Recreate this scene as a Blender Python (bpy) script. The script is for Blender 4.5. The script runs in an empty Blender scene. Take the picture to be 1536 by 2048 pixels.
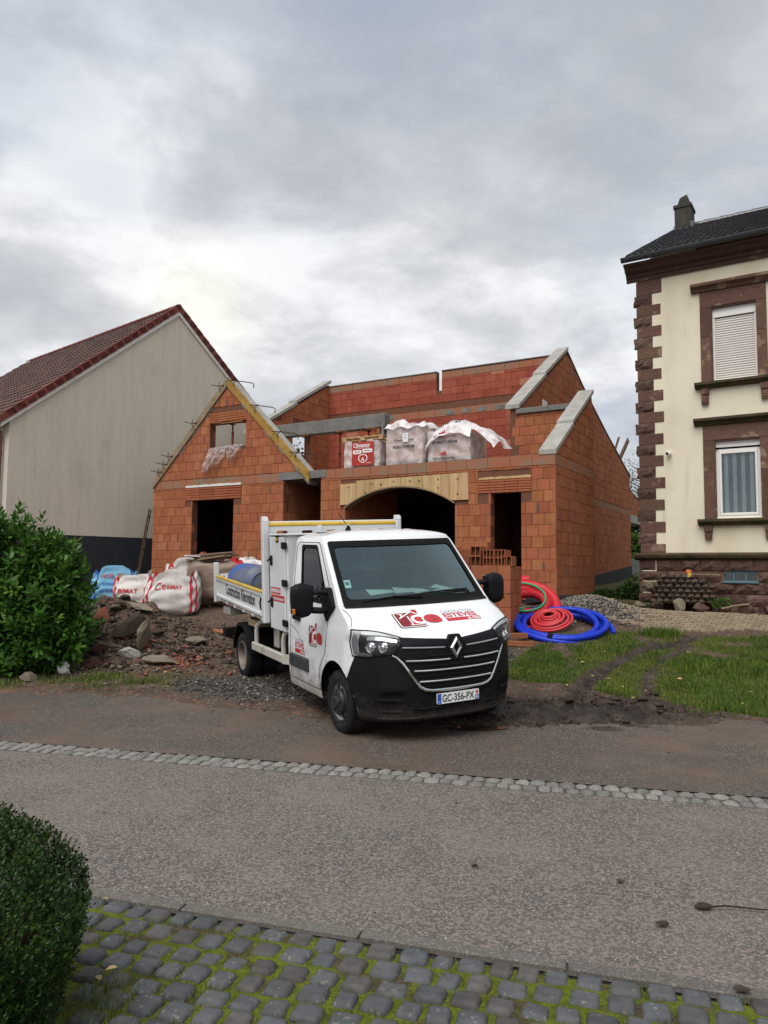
import bpy, bmesh, math, random
import numpy as np
from mathutils import Vector, Matrix
from mathutils.geometry import tessellate_polygon
random.seed(7)
scene = bpy.context.scene
R = math.radians

# ------------------------------------------------------------------ camera
H = 1.82                                   # eye height above the road
cd = bpy.data.cameras.new('camera')
cam = bpy.data.objects.new('camera', cd)
scene.collection.objects.link(cam)
cd.sensor_fit = 'VERTICAL'
cd.sensor_height = 34.6
cd.lens = 34.6 * 1500 / 2048
cd.clip_start = 0.05
cd.clip_end = 2000
_p, _r = R(4.36), R(.45)
_up = Vector((0, -math.sin(_p), math.cos(_p))); _rt = Vector((1, 0, 0)); _fw = Vector((0, math.cos(_p), math.sin(_p)))
_x = _rt * math.cos(_r) + _up * math.sin(_r); _y = _up * math.cos(_r) - _rt * math.sin(_r)
cam.matrix_world = Matrix(((_x.x, _y.x, -_fw.x, 0), (_x.y, _y.y, -_fw.y, 0), (_x.z, _y.z, -_fw.z, H), (0, 0, 0, 1)))
scene.camera = cam

# ------------------------------------------------------------------ light
SUN_EL, SUN_AZ = R(56), R(207)             # soft light from high behind the photographer, a little to the left
world = bpy.data.worlds.new('World'); scene.world = world
world.use_nodes = True
wt = world.node_tree; wt.nodes.clear()
def _wn(t, **k):
    n = wt.nodes.new(t)
    for a, b in k.items(): setattr(n, a, b)
    return n
wo = _wn('ShaderNodeOutputWorld'); wb = _wn('ShaderNodeBackground')
sky = _wn('ShaderNodeTexSky', sky_type='NISHITA', sun_disc=False)
sky.sun_elevation = SUN_EL; sky.sun_rotation = SUN_AZ
SKY_K = .1
tc = _wn('ShaderNodeTexCoord')
sep = _wn('ShaderNodeSeparateXYZ'); wt.links.new(tc.outputs['Generated'], sep.inputs[0])
def _m(op, a, b=None, c=None, clamp=False):
    n = _wn('ShaderNodeMath', operation=op); n.use_clamp = clamp
    for i, v in enumerate((a, b, c)):
        if v is None: continue
        if isinstance(v, (int, float)): n.inputs[i].default_value = v
        else: wt.links.new(v, n.inputs[i])
    return n.outputs[0]
zc = _m('MAXIMUM', sep.outputs[2], 0.0)
inv = _m('DIVIDE', 1.0, _m('ADD', zc, .22))
cx = _m('MULTIPLY', sep.outputs[0], inv); cy = _m('MULTIPLY', sep.outputs[1], inv)
cmb = _wn('ShaderNodeCombineXYZ'); wt.links.new(cx, cmb.inputs[0]); wt.links.new(cy, cmb.inputs[1])
def _noise(vec, scale, detail, rough, off=0, dist=0.0):
    mp = _wn('ShaderNodeMapping'); mp.inputs['Location'].default_value = (off, off * .7, off * .3)
    wt.links.new(vec, mp.inputs[0])
    n = _wn('ShaderNodeTexNoise'); n.inputs['Scale'].default_value = scale; n.inputs['Detail'].default_value = detail
    n.inputs['Roughness'].default_value = rough; n.inputs['Distortion'].default_value = dist
    wt.links.new(mp.outputs[0], n.inputs['Vector'])
    return n.outputs[0]
def _ramp(f, pts, interp='LINEAR'):
    r = _wn('ShaderNodeValToRGB'); r.color_ramp.interpolation = interp
    e = r.color_ramp.elements
    while len(e) > 1: e.remove(e[-1])
    for i, (p, c) in enumerate(pts):
        q = e[0] if i == 0 else e.new(p)
        q.position = p; q.color = (*c, 1)
    wt.links.new(f, r.inputs[0]); return r.outputs[0]
def _mix(f, a, b, mode='MIX'):
    n = _wn('ShaderNodeMix', data_type='RGBA', blend_type=mode)
    if isinstance(f, (int, float)): n.inputs[0].default_value = f
    else: wt.links.new(f, n.inputs[0])
    for i, v in ((6, a), (7, b)):
        if isinstance(v, tuple): n.inputs[i].default_value = (*v, 1)
        else: wt.links.new(v, n.inputs[i])
    return n.outputs[2]
n_big = _noise(cmb.outputs[0], .85, 6, .52, 3.1, .3)
n_mid = _noise(cmb.outputs[0], 3.1, 10, .60, 8.4, .2)
n_sum = _m('ADD', _m('MULTIPLY', n_big, .58), _m('MULTIPLY', n_mid, .42))
cloud = _ramp(n_sum, [(.34, (.42, .45, .505)), (.45, (.52, .545, .59)), (.53, (.66, .68, .715)), (.61, (.95, .97, .99))])
# the lighter, more broken cloud low in the sky, and the pale patch where the sun sits behind it
dv = Vector((-.232, .918, .325)).normalized()
dot = _wn('ShaderNodeVectorMath', operation='DOT_PRODUCT'); dot.inputs[1].default_value = dv
wt.links.new(tc.outputs['Generated'], dot.inputs[0])
glow = _m("POWER", _m("MAXIMUM", dot.outputs["Value"], 0.0), 520.0)
cloud = _mix(_m('MULTIPLY', _m('MULTIPLY', glow, n_mid), 1.15, clamp=True), cloud, (1.34, 1.28, 1.04))
low = _m('SUBTRACT', 1.0, _m('MULTIPLY', zc, 2.1), clamp=True)
cloud = _mix(_m('MULTIPLY', low, _m('MULTIPLY', n_mid, .62)), cloud, (.98, 1.0, 1.02))
gap = _ramp(_noise(cmb.outputs[0], 1.15, 7, .5, 15.2, .2), [(.47, (0, 0, 0)), (.66, (1, 1, 1))])
skyc = _mix(1.0, sky.outputs[0], (SKY_K, SKY_K, SKY_K), 'MULTIPLY')
skyc = _mix(.62, skyc, (.50, .59, .76))
final = _mix(_m('MULTIPLY', gap, .58), cloud, skyc)
wt.links.new(final, wb.inputs[0])
WORLD_K = .49
wb.inputs[1].default_value = WORLD_K
wt.links.new(wb.outputs[0], wo.inputs[0])

sd = bpy.data.lights.new('sun', 'SUN'); sd.energy = 1.5; sd.angle = R(48); sd.color = (1, .975, .94)
sun = bpy.data.objects.new('sun', sd); scene.collection.objects.link(sun)
_sv = Vector((math.sin(SUN_AZ) * math.cos(SUN_EL), math.cos(SUN_AZ) * math.cos(SUN_EL), math.sin(SUN_EL)))
sun.rotation_euler = _sv.to_track_quat('Z', 'Y').to_euler()
vs = scene.view_settings
vs.view_transform = 'Standard'; vs.look = 'None'; vs.gamma = 1; vs.use_curve_mapping = False
vs.exposure = 1.0
scene.cycles.max_bounces = 8
scene.cycles.transparent_max_bounces = 24

# ------------------------------------------------------------------ helpers: objects
def link(o, parent=None):
    scene.collection.objects.link(o)
    if parent is not None: o.parent = parent
    return o
def tag(o, label=None, cat=None, group=None, kind=None):
    if label: o['label'] = label
    if cat: o['category'] = cat
    if group: o['group'] = group
    if kind: o['kind'] = kind
    return o
def thing(name, label, cat, mat=None, group=None):
    o = bpy.data.objects.new(name, None); o.empty_display_size = .2
    link(o)
    if mat is not None: o.matrix_world = mat
    return tag(o, label, cat, group)
def frame(loc, rz=0.0):
    return Matrix.Translation(Vector(loc)) @ Matrix.Rotation(rz, 4, 'Z')
def copy_tree(o, parent=None):
    c = o.copy(); scene.collection.objects.link(c)
    if parent is not None: c.parent = parent
    for ch in list(o.children): copy_tree(ch, c)
    return c

class MB:
    """collects shapes and links them as ONE mesh object"""
    def __init__(s): s.v = []; s.f = []; s.m = []; s.s = []
    def add(s, vs, fs, m=0, smooth=False, M=None):
        o = len(s.v)
        if M is not None: vs = [tuple(M @ Vector(v)) for v in vs]
        s.v.extend([tuple(v) for v in vs])
        for f in fs: s.f.append(tuple(i + o for i in f)); s.m.append(m); s.s.append(smooth)
        return s
    def box(s, x0, x1, y0, y1, z0, z1, m=0, M=None, c=0.0):
        if c <= 0:
            vs = [(x, y, z) for z in (z0, z1) for y in (y0, y1) for x in (x0, x1)]
            fs = [(0, 2, 3, 1), (4, 5, 7, 6), (0, 1, 5, 4), (2, 6, 7, 3), (0, 4, 6, 2), (1, 3, 7, 5)]
            return s.add(vs, fs, m, False, M)
        c = min(c, .45 * min(x1 - x0, y1 - y0, z1 - z0))
        vs = []; idx = {}
        X = (x0, x1); Y = (y0, y1); Z = (z0, z1)
        for i in (0, 1):
            for j in (0, 1):
                for k in (0, 1):
                    sx, sy, sz = (1, -1)[i], (1, -1)[j], (1, -1)[k]
                    for a in range(3):
                        p = [X[i] + sx * c, Y[j] + sy * c, Z[k] + sz * c]
                        p[a] = (X[i], Y[j], Z[k])[a]
                        idx[i, j, k, a] = len(vs); vs.append(tuple(p))
        fs = []
        q = [(0, 0), (1, 0), (1, 1), (0, 1)]
        for i in (0, 1):
            f = [idx[i, a, b, 0] for a, b in q]; fs.append(f if i else f[::-1])
            f = [idx[a, i, b, 1] for a, b in q]; fs.append(f[::-1] if i else f)
            f = [idx[a, b, i, 2] for a, b in q]; fs.append(f if i else f[::-1])
        for i in (0, 1):
            for j in (0, 1):
                f = [idx[i, j, 0, 0], idx[i, j, 1, 0], idx[i, j, 1, 1], idx[i, j, 0, 1]]; fs.append(f if (i ^ j) else f[::-1])
                f = [idx[i, 0, j, 0], idx[i, 1, j, 0], idx[i, 1, j, 2], idx[i, 0, j, 2]]; fs.append(f[::-1] if (i ^ j) else f)
                f = [idx[0, i, j, 1], idx[1, i, j, 1], idx[1, i, j, 2], idx[0, i, j, 2]]; fs.append(f if (i ^ j) else f[::-1])
        for i in (0, 1):
            for j in (0, 1):
                for k in (0, 1):
                    f = [idx[i, j, k, 0], idx[i, j, k, 1], idx[i, j, k, 2]]
                    fs.append(f if ((i + j + k) % 2) else f[::-1])
        return s.add(vs, fs, m, False, M)
    def tube(s, pts, r, n=8, m=0, closed=False, caps=True, M=None, rs=None):
        pts = [Vector(p) for p in pts]; k = len(pts); vs = []; fs = []
        up = None
        for i, p in enumerate(pts):
            a = pts[(i - 1) % k] if (closed or i > 0) else p
            b = pts[(i + 1) % k] if (closed or i < k - 1) else p
            t = (b - a)
            t = t.normalized() if t.length > 1e-9 else Vector((0, 0, 1))
            if up is None:
                up = Vector((0, 0, 1)) if abs(t.z) < .9 else Vector((1, 0, 0))
            x = up - t * up.dot(t)
            if x.length < 1e-6: x = t.orthogonal()
            x.normalize(); up = x; y = t.cross(x)
            rr = rs[i] if rs else r
            for j in range(n):
                w = 2 * math.pi * j / n
                vs.append(tuple(p + x * (rr * math.cos(w)) + y * (rr * math.sin(w))))
        for i in range(k if closed else k - 1):
            for j in range(n):
                a, b = i * n, ((i + 1) % k) * n
                fs.append((a + j, a + (j + 1) % n, b + (j + 1) % n, b + j))
        s.add(vs, fs, m, True, M)
        if caps and not closed:
            s.add(vs[:n], [tuple(range(n))[::-1]], m, False, M); s.add(vs[-n:], [tuple(range(n))], m, False, M)
        return s
    def cyl(s, p0, p1, r, n=12, m=0, r1=None, M=None):
        return s.tube([p0, p1], r, n, m, M=M, rs=[r, r if r1 is None else r1])
    def lathe(s, prof, n=24, m=0, M=None, smooth=True):
        """profile of (radius, height) turned about local z"""
        vs = []; fs = []
        for r, z in prof:
            for j in range(n):
                w = 2 * math.pi * j / n; vs.append((r * math.cos(w), r * math.sin(w), z))
        for i in range(len(prof) - 1):
            for j in range(n):
                fs.append((i * n + j, i * n + (j + 1) % n, (i + 1) * n + (j + 1) % n, (i + 1) * n + j))
        return s.add(vs, fs, m, smooth, M)
    def prism(s, polys, fn, d0, d1, m=0, side=True, ms=None):
        """polygon with holes; fn(a, b, d) gives the point; extruded from d0 to d1"""
        ts = tessellate_polygon([[Vector((a, b, 0)) for a, b in p] for p in polys])
        flat = [q for p in polys for q in p]; n = len(flat)
        vs = [fn(a, b, d0) for a, b in flat] + [fn(a, b, d1) for a, b in flat]
        fs = [tuple(t) for t in ts] + [tuple(i + n for i in t[::-1]) for t in ts]
        s.add(vs, fs, m)
        if side:
            o = 0; sf = []
            for p in polys:
                k = len(p)
                for i in range(k):
                    a, b = o + i, o + (i + 1) % k
                    sf.append((a, b, b + n, a + n))
                o += k
            s.add(vs, sf, m if ms is None else ms)
        return s
    def grid(s, fn, nu, nv, m=0, smooth=True, closed_u=False):
        vs = [fn(i / nu, j / nv) for j in range(nv + 1) for i in range(nu + (0 if closed_u else 1))]
        w = nu if closed_u else nu + 1
        fs = []
        for j in range(nv):
            for i in range(nu):
                fs.append((j * w + i, j * w + (i + 1) % w, (j + 1) * w + (i + 1) % w, (j + 1) * w + i))
        return s.add(vs, fs, m, smooth)
    def mesh(s, name, mats, sharp=40):
        me = bpy.data.meshes.new(name)
        me.from_pydata(s.v, [], s.f)
        for k in (mats if isinstance(mats, (list, tuple)) else [mats]): me.materials.append(k)
        if len(me.polygons):
            me.polygons.foreach_set('material_index', s.m)
            me.polygons.foreach_set('use_smooth', s.s)
        bm = bmesh.new(); bm.from_mesh(me)
        bmesh.ops.recalc_face_normals(bm, faces=bm.faces); bm.to_mesh(me); bm.free()
        if any(s.s) and sharp: me.set_sharp_from_angle(angle=R(sharp))
        me.update()
        return me
    def build(s, name, mats, parent=None, sharp=40):
        return link(bpy.data.objects.new(name, s.mesh(name, mats, sharp)), parent)

def raw_mesh(name, v, f, mats, smooth=False, midx=None):
    """big meshes from numpy arrays: all faces with the same number of corners"""
    me = bpy.data.meshes.new(name)
    v = np.asarray(v, np.float32); f = np.asarray(f, np.int32)
    me.vertices.add(len(v)); me.vertices.foreach_set('co', v.ravel())
    k = f.shape[1]
    me.loops.add(f.size); me.loops.foreach_set('vertex_index', f.ravel())
    me.polygons.add(len(f))
    me.polygons.foreach_set('loop_start', np.arange(0, f.size, k, dtype=np.int32))
    if midx is not None: me.polygons.foreach_set('material_index', np.asarray(midx, np.int32))
    for m in (mats if isinstance(mats, (list, tuple)) else [mats]): me.materials.append(m)
    me.update(calc_edges=True)
    if smooth: me.polygons.foreach_set('use_smooth', np.ones(len(f), bool))
    me.validate()
    return me
def xz(y): return lambda a, b, d: (a, y + d, b)

# ------------------------------------------------------------------ helpers: flat lettering
_tcache = {}
def text_tris(s, bold=0.0, shear=0.0, space=1.0):
    k = (s, bold, shear, space)
    if k in _tcache: return _tcache[k]
    cu = bpy.data.curves.new('lettering', 'FONT'); cu.body = s; cu.size = 1; cu.offset = bold; cu.shear = shear
    cu.resolution_u = 3; cu.space_character = space; cu.fill_mode = 'FRONT'
    o = bpy.data.objects.new('lettering', cu); scene.collection.objects.link(o)
    dg = bpy.context.evaluated_depsgraph_get()
    me = o.evaluated_get(dg).to_mesh()
    vs = [(v.co.x, v.co.y) for v in me.vertices]; fs = [tuple(p.vertices) for p in me.polygons]
    o.evaluated_get(dg).to_mesh_clear()
    bpy.data.objects.remove(o); bpy.data.curves.remove(cu)
    x0 = min(v[0] for v in vs); x1 = max(v[0] for v in vs); y0 = min(v[1] for v in vs); y1 = max(v[1] for v in vs)
    vs = [((x - x0) / (x1 - x0), (y - y0) / (y1 - y0)) for x, y in vs]
    _tcache[k] = (vs, fs); return vs, fs
def put_text(mb, s, a0, a1, b0, b1, fn, m=0, **k):
    """lettering filling the box a0..a1, b0..b1 of a surface given by fn(a, b)"""
    vs, fs = text_tris(s, **k)
    mb.add([fn(a0 + (a1 - a0) * x, b0 + (b1 - b0) * y) for x, y in vs], fs, m)
    return mb
def put_poly(mb, pts, fn, m=0):
    ts = tessellate_polygon([[Vector((a, b, 0)) for a, b in p] for p in pts])
    mb.add([fn(a, b) for p in pts for a, b in p], [tuple(t) for t in ts], m)
    return mb
def rrect(a0, a1, b0, b1, r, n=4):
    o = []
    for cx_, cy_, w in ((a1 - r, b1 - r, 0), (a0 + r, b1 - r, 90), (a0 + r, b0 + r, 180), (a1 - r, b0 + r, 270)):
        for i in range(n + 1):
            t = R(w + 90 * i / n); o.append((cx_ + r * math.cos(t), cy_ + r * math.sin(t)))
    return o
def lerp(a, b, t): return a + (b - a) * t
def smooth01(t): t = max(0.0, min(1.0, t)); return t * t * (3 - 2 * t)

# ------------------------------------------------------------------ helpers: materials
def pm(name, base, layers=(), rough=.7, rlayers=(), bump=(), rnd=0.0, hue=0.0, metal=0.0, spec=.5, coat=0.0, offs=False,
       sub=0.0, coords='Object', alpha=None, trans=0.0, ior=1.45, wave=None, sheen=0.0, dirt=None):
    """base colour plus noise layers (colour, scale or (x,y,z) scale, low, high, amount[, detail]) -- all in object space"""
    if rough >= .6 and spec == .5: spec = .22
    mt = bpy.data.materials.new(name); mt.use_nodes = True
    nt = mt.node_tree; P = nt.nodes['Principled BSDF']
    N = nt.nodes.new; L = nt.links.new
    tcn = N('ShaderNodeTexCoord'); vec = tcn.outputs[coords]
    oi = N('ShaderNodeObjectInfo')
    if offs:
        va = N('ShaderNodeVectorMath'); va.operation = 'ADD'
        mu = N('ShaderNodeMath'); mu.operation = 'MULTIPLY'; mu.inputs[1].default_value = 57.0
        L(oi.outputs['Random'], mu.inputs[0]); L(vec, va.inputs[0]); L(mu.outputs[0], va.inputs[1]); vec = va.outputs[0]
    def noise(sc, det=5, rg=.55):
        n = N('ShaderNodeTexNoise'); n.inputs['Detail'].default_value = det; n.inputs['Roughness'].default_value = rg
        if isinstance(sc, tuple):
            mp = N('ShaderNodeMapping'); mp.inputs['Scale'].default_value = sc; L(vec, mp.inputs[0]); L(mp.outputs[0], n.inputs['Vector']); n.inputs['Scale'].default_value = 1
        else:
            n.inputs['Scale'].default_value = sc; L(vec, n.inputs['Vector'])
        return n.outputs[0]
    def voro(sc):
        n = N('ShaderNodeTexVoronoi'); n.inputs['Scale'].default_value = sc; L(vec, n.inputs['Vector']); return n
    def rng(x, lo, hi, amt):
        n = N('ShaderNodeMapRange'); n.inputs[1].default_value = lo; n.inputs[2].default_value = hi; n.inputs[4].default_value = amt
        L(x, n.inputs[0]); return n.outputs[0]
    col = None
    def mix(f, a, b, mode='MIX'):
        n = N('ShaderNodeMix'); n.data_type = 'RGBA'; n.blend_type = mode
        if isinstance(f, (int, float)): n.inputs[0].default_value = f
        else: L(f, n.inputs[0])
        for i, v in ((6, a), (7, b)):
            if isinstance(v, tuple): n.inputs[i].default_value = (*v[:3], 1)
            else: L(v, n.inputs[i])
        return n.outputs[2]
    col = mix(0.0, base, base)
    for ly in layers:
        c, sc, lo, hi, amt = ly[:5]
        if isinstance(sc, str):           # 'v120': one random tone per voronoi cell
            vn = voro(float(sc[1:])); sp = N('ShaderNodeSeparateColor'); L(vn.outputs['Color'], sp.inputs[0]); x = sp.outputs[0]
        else: x = noise(sc, ly[5] if len(ly) > 5 else 5)
        col = mix(rng(x, lo, hi, amt), col, c)
    if dirt:                                # road spray: colour, height where it thins out, height where it is thickest, amount
        sx = N('ShaderNodeSeparateXYZ'); L(tcn.outputs['Object'], sx.inputs[0])
        g_ = N('ShaderNodeMapRange'); g_.inputs[1].default_value = dirt[1]; g_.inputs[2].default_value = dirt[2]; g_.inputs[3].default_value = -.16; g_.inputs[4].default_value = .20; L(sx.outputs[2], g_.inputs[0])
        ad = N('ShaderNodeMath'); ad.operation = 'ADD'; L(g_.outputs[0], ad.inputs[0]); L(noise(7.0, 9, .7), ad.inputs[1])
        col = mix(rng(ad.outputs[0], .45, .72, dirt[3]), col, dirt[0])
    if rnd or hue:
        hs = N('ShaderNodeHueSaturation'); L(col, hs.inputs['Color'])
        L(rng(oi.outputs['Random'], 0, 1, 1), hs.inputs['Fac'])
        hs.inputs['Fac'].default_value = 1; nt.links.remove(hs.inputs['Fac'].links[0])
        a = N('ShaderNodeMapRange'); a.inputs[3].default_value = 1 - rnd; a.inputs[4].default_value = 1 + rnd
        L(oi.outputs['Random'], a.inputs[0]); L(a.outputs[0], hs.inputs['Value'])
        if hue:
            w = N('ShaderNodeTexWhiteNoise'); w.noise_dimensions = '1D'; L(oi.outputs['Random'], w.inputs['W'])
            b = N('ShaderNodeMapRange'); b.inputs[3].default_value = .5 - hue; b.inputs[4].default_value = .5 + hue
            L(w.outputs[0], b.inputs[0]); L(b.outputs[0], hs.inputs['Hue'])
        col = hs.outputs[0]
    L(col, P.inputs['Base Color'])
    rv = None
    for sc, lo, hi, r2 in rlayers:
        n = N('ShaderNodeMapRange'); n.inputs[1].default_value = lo; n.inputs[2].default_value = hi
        n.inputs[3].default_value = rough; n.inputs[4].default_value = r2
        L(noise(sc), n.inputs[0]); rv = n.outputs[0]
    if rv is not None: L(rv, P.inputs['Roughness'])
    else: P.inputs['Roughness'].default_value = rough
    P.inputs['Metallic'].default_value = metal
    P.inputs['Specular IOR Level'].default_value = spec
    P.inputs['Coat Weight'].default_value = coat; P.inputs['Coat Roughness'].default_value = .06
    P.inputs['IOR'].default_value = ior
    P.inputs['Sheen Weight'].default_value = sheen
    if trans: P.inputs['Transmission Weight'].default_value = trans
    if sub: P.inputs['Subsurface Weight'].default_value = sub
    if alpha is not None: P.inputs['Alpha'].default_value = alpha
    prev = None
    for b in bump:
        sc, st, ds = b[:3]
        bn = N('ShaderNodeBump'); bn.inputs['Strength'].default_value = st; bn.inputs['Distance'].default_value = ds
        if isinstance(sc, str):
            vn = voro(float(sc[1:])); L(vn.outputs['Distance'], bn.inputs['Height'])
        else: L(noise(sc, b[3] if len(b) > 3 else 6), bn.inputs['Height'])
        if prev is not None: L(prev, bn.inputs['Normal'])
        prev = bn.outputs[0]
    if wave:
        sc, st, ds = wave                     # upright grooves
        wv = N('ShaderNodeTexWave'); wv.bands_direction = 'DIAGONAL'; wv.inputs['Scale'].default_value = sc; wv.inputs['Distortion'].default_value = .3
        wv.inputs['Detail'].default_value = 0
        mp = N('ShaderNodeMapping'); mp.inputs['Scale'].default_value = (1, 1, 0); L(vec, mp.inputs[0]); L(mp.outputs[0], wv.inputs['Vector'])
        bn = N('ShaderNodeBump'); bn.inputs['Strength'].default_value = st; bn.inputs['Distance'].default_value = ds
        L(wv.outputs[0], bn.inputs['Height'])
        if prev is not None: L(prev, bn.inputs['Normal'])
        prev = bn.outputs[0]
    if prev is not None: L(prev, P.inputs['Normal'])
    return mt
def glassy(name, tint, gloss_rough=.02, ior=1.5, refl=(1, 1, 1), k=1.0):
    """thin pane: mostly see-through, with a mirror reflection that grows at grazing angles"""
    mt = bpy.data.materials.new(name); mt.use_nodes = True; nt = mt.node_tree; nt.nodes.clear()
    N = nt.nodes.new; L = nt.links.new
    out = N('ShaderNodeOutputMaterial'); tr = N('ShaderNodeBsdfTransparent'); gl = N('ShaderNodeBsdfGlossy'); fr = N('ShaderNodeFresnel'); mx = N('ShaderNodeMixShader')
    tr.inputs[0].default_value = (*tint, 1); gl.inputs['Roughness'].default_value = gloss_rough; gl.inputs['Color'].default_value = (*refl, 1); fr.inputs[0].default_value = ior
    mu = N('ShaderNodeMath'); mu.operation = 'MULTIPLY'; mu.inputs[1].default_value = k; mu.use_clamp = True
    L(fr.outputs[0], mu.inputs[0]); L(mu.outputs[0], mx.inputs[0]); L(tr.outputs[0], mx.inputs[1]); L(gl.outputs[0], mx.inputs[2]); L(mx.outputs[0], out.inputs[0])
    return mt
def film(name, col, opac, rough=.25):
    """thin milky plastic film"""
    mt = bpy.data.materials.new(name); mt.use_nodes = True; nt = mt.node_tree; nt.nodes.clear()
    N = nt.nodes.new; L = nt.links.new
    out = N('ShaderNodeOutputMaterial'); tr = N('ShaderNodeBsdfTransparent'); P = N('ShaderNodeBsdfPrincipled'); mx = N('ShaderNodeMixShader')
    tcn = N('ShaderNodeTexCoord'); n = N('ShaderNodeTexNoise'); n.inputs['Scale'].default_value = 6; n.inputs['Detail'].default_value = 8
    L(tcn.outputs['Object'], n.inputs['Vector'])
    mr = N('ShaderNodeMapRange'); mr.inputs[1].default_value = .3; mr.inputs[2].default_value = .7; mr.inputs[3].default_value = opac * .55; mr.inputs[4].default_value = min(1, opac * 1.35)
    L(n.outputs[0], mr.inputs[0]); L(mr.outputs[0], mx.inputs[0])
    P.inputs['Base Color'].default_value = (*col, 1); P.inputs['Roughness'].default_value = rough
    bn = N('ShaderNodeBump'); bn.inputs['Strength'].default_value = .5; bn.inputs['Distance'].default_value = .03
    n2 = N('ShaderNodeTexNoise'); n2.inputs['Scale'].default_value = 9; n2.inputs['Detail'].default_value = 7; L(tcn.outputs['Object'], n2.inputs['Vector'])
    L(n2.outputs[0], bn.inputs['Height']); L(bn.outputs[0], P.inputs['Normal'])
    L(tr.outputs[0], mx.inputs[1]); L(P.outputs[0], mx.inputs[2]); L(mx.outputs[0], out.inputs[0])
    return mt
# ------------------------------------------------------------------ materials
M = {}
def brickmat(name, c, **k):
    d = tuple(x * .66 for x in c); l = (c[0] * 1.28, c[1] * 1.6, c[2] * 1.75)
    return pm(name, c, [(d, 3.5, .42, .7, .55), (l, 1.4, .5, .72, .45), (tuple(x * .45 for x in c), (9, 9, 1.2), .58, .8, .4), (d, (26, 26, .6), .45, .62, .35)],
              rough=.88, bump=[(60, .25, .004)], wave=(16.0, .30, .006), **k)
M['brick'] = brickmat('brick', (.365, .123, .056), rnd=.11, hue=.008, offs=True)
for i_, c_ in enumerate(((.365, .123, .056), (.33, .106, .048), (.39, .140, .066), (.345, .120, .058))): M['brick_t%d' % i_] = brickmat('brick_t%d' % i_, c_)
for i_, c_ in enumerate(((.345, .085, .050), (.295, .068, .042), (.43, .17, .10))): M['brick_r%d' % i_] = brickmat('brick_r%d' % i_, c_)
M['mortar'] = pm('mortar', (.17, .075, .045), [((.1, .05, .035), 5, .4, .7, .6)], rough=.95, bump=[(50, .5, .01)])
M['smear'] = pm('smear', (.15, .10, .078), [((.09, .06, .05), 8, .4, .7, .6)], rough=.95)
M['ring'] = pm('ring', (.32, .145, .085), [((.23, .175, .125), 2.2, .42, .62, .8), ((.36, .115, .055), 'v2', .5, .8, .6)], rough=.92, bump=[(40, .3, .006)])
M['concrete'] = pm('concrete', (.36, .345, .31), [((.22, .21, .19), 4, .45, .7, .6), ((.46, .44, .40), 1.7, .5, .7, .5), ((.14, .135, .12), (14, 14, 14), .62, .72, .6)], rough=.9, bump=[(28, .5, .015), (160, .3, .004)])
M['concrete_dk'] = pm('concrete_dk', (.17, .165, .15), [((.26, .25, .225), 3, .45, .7, .6), ((.09, .085, .08), 9, .55, .7, .6)], rough=.88, bump=[(28, .5, .012)])
M['interior'] = pm('interior', (.05, .03, .024), [((.03, .02, .018), 2, .4, .7, .6)], rough=.95)  # near-black, the darkness inside the shell put into the colour
M['bitumen'] = pm('bitumen', (.012, .013, .016), [((.025, .026, .03), 4, .45, .7, .6)], rough=.55, spec=.15, bump=[(30, .3, .006)])
M['wood_new'] = pm('wood_new', (.52, .36, .185), [((.36, .21, .09), (14, 14, 1.2), .45, .66, .75), ((.60, .44, .25), (4, 4, .5), .5, .7, .5), ((.24, .12, .06), 7, .68, .74, .7)], rough=.75, bump=[((40, 40, 3), .2, .003)], rnd=.12, hue=.012, offs=True)
M['wood_form'] = pm('wood_form', (.40, .24, .055), [((.22, .12, .03), (3, 14, 14), .45, .68, .8), ((.50, .34, .11), 3, .5, .7, .5), ((.16, .11, .05), 5, .58, .7, .7)], rough=.75, bump=[((3, 40, 40), .25, .004)], rnd=.1, offs=True)
M['wood_grey'] = pm('wood_grey', (.27, .21, .13), [((.16, .12, .075), (3, 14, 14), .42, .68, .8), ((.34, .28, .19), 3, .5, .7, .5)], rough=.85, bump=[((3, 40, 40), .3, .004)], rnd=.15, offs=True)
M['wood_old'] = pm('wood_old', (.12, .075, .045), [((.06, .04, .028), (3, 14, 14), .42, .68, .8)], rough=.85, bump=[((3, 40, 40), .3, .004)], rnd=.25, offs=True)
M['wood_red'] = pm('wood_red', (.30, .115, .05), [((.18, .07, .035), (3, 14, 14), .42, .68, .8)], rough=.7, bump=[((3, 40, 40), .3, .004)], rnd=.15, offs=True)
M['rust'] = pm('rust', (.16, .035, .02), [((.09, .025, .018), 9, .4, .65, .8), ((.22, .07, .03), 20, .5, .7, .5)], rough=.8, bump=[(60, .3, .003)])
M['rebar'] = pm('rebar', (.045, .028, .022), [((.12, .05, .025), 14, .5, .7, .6)], rough=.8)
M['stucco'] = pm('stucco', (.62, .555, .455), [((.50, .44, .355), (4.5, 4.5, .35), .45, .72, .5), ((.57, .51, .41), (.7, .7, .35), .5, .72, .5), ((.24, .22, .19), (11, 11, .8), .60, .78, .5), ((.34, .31, .265), (.8, .8, .5), .56, .72, .4), ((.36, .33, .27), 12, .4, .7, .25)], rough=.93, bump=[(70, .35, .006), (260, .3, .002)])
M['plinth'] = pm('plinth', (.028, .031, .037), [((.045, .048, .055), 3, .45, .7, .5)], rough=.8, bump=[(60, .2, .004)])
M['roof_red'] = pm('roof_red', (.105, .064, .054), [((.062, .043, .038), 1.3, .4, .7, .7), ((.19, .085, .06), 'v4', .55, .9, .5), ((.1, .085, .07), 5, .6, .75, .5)], rough=.72, bump=[(40, .3, .006)])
M['tile_red'] = pm('tile_red', (.19, .054, .040), [((.12, .036, .03), 4, .4, .7, .7)], rough=.65, bump=[(40, .25, .005)], rnd=.15, offs=True)
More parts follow.
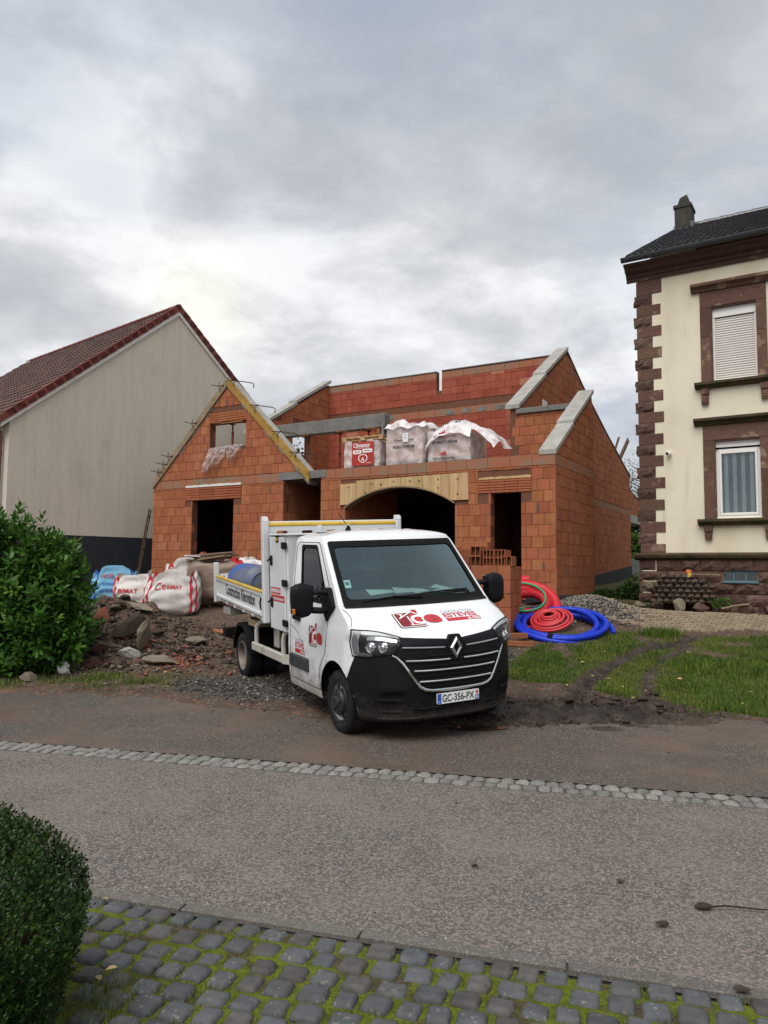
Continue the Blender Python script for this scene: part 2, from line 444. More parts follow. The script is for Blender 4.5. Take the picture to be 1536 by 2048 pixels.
M['white_paint'] = pm('white_paint', (.72, .70, .65), [((.52, .50, .45), (2, 2, .5), .5, .75, .5)], rough=.6)
M['copper'] = pm('copper', (.16, .062, .04), [((.10, .05, .04), 4, .4, .7, .6)], rough=.5, metal=.3)
M['cream'] = pm('cream', (.76, .69, .53), [((.54, .46, .31), (.9, .9, .42), .47, .70, .6), ((.60, .53, .37), 3.5, .5, .75, .3), ((.33, .28, .20), (3.2, 3.2, .35), .62, .8, .4)], rough=.92, bump=[(90, .3, .005), (300, .25, .0015)])
M['sandstone'] = pm('sandstone', (.128, .073, .052), [((.28, .20, .14), 2.6, .60, .64, .8), ((.085, .046, .038), (5, 5, 16), .42, .7, .55), ((.21, .10, .07), 11, .5, .7, .4), ((.24, .165, .11), 1.1, .63, .66, .7)], rough=.88, bump=[(26, .5, .008), ((5, 5, 24), .3, .004)], offs=True, rnd=.16, hue=.01)
M['sandstone_rough'] = pm('sandstone_rough', (.105, .060, .046), [((.17, .12, .085), 3, .52, .7, .7), ((.065, .038, .03), 9, .48, .68, .8), ((.1, .085, .05), 5, .6, .75, .6)], rough=.95, bump=[(14, .9, .03), (60, .6, .008)], offs=True, rnd=.22, hue=.01)
M['sandstone_moss'] = pm('sandstone_moss', (.085, .055, .036), [((.05, .052, .016), 5, .44, .6, .85), ((.10, .115, .03), 14, .58, .72, .6), ((.03, .024, .02), 3, .5, .7, .6)], rough=.95, bump=[(22, .7, .012)], offs=True)
M['cornice'] = pm('cornice', (.085, .046, .038), [((.25, .17, .11), 1.6, .62, .66, .7), ((.07, .04, .034), (1, 1, 20), .45, .7, .6)], rough=.88, bump=[(24, .4, .006)], rnd=.2, offs=True)
M['roof_dark'] = pm('roof_dark', (.040, .040, .044), [((.022, .022, .026), 2, .4, .7, .6), ((.062, .060, .060), 'v5', .6, .9, .6)], rough=.30, rlayers=[(9, .4, .7, .45)], spec=.9, bump=[(60, .2, .003)])
M['zinc'] = pm('zinc', (.085, .095, .10), [((.06, .065, .07), 3, .4, .7, .5)], rough=.42, metal=.55)
M['slate'] = pm('slate', (.060, .055, .046), [((.035, .033, .03), (3, 3, 9), .4, .7, .7), ((.085, .085, .045), 3, .56, .72, .6)], rough=.85, bump=[(20, .6, .01)])
M['pvc'] = pm('pvc', (.80, .77, .72), [((.66, .63, .58), 2, .5, .8, .4)], rough=.45)
M['shutter'] = pm('shutter', (.60, .555, .50), [((.50, .46, .41), 2.5, .45, .75, .5)], rough=.5)
M['curtain'] = pm('curtain', (.80, .83, .84), [((.60, .63, .65), 2, .4, .8, .3)], rough=.85)
M['curtain_dk'] = pm('curtain_dk', (.28, .31, .33), [((.22, .24, .26), 2, .4, .8, .3)], rough=.85)
M['teal'] = pm('teal', (.11, .20, .225), [((.08, .14, .16), 6, .5, .7, .5)], rough=.6)
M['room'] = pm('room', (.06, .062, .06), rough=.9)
M['pane'] = glassy('pane', (.86, .90, .90), .01, 1.45, k=1.5)
M['paver_old'] = pm('paver_old', (.085, .058, .042), [((.05, .04, .03), 6, .4, .7, .6), ((.12, .085, .06), 3, .5, .75, .5), ((.045, .05, .02), 5, .6, .75, .5)], rough=.92, bump=[(40, .5, .006)], offs=True, rnd=.25)
M['stone'] = pm('stone', (.20, .17, .125), [((.11, .09, .065), 5, .42, .68, .7), ((.32, .29, .235), 2, .55, .75, .5), ((.09, .10, .045), 4, .6, .74, .5)], rough=.93, bump=[(16, .7, .02), (80, .4, .004)], offs=True, rnd=.25, hue=.01)
M['terracotta'] = pm('terracotta', (.30, .115, .070), [((.22, .08, .045), 8, .4, .7, .6)], rough=.85, bump=[(50, .3, .004)], offs=True, rnd=.2)
M['asphalt'] = pm('asphalt', (.166, .150, .136), [((.10, .088, .078), (.12, 1.3, 1), .52, .68, .55), ((.21, .175, .15), (.10, 1.9, 1), .55, .70, .4), ((.42, .39, .34), 'v88', .84, .88, .85), ((.46, .43, .38), 'v140', .88, .92, .8), ((.066, .056, .050), 'v110', .08, .32, .75), ((.215, .180, .155), 1.1, .46, .66, .4), ((.15, .125, .11), .42, .50, .70, .4), ((.25, .20, .17), 'v60', .62, .70, .6)],
                  rough=.74, rlayers=[(1.4, .42, .68, .55)], bump=[('v110', .55, .006), (220, .3, .002)])
M['apron'] = pm('apron', (.160, .136, .116), [((.32, .29, .25), 'v80', .86, .91, .85), ((.045, .037, .033), 'v95', .10, .32, .75), ((.175, .115, .078), .9, .46, .66, .6), ((.078, .064, .055), .55, .52, .66, .7), ((.135, .108, .08), 3.0, .5, .7, .4)],
                rough=.70, rlayers=[(.9, .42, .62, .38)], bump=[('v110', .5, .006), (8, .2, .01)])
M['kerb'] = pm('kerb', (.15, .135, .118), [((.08, .075, .066), 'v160', .2, .5, .6), ((.22, .20, .175), 'v120', .82, .9, .7), ((.075, .08, .05), 3, .55, .72, .5)], rough=.9, bump=[(120, .5, .004)], offs=True, rnd=.08)
M['sett'] = pm('sett', (.235, .225, .20), [((.12, .115, .105), 'v120', .2, .55, .6), ((.30, .29, .265), 'v90', .8, .9, .6), ((.13, .12, .10), 7, .48, .7, .6)], rough=.82, bump=[(60, .5, .006), (18, .4, .008)], offs=True, rnd=.20)
M['joint'] = pm('joint', (.105, .092, .078), [((.04, .04, .028), 9, .45, .7, .7), ((.11, .095, .078), 25, .55, .7, .6)], rough=.95, bump=[(40, .7, .01)])
M['basalt'] = pm('basalt', (.092, .096, .098), [((.054, .058, .061), 7, .42, .68, .7), ((.10, .103, .105), 18, .58, .72, .5), ((.22, .21, .18), 'v60', .955, .97, .5), ((.095, .082, .066), 2, .55, .75, .5)], rough=.62, rlayers=[(5, .4, .7, .8)], bump=[(20, .5, .012), (110, .35, .003)], offs=True, rnd=.18, hue=.008)
M['basalt_brown'] = pm('basalt_brown', (.096, .090, .084), [((.05, .046, .043), 7, .42, .68, .7), ((.14, .12, .10), 18, .58, .72, .5)], rough=.72, bump=[(20, .55, .012), (110, .35, .003)], offs=True, rnd=.18)
M['moss'] = pm('moss', (.150, .180, .016), [((.065, .085, .012), 16, .42, .66, .75), ((.21, .25, .025), 40, .55, .72, .7), ((.085, .062, .036), 4.5, .52, .62, .9), ((.22, .18, .11), 9, .62, .70, .7)], rough=.96, bump=[(90, 1.0, .02), (25, .8, .03)])
M['earth_dark'] = pm('earth_dark', (.045, .030, .022), [((.025, .018, .014), 9, .4, .7, .7), ((.09, .06, .04), 20, .58, .72, .6)], rough=.97, bump=[(40, 1, .02)])
# plants
def leafmat(name, a, b, c, rough=.4, tr=.22, spec=.26):
    mt = pm(name, a, [(b, 2.2, .42, .62, .85), (c, 7.0, .55, .72, .7)], rough=rough, spec=spec)
    nt = mt.node_tree; P = nt.nodes['Principled BSDF']; out = nt.nodes['Material Output']
    t = nt.nodes.new('ShaderNodeBsdfTranslucent'); mx = nt.nodes.new('ShaderNodeMixShader'); mx.inputs[0].default_value = tr
    nt.links.new(P.inputs['Base Color'].links[0].from_socket, t.inputs[0])
    nt.links.new(P.outputs[0], mx.inputs[1]); nt.links.new(t.outputs[0], mx.inputs[2]); nt.links.new(mx.outputs[0], out.inputs[0])
    return mt
M['laurel'] = leafmat('laurel', (.060, .150, .022), (.036, .100, .018), (.12, .215, .032), .30)
M['laurel_new'] = leafmat('laurel_new', (.16, .30, .04), (.11, .23, .035), (.21, .32, .05), .33)
M['box_leaf'] = leafmat('box_leaf', (.022, .056, .009), (.012, .034, .007), (.045, .070, .010), .42)
M['box_tip'] = leafmat('box_tip', (.040, .082, .013), (.026, .056, .010), (.078, .095, .016), .42)
M['weed'] = leafmat('weed', (.04, .085, .018), (.025, .06, .014), (.07, .11, .025), .55)
M['hedge'] = leafmat('hedge', (.08, .14, .025), (.05, .10, .02), (.12, .17, .04), .6)
M['tree_leaf'] = leafmat('tree_leaf', (.035, .055, .02), (.025, .04, .015), (.06, .075, .025), .6)
M['grass_a'] = leafmat('grass_a', (.080, .145, .018), (.050, .100, .015), (.13, .175, .025), .55)
M['grass_b'] = leafmat('grass_b', (.165, .200, .030), (.10, .14, .022), (.24, .22, .055), .6)
M['grass_dry'] = leafmat('grass_dry', (.20, .165, .085), (.13, .12, .05), (.28, .23, .13), .7)
M['twig'] = pm('twig', (.055, .036, .024), [((.03, .02, .015), 20, .4, .7, .6)], rough=.9)
M['leaf_fall'] = pm('leaf_fall', (.45, .37, .16), [((.30, .20, .08), 12, .45, .7, .6)], rough=.7, rnd=.4, hue=.03)
# vehicle
M['paint'] = pm('paint', (.80, .81, .82), [((.62, .60, .57), 1.6, .60, .85, .25)], rough=.28, coat=.7, spec=.5, dirt=((.28, .235, .19), 1.0, .36, .75))
M['paint_low'] = pm('paint_low', (.72, .72, .71), [((.45, .40, .34), 3.0, .42, .75, .5)], rough=.4, coat=.3, dirt=((.26, .215, .17), .6, .34, .7))
M['panel_white'] = pm('panel_white', (.66, .67, .67), [((.48, .46, .42), 2.4, .5, .78, .45)], rough=.45, coat=.2)
M['steel_cream'] = pm('steel_cream', (.47, .44, .38), [((.27, .24, .20), 3.5, .48, .72, .7)], rough=.55)
M['black_plastic'] = pm('black_plastic', (.009, .0098, .0115), [((.020, .019, .018), 2.2, .52, .75, .5)], rough=.45, rlayers=[(5, .4, .7, .6)], spec=.14, dirt=((.075, .058, .045), .55, .25, .45), bump=[(400, .1, .001)])
M['grey_plastic'] = pm('grey_plastic', (.045, .047, .050), [((.06, .06, .06), 3, .5, .7, .5)], rough=.6, bump=[(300, .15, .001)])
M['gap'] = pm('gap', (.008, .008, .008), rough=.9)
M['rubber'] = pm('rubber', (.016, .016, .016), [((.045, .038, .032), 4, .5, .72, .6)], rough=.85, bump=[(80, .3, .003)])
M['tyre'] = pm('tyre', (.014, .014, .0145), [((.055, .045, .036), 3.2, .5, .72, .55)], rough=.82, bump=[(60, .35, .004)])
M['chrome'] = pm('chrome', (.80, .80, .80), rough=.10, metal=1.0)
M['chrome_satin'] = pm('chrome_satin', (.55, .55, .55), rough=.22, metal=1.0)
M['rim'] = pm('rim', (.50, .49, .47), [((.25, .22, .18), 6, .5, .72, .7)], rough=.38, metal=.6)
M['rim_dirty'] = pm('rim_dirty', (.30, .26, .22), [((.12, .075, .05), 5, .42, .66, .8)], rough=.6, metal=.4)
M['hub'] = pm('hub', (.02, .02, .022), [((.05, .045, .04), 5, .5, .7, .6)], rough=.45)
M['wscreen'] = glassy('wscreen', (.72, .88, .84), .012, 1.5, (.80, 1, .96), k=4.2)
M['sideglass'] = glassy('sideglass', (.10, .13, .12), .01, 1.5, k=.7)
M['lampglass'] = glassy('lampglass', (.92, .93, .93), .01, 1.45, k=1.0)
M['lamp_dark'] = pm('lamp_dark', (.03, .03, .032), rough=.3, spec=.6)
M['lamp_white'] = pm('lamp_white', (.62, .63, .64), rough=.2, coat=.5)
M['amber'] = pm('amber', (.55, .17, .03), rough=.25, coat=.5)
M['seat'] = pm('seat', (.04, .044, .044), [((.03, .033, .033), 9, .4, .7, .6)], rough=.9)
M['dash'] = pm('dash', (.06, .066, .064), rough=.7)
M['headliner'] = pm('headliner', (.30, .32, .31), rough=.9)
M['print_red'] = pm('print_red', (.50, .035, .045), rough=.35)
M['print_dkred'] = pm('print_dkred', (.22, .015, .02), rough=.35)
M['print_grey'] = pm('print_grey', (.30, .31, .32), rough=.35)
M['print_black'] = pm('print_black', (.02, .02, .022), rough=.35)
M['print_white'] = pm('print_white', (.82, .82, .82), rough=.35)
M['print_blue'] = pm('print_blue', (.02, .10, .42), rough=.35)
M['plate_white'] = pm('plate_white', (.80, .80, .78), [((.6, .58, .54), 8, .55, .8, .3)], rough=.3)
M['yellow'] = pm('yellow', (.62, .40, .045), [((.40, .27, .06), 5, .5, .7, .6)], rough=.4)
M['paper'] = pm('paper', (.70, .80, .80), rough=.8)
M['drum'] = pm('drum', (.02, .085, .30), [((.13, .115, .10), (2.2, 1.3, 1.3), .42, .60, .95), ((.03, .14, .42), 2, .55, .75, .6)], rough=.42)
# building site
M['shrink'] = film('shrink', (.92, .89, .88), .44, .2)
M['hood'] = film('hood', (.84, .80, .79), .80, .25)
M['sheet'] = film('sheet', (.72, .64, .62), .46, .25)
M['clay_pale'] = pm('clay_pale', (.52, .27, .19), [((.40, .19, .13), 'v4.5', .3, 1, .6)], rough=.85, bump=[(50, .3, .004)], rnd=.12, hue=.008, offs=True)
M['clay_raw'] = pm('clay_raw', (.33, .112, .056), [((.28, .085, .04), 5, .4, .7, .6)], rough=.85, bump=[(50, .3, .004)], rnd=.15, hue=.01, offs=True, wave=(16.0, .2, .004))
M['clay_dark'] = pm('clay_dark', (.16, .085, .035), [((.30, .19, .08), 20, .5, .7, .5)], rough=.85, rnd=.2, offs=True)
M['label_red'] = pm('label_red', (.40, .030, .018), [((.50, .09, .06), 4, .5, .8, .4)], rough=.35)
M['bag_white'] = pm('bag_white', (.66, .62, .585), [((.40, .33, .28), 2.4, .48, .72, .6), ((.30, .23, .18), (3, 3, 1.2), .6, .8, .6)], rough=.75, bump=[(6, .5, .03), ((60, 60, 60), .2, .002)])
M['bag_blue'] = pm('bag_blue', (.20, .44, .62), [((.14, .32, .47), 3, .45, .7, .6)], rough=.7, bump=[(6, .5, .03)])
M['strap_red'] = pm('strap_red', (.52, .035, .05), rough=.7)
M['strap_blue'] = pm('strap_blue', (.04, .12, .42), rough=.7)
M['tarp_brown'] = pm('tarp_brown', (.27, .20, .155), [((.15, .105, .08), (2, 2, 7), .42, .66, .8), ((.40, .32, .26), 4, .55, .75, .6)], rough=.85, bump=[(7, .8, .04), (30, .4, .01)])
M['hose_red'] = pm('hose_red', (.56, .020, .035), [((.42, .015, .03), 5, .4, .7, .5), ((.38, .10, .09), 7, .56, .75, .5)], rough=.45, spec=.35)
M['hose_pink'] = pm('hose_pink', (.57, .038, .048), [((.42, .05, .05), 6, .5, .75, .5)], rough=.42)
M['hose_blue'] = pm('hose_blue', (.008, .035, .46), [((.01, .05, .55), 4, .5, .7, .5), ((.09, .10, .30), 9, .58, .75, .5)], rough=.36, spec=.35)
M['hose_green'] = pm('hose_green', (.02, .30, .12), rough=.4)
M['gravel'] = pm('gravel', (.27, .24, .20), [((.15, .13, .11), 3, .3, .7, .8), ((.42, .39, .34), 9, .55, .7, .7), ((.20, .13, .08), 6, .6, .75, .5)], rough=.85)
M['gravel_dk'] = pm('gravel_dk', (.075, .066, .058), [((.038, .034, .032), 2.5, .35, .7, .8), ((.17, .155, .135), 8, .6, .72, .7)], rough=.75)
M['clod'] = pm('clod', (.055, .038, .027), [((.03, .02, .016), 8, .4, .7, .7)], rough=.7, bump=[(30, .8, .02)], rnd=.25, offs=True)
M['white_thing'] = pm('white_thing', (.72, .70, .66), rough=.5)
M['orange'] = pm('orange', (.62, .17, .03), rough=.5)
M['earth_chip'] = pm('earth_chip', (.10, .066, .045), [((.06, .04, .028), 3, .35, .7, .8), ((.17, .125, .09), 8, .55, .7, .6)], rough=.9)
# ------------------------------------------------------------------ lie of the land
_NZ = ([-60, 6.8, 8.2, 9.4, 11.0, 12.2, 13.5, 15.0, 16.5, 18.0, 22.0, 30.0, 40.0, 70.0, 400.0],
       [0.0, 0.0, 0.005, .055, .15, .29, .54, .84, 1.08, 1.12, 1.10, 1.38, 2.05, 4.2, 14.0])
def nn(x, y): return .241 * x + .971 * y            # distance across the road
def tt(x, y): return .971 * x - .241 * y            # distance along the road
def nt_xy(n, t): return .241 * n + .971 * t, .971 * n - .241 * t
def gz(x, y):
    """height of the ground (works on numbers and arrays)"""
    n = nn(x, y)
    z = np.interp(n, *_NZ)
    w = np.clip((np.asarray(x) - 3.6) / 2.5, 0, 1) * np.clip((n - 12.0) / 3, 0, 1) * np.clip((26 - n) / 6, 0, 1)
    z = z - .16 * w
    z = z + .84 * np.exp(-(((x + 5.05) / 1.3) ** 2 + ((y - 14.15) / .95) ** 2))       # rubble heap
    z = z + .22 * np.exp(-(((x + 4.2) / .9) ** 2 + ((y - 12.9) / .6) ** 2))
    z = z + .34 * np.exp(-(((x - 4.2) / .85) ** 2 + ((y - 15.3) / .45) ** 2))        # gravel pile
    return z
_BX = [-40, -9, -5.38, -3.21, -1.9, -.68, .5, 1.52, 2.6, 3.6, 4.48, 8, 40]
_BN = [9.3, 9.2, 9.09, 9.43, 8.95, 8.68, 8.75, 8.87, 9.05, 9.4, 9.69, 9.9, 10]
def nb(x): return np.interp(x, _BX, _BN)            # where the tarmac apron ends
# ------------------------------------------------------------------ numpy noise for relief
_rs = np.random.RandomState(5)
_perm = _rs.rand(256, 256)
def vnoise(x, y):
    xi = np.floor(x).astype(int); yi = np.floor(y).astype(int); fx = x - xi; fy = y - yi
    fx = fx * fx * (3 - 2 * fx); fy = fy * fy * (3 - 2 * fy)
    g = lambda a, b: _perm[a & 255, b & 255]
    return (g(xi, yi) * (1 - fx) + g(xi + 1, yi) * fx) * (1 - fy) + (g(xi, yi + 1) * (1 - fx) + g(xi + 1, yi + 1) * fx) * fy
def fbm(x, y, o=4):
    s = 0; a = .5; f = 1.0
    for i in range(o): s = s + a * (vnoise(x * f + 17 * i, y * f + 31 * i) - .5); a *= .5; f *= 2.07
    return s
def poly_in(px, py, poly):
    ins = np.zeros(np.shape(px), bool); k = len(poly)
    for i in range(k):
        x0, y0 = poly[i]; x1, y1 = poly[(i + 1) % k]
        c = ((y0 > py) != (y1 > py)) & (px < (x1 - x0) * (py - y0) / (y1 - y0 + 1e-12) + x0)
        ins ^= c
    return ins
def seg_d(px, py, pts):
    d = np.full(np.shape(px), 1e9)
    for (x0, y0), (x1, y1) in zip(pts[:-1], pts[1:]):
        l = (x1 - x0) ** 2 + (y1 - y0) ** 2
        t = np.clip(((px - x0) * (x1 - x0) + (py - y0) * (y1 - y0)) / l, 0, 1)
        d = np.minimum(d, np.hypot(px - x0 - t * (x1 - x0), py - y0 - t * (y1 - y0)))
    return d
LAWN = [(1.75, 11.35), (2.3, 12.6), (2.75, 13.1), (3.5, 13.3), (4.1, 13.85), (4.8, 13.75), (6.2, 13.55), (16, 12.3), (16, 8.0), (4.9, 8.75), (4.3, 9.25), (3.6, 9.9), (3.1, 10.25), (2.75, 10.9), (2.2, 11.0)]
RUTS = [[(2.45, 9.9), (2.72, 10.6), (3.35, 11.6), (4.2, 12.5), (5.6, 13.5)], [(3.55, 10.1), (3.9, 11.2), (4.6, 12.3), (5.2, 12.9)]]
def grass_w(x, y):
    g = poly_in(x, y, LAWN).astype(float)
    nzv = fbm(x * 1.3, y * 1.3, 4)
    g = g * np.clip(.5 + (nzv + .19) * 8, 0, 1)
    rut = np.minimum(seg_d(x, y, RUTS[0]), seg_d(x, y, RUTS[1]) + .06)
    g = g * np.clip((rut - .06 - .12 * vnoise(x * 4, y * 4)) * 9, 0, 1)
    # thin verge by the road on the left, a few tufts
    l = np.exp(-(((x + 3.7) / .75) ** 2 + ((y - 11.3) / .32) ** 2)) + .9 * np.exp(-(((x + 5.6) / .7) ** 2 + ((y - 11.25) / .4) ** 2))
    l = l * np.clip(.5 + (fbm(x * 3 + 9, y * 3, 3)) * 8, 0, 1)
    b = ((x > 4.0) & (x < 6.2) & (y > 16.6) & (y < 22)).astype(float) * np.clip((nn(x, y) - 17.0) * 1.5, 0, 1)
    return np.clip(np.maximum(np.maximum(g, l), b), 0, 1)
def mud_w(x, y):
    n = nn(x, y)
    a = np.exp(-(((x - 2.4) / 1.7) ** 2 + ((n - nb(x) - .62) / .72) ** 2)) * 1.5
    a = np.maximum(a, np.exp(-((seg_d(x, y, RUTS[0]) / .22) ** 2)))
    a = np.maximum(a, .8 * np.exp(-((seg_d(x, y, RUTS[1]) / .22) ** 2)))
    return np.clip(a, 0, 1)
def gravel_w(x, y):
    n = nn(x, y)
    a = 1.2 * np.exp(-(((x + 1.7) / 1.5) ** 2 + ((n - 10.15) / .85) ** 2))
    a = np.maximum(a, 1.1 * np.exp(-(((x - 1.9) / .55) ** 2 + ((y - 12.4) / .9) ** 2)))
    a = np.maximum(a, .45 * np.exp(-(((x + 4.0) / .8) ** 2 + ((y - 13.4) / .5) ** 2)))
    a = a + .7 * fbm(x * 2.2, y * 2.2, 4)
    return np.clip((a - .32) * 2.4, 0, 1)
def relief(x, y):
    n = nn(x, y)
    m = mud_w(x, y); soft = np.clip((n - nb(x)) / .35 + .5, 0, 1)
    z = .045 * fbm(x * 1.7, y * 1.7, 5) + .05 * np.clip(.5 - np.abs(n - 12) / 12, 0, 1) * fbm(x * 5, y * 5, 3)
    # furrows the wheels have pushed up
    fu = 1 - np.abs(np.sin(n * 9.0 + 9 * fbm(x * 1.1, y * 1.1, 3) + x * .5))
    z = z + m * (.085 * fu ** 1.5 * (.3 + 1.1 * vnoise(x * 2.2, y * 4)) - .02 + .19 * fbm(x * 3.6, y * 5.0, 5) + .05 * np.abs(fbm(x * 9, y * 11, 3)))
    z = z - .07 * np.exp(-((seg_d(x, y, RUTS[0]) / .13) ** 2)) - .05 * np.exp(-((seg_d(x, y, RUTS[1]) / .13) ** 2))
    heap = np.exp(-(((x + 4.8) / 1.7) ** 2 + ((y - 13.8) / 1.3) ** 2))
    z = z + heap * .28 * fbm(x * 2.6, y * 2.6, 5)
    return z * soft
def g_top(x, y):
    """finished surface beyond the tarmac"""
    n = nn(x, y)
    e = n - nb(x) + .5 * fbm(np.asarray(x) * 1.9, np.asarray(y) * 1.9, 4)
    return gz(x, y) + relief(x, y) + np.clip(e * .12, -.10, .022)
def gtop(x, y): return float(g_top(np.array([x]), np.array([y]))[0])

xs = np.concatenate([np.linspace(-400, -40, 12), np.linspace(-35, -9, 27), np.arange(-8.2, 9.0, .048), np.linspace(9.6, 35, 26), np.linspace(40, 400, 12)])
ys = np.concatenate([[-120, -30, 0, 4, 7.0, 7.7], np.arange(8.2, 17.6, .048), np.linspace(17.8, 40, 60), np.linspace(44, 500, 24)])
XX, YY = np.meshgrid(xs, ys)
ZZ = g_top(XX, YY)
gv = np.stack([XX, YY, ZZ], -1).reshape(-1, 3)
w_ = len(xs); ii, jj = np.meshgrid(np.arange(w_ - 1), np.arange(len(ys) - 1))
a_ = (jj * w_ + ii).ravel(); gf = np.stack([a_, a_ + 1, a_ + w_ + 1, a_ + w_], -1)

def ground_mat():
    mt = pm('ground', (.094, .064, .046), [((.056, .038, .028), 1.6, .42, .66, .8), ((.130, .095, .070), 4.5, .5, .72, .6), ((.035, .026, .020), 11, .56, .74, .6), ((.22, .19, .16), 'v34', .90, .96, .7), ((.18, .115, .062), .8, .58, .70, .6), ((.30, .10, .055), 'v26', .955, .975, .8)],
            rough=.86, bump=[(7, .7, .06), (38, .6, .015), ('v60', .35, .01)])
    nt = mt.node_tree; P = nt.nodes['Principled BSDF']; N = nt.nodes.new; L = nt.links.new
    at = N('ShaderNodeVertexColor'); at.layer_name = 'cover'; sp = N('ShaderNodeSeparateColor'); L(at.outputs[0], sp.inputs[0])
    base = P.inputs['Base Color'].links[0].from_socket
    tcn = N('ShaderNodeTexCoord')
    def noise(sc):
        n = N('ShaderNodeTexNoise'); n.inputs['Scale'].default_value = sc; n.inputs['Detail'].default_value = 7; L(tcn.outputs['Object'], n.inputs['Vector']); return n.outputs[0]
    def ramp(f, pts):
        r = N('ShaderNodeValToRGB'); e = r.color_ramp.elements
        while len(e) > 1: e.remove(e[-1])
        for i, (p, c) in enumerate(pts):
            q = e[0] if i == 0 else e.new(p)
            q.position = p; q.color = (*c, 1)
        L(f, r.inputs[0]); return r.outputs[0]
    def mix(f, a, b):
        n = N('ShaderNodeMix'); n.data_type = 'RGBA'; L(f, n.inputs[0]); L(a, n.inputs[6]); L(b, n.inputs[7]); return n.outputs[2]
    g = ramp(noise(9), [(.3, (.026, .040, .010)), (.5, (.048, .066, .014)), (.66, (.070, .060, .028))])
    gr = ramp(noise(46), [(.32, (.022, .020, .018)), (.5, (.062, .055, .048)), (.66, (.15, .135, .12))])
    md = ramp(noise(6), [(.35, (.020, .015, .012)), (.55, (.040, .030, .024)), (.7, (.070, .054, .042))])
    c = mix(sp.outputs[1], base, gr); c = mix(sp.outputs[2], c, md); c = mix(sp.outputs[0], c, g)
    L(c, P.inputs['Base Color'])
    # trodden wet mud shines more than dry earth
    mr = N('ShaderNodeMapRange'); mr.inputs[3].default_value = .86; mr.inputs[4].default_value = .34; L(sp.outputs[2], mr.inputs[0]); L(mr.outputs[0], P.inputs['Roughness'])
    return mt
M['ground'] = ground_mat()
me = raw_mesh('ground', gv, gf, M['ground'], smooth=True)
ca = me.color_attributes.new('cover', 'FLOAT_COLOR', 'POINT')
cov = np.stack([grass_w(XX, YY) + (nn(XX, YY) > 24) * .9, gravel_w(XX, YY), mud_w(XX, YY), np.ones_like(XX)], -1).reshape(-1, 4)
ca.data.foreach_set('color', np.clip(cov, 0, 1).astype(np.float32).ravel())
ground = tag(link(bpy.data.objects.new('ground', me)), kind='structure')

# road: between the flush kerb and the gutter strip
def kn_(t): return -.046 * (max(-12, min(12, t)) + .92)           # the kerb runs a little askew to the gutter
def k_xy(n, t): return nt_xy(n + kn_(t), t)
def strip(name, n0, n1, t0, t1, z, mat, kn=1, kt=60, zf=None, near=False, askew=False):
    v = []; f = []
    for j in range(kn + 1):
        for i in range(kt + 1):
            t = lerp(t0, t1, i / kt); n = lerp(n0 + (kn_(t) if near or askew else 0), n1 + (kn_(t) if askew else 0), j / kn); x, y = nt_xy(n, t)
            v.append((x, y, z if zf is None else zf(x, y, n)))
    for j in range(kn):
        for i in range(kt):
            a = j * (kt + 1) + i; f.append((a, a + 1, a + kt + 2, a + kt + 1))
    return tag(link(bpy.data.objects.new(name, raw_mesh(name, v, f, mat, smooth=True))), kind='structure')
strip('road', 3.78, 6.46, -40, 40, 0.0, M['asphalt'], zf=lambda x, y, n: .010 * math.sin(max(0, min(1, (n - 3.78) / 2.75)) * math.pi), near=True)
# tarmac apron in front of the plots, its far edge broken by dirt
av = []; af = []; KT = 560
for i in range(KT + 1):
    t = lerp(-60, 60, i / KT)
    x0, y0 = nt_xy(6.80, t)
    nbv = float(nb(x0 + .5))
    for k in range(9):
        n = lerp(6.80, nbv + .45, k / 8); x, y = nt_xy(n, t); av.append((x, y, float(gz(x, y)) - .004 * (k == 8)))
for i in range(KT):
    for k in range(8):
        a = i * 9 + k; af.append((a, a + 9, a + 10, a + 1))
tag(link(bpy.data.objects.new('driveway_apron', raw_mesh('driveway_apron', av, af, M['apron'], smooth=True))), kind='structure')

# gutter of two rows of granite setts
def lump(nx, ny, sx, sy, h, rough, seed, edge=.16, dome=.05):
    """a worn rectangular stone, top at z = 0"""
    rr = random.Random(seed); vs = []; fs = []
    for j in range(ny + 1):
        for i in range(nx + 1):
            u, v = i / nx * 2 - 1, j / ny * 2 - 1
            e = max(abs(u), abs(v)); q = 1 - .10 * (abs(u) * abs(v)) ** 3
            z = -h * .28 * max(0, (e - (1 - edge)) / edge) ** 1.6 - dome * h * e * e + rr.uniform(-1, 1) * rough * (1 - e * .4)
            jx = rr.uniform(-1, 1) * .14 / nx * sx; jy = rr.uniform(-1, 1) * .14 / ny * sy
            vs.append((u * q * sx / 2 + jx, v * q * sy / 2 + jy, z))
    for j in range(ny):
        for i in range(nx):
            a = j * (nx + 1) + i; fs.append((a, a + 1, a + nx + 2, a + nx + 1))
    rim = [i for i in range(nx + 1)] + [j * (nx + 1) + nx for j in range(1, ny + 1)] + [ny * (nx + 1) + i for i in range(nx - 1, -1, -1)] + [j * (nx + 1) for j in range(ny - 1, 0, -1)]
    o = len(vs)
    for r in rim: vs.append((vs[r][0] * 1.02, vs[r][1] * 1.02, -h))
    k = len(rim)
    for i in range(k): fs.append((rim[(i + 1) % k], rim[i], o + i, o + (i + 1) % k))
    return vs, fs
def lump_mesh(name, mat, smooth=True, **k):
    vs, fs = lump(**k); mb = MB(); mb.add(vs, fs, 0, smooth); return mb.mesh(name, mat, sharp=50)
gutter = strip('gutter_strip', 6.45, 6.83, -60, 60, -.012, M['joint'])
sett_me = [lump_mesh('sett', M['sett'], nx=3, ny=3, sx=.112, sy=.148, h=.05, rough=.0035, seed=i, edge=.2) for i in range(6)]
smass = MB()
AROT = math.atan2(-.241, .971)
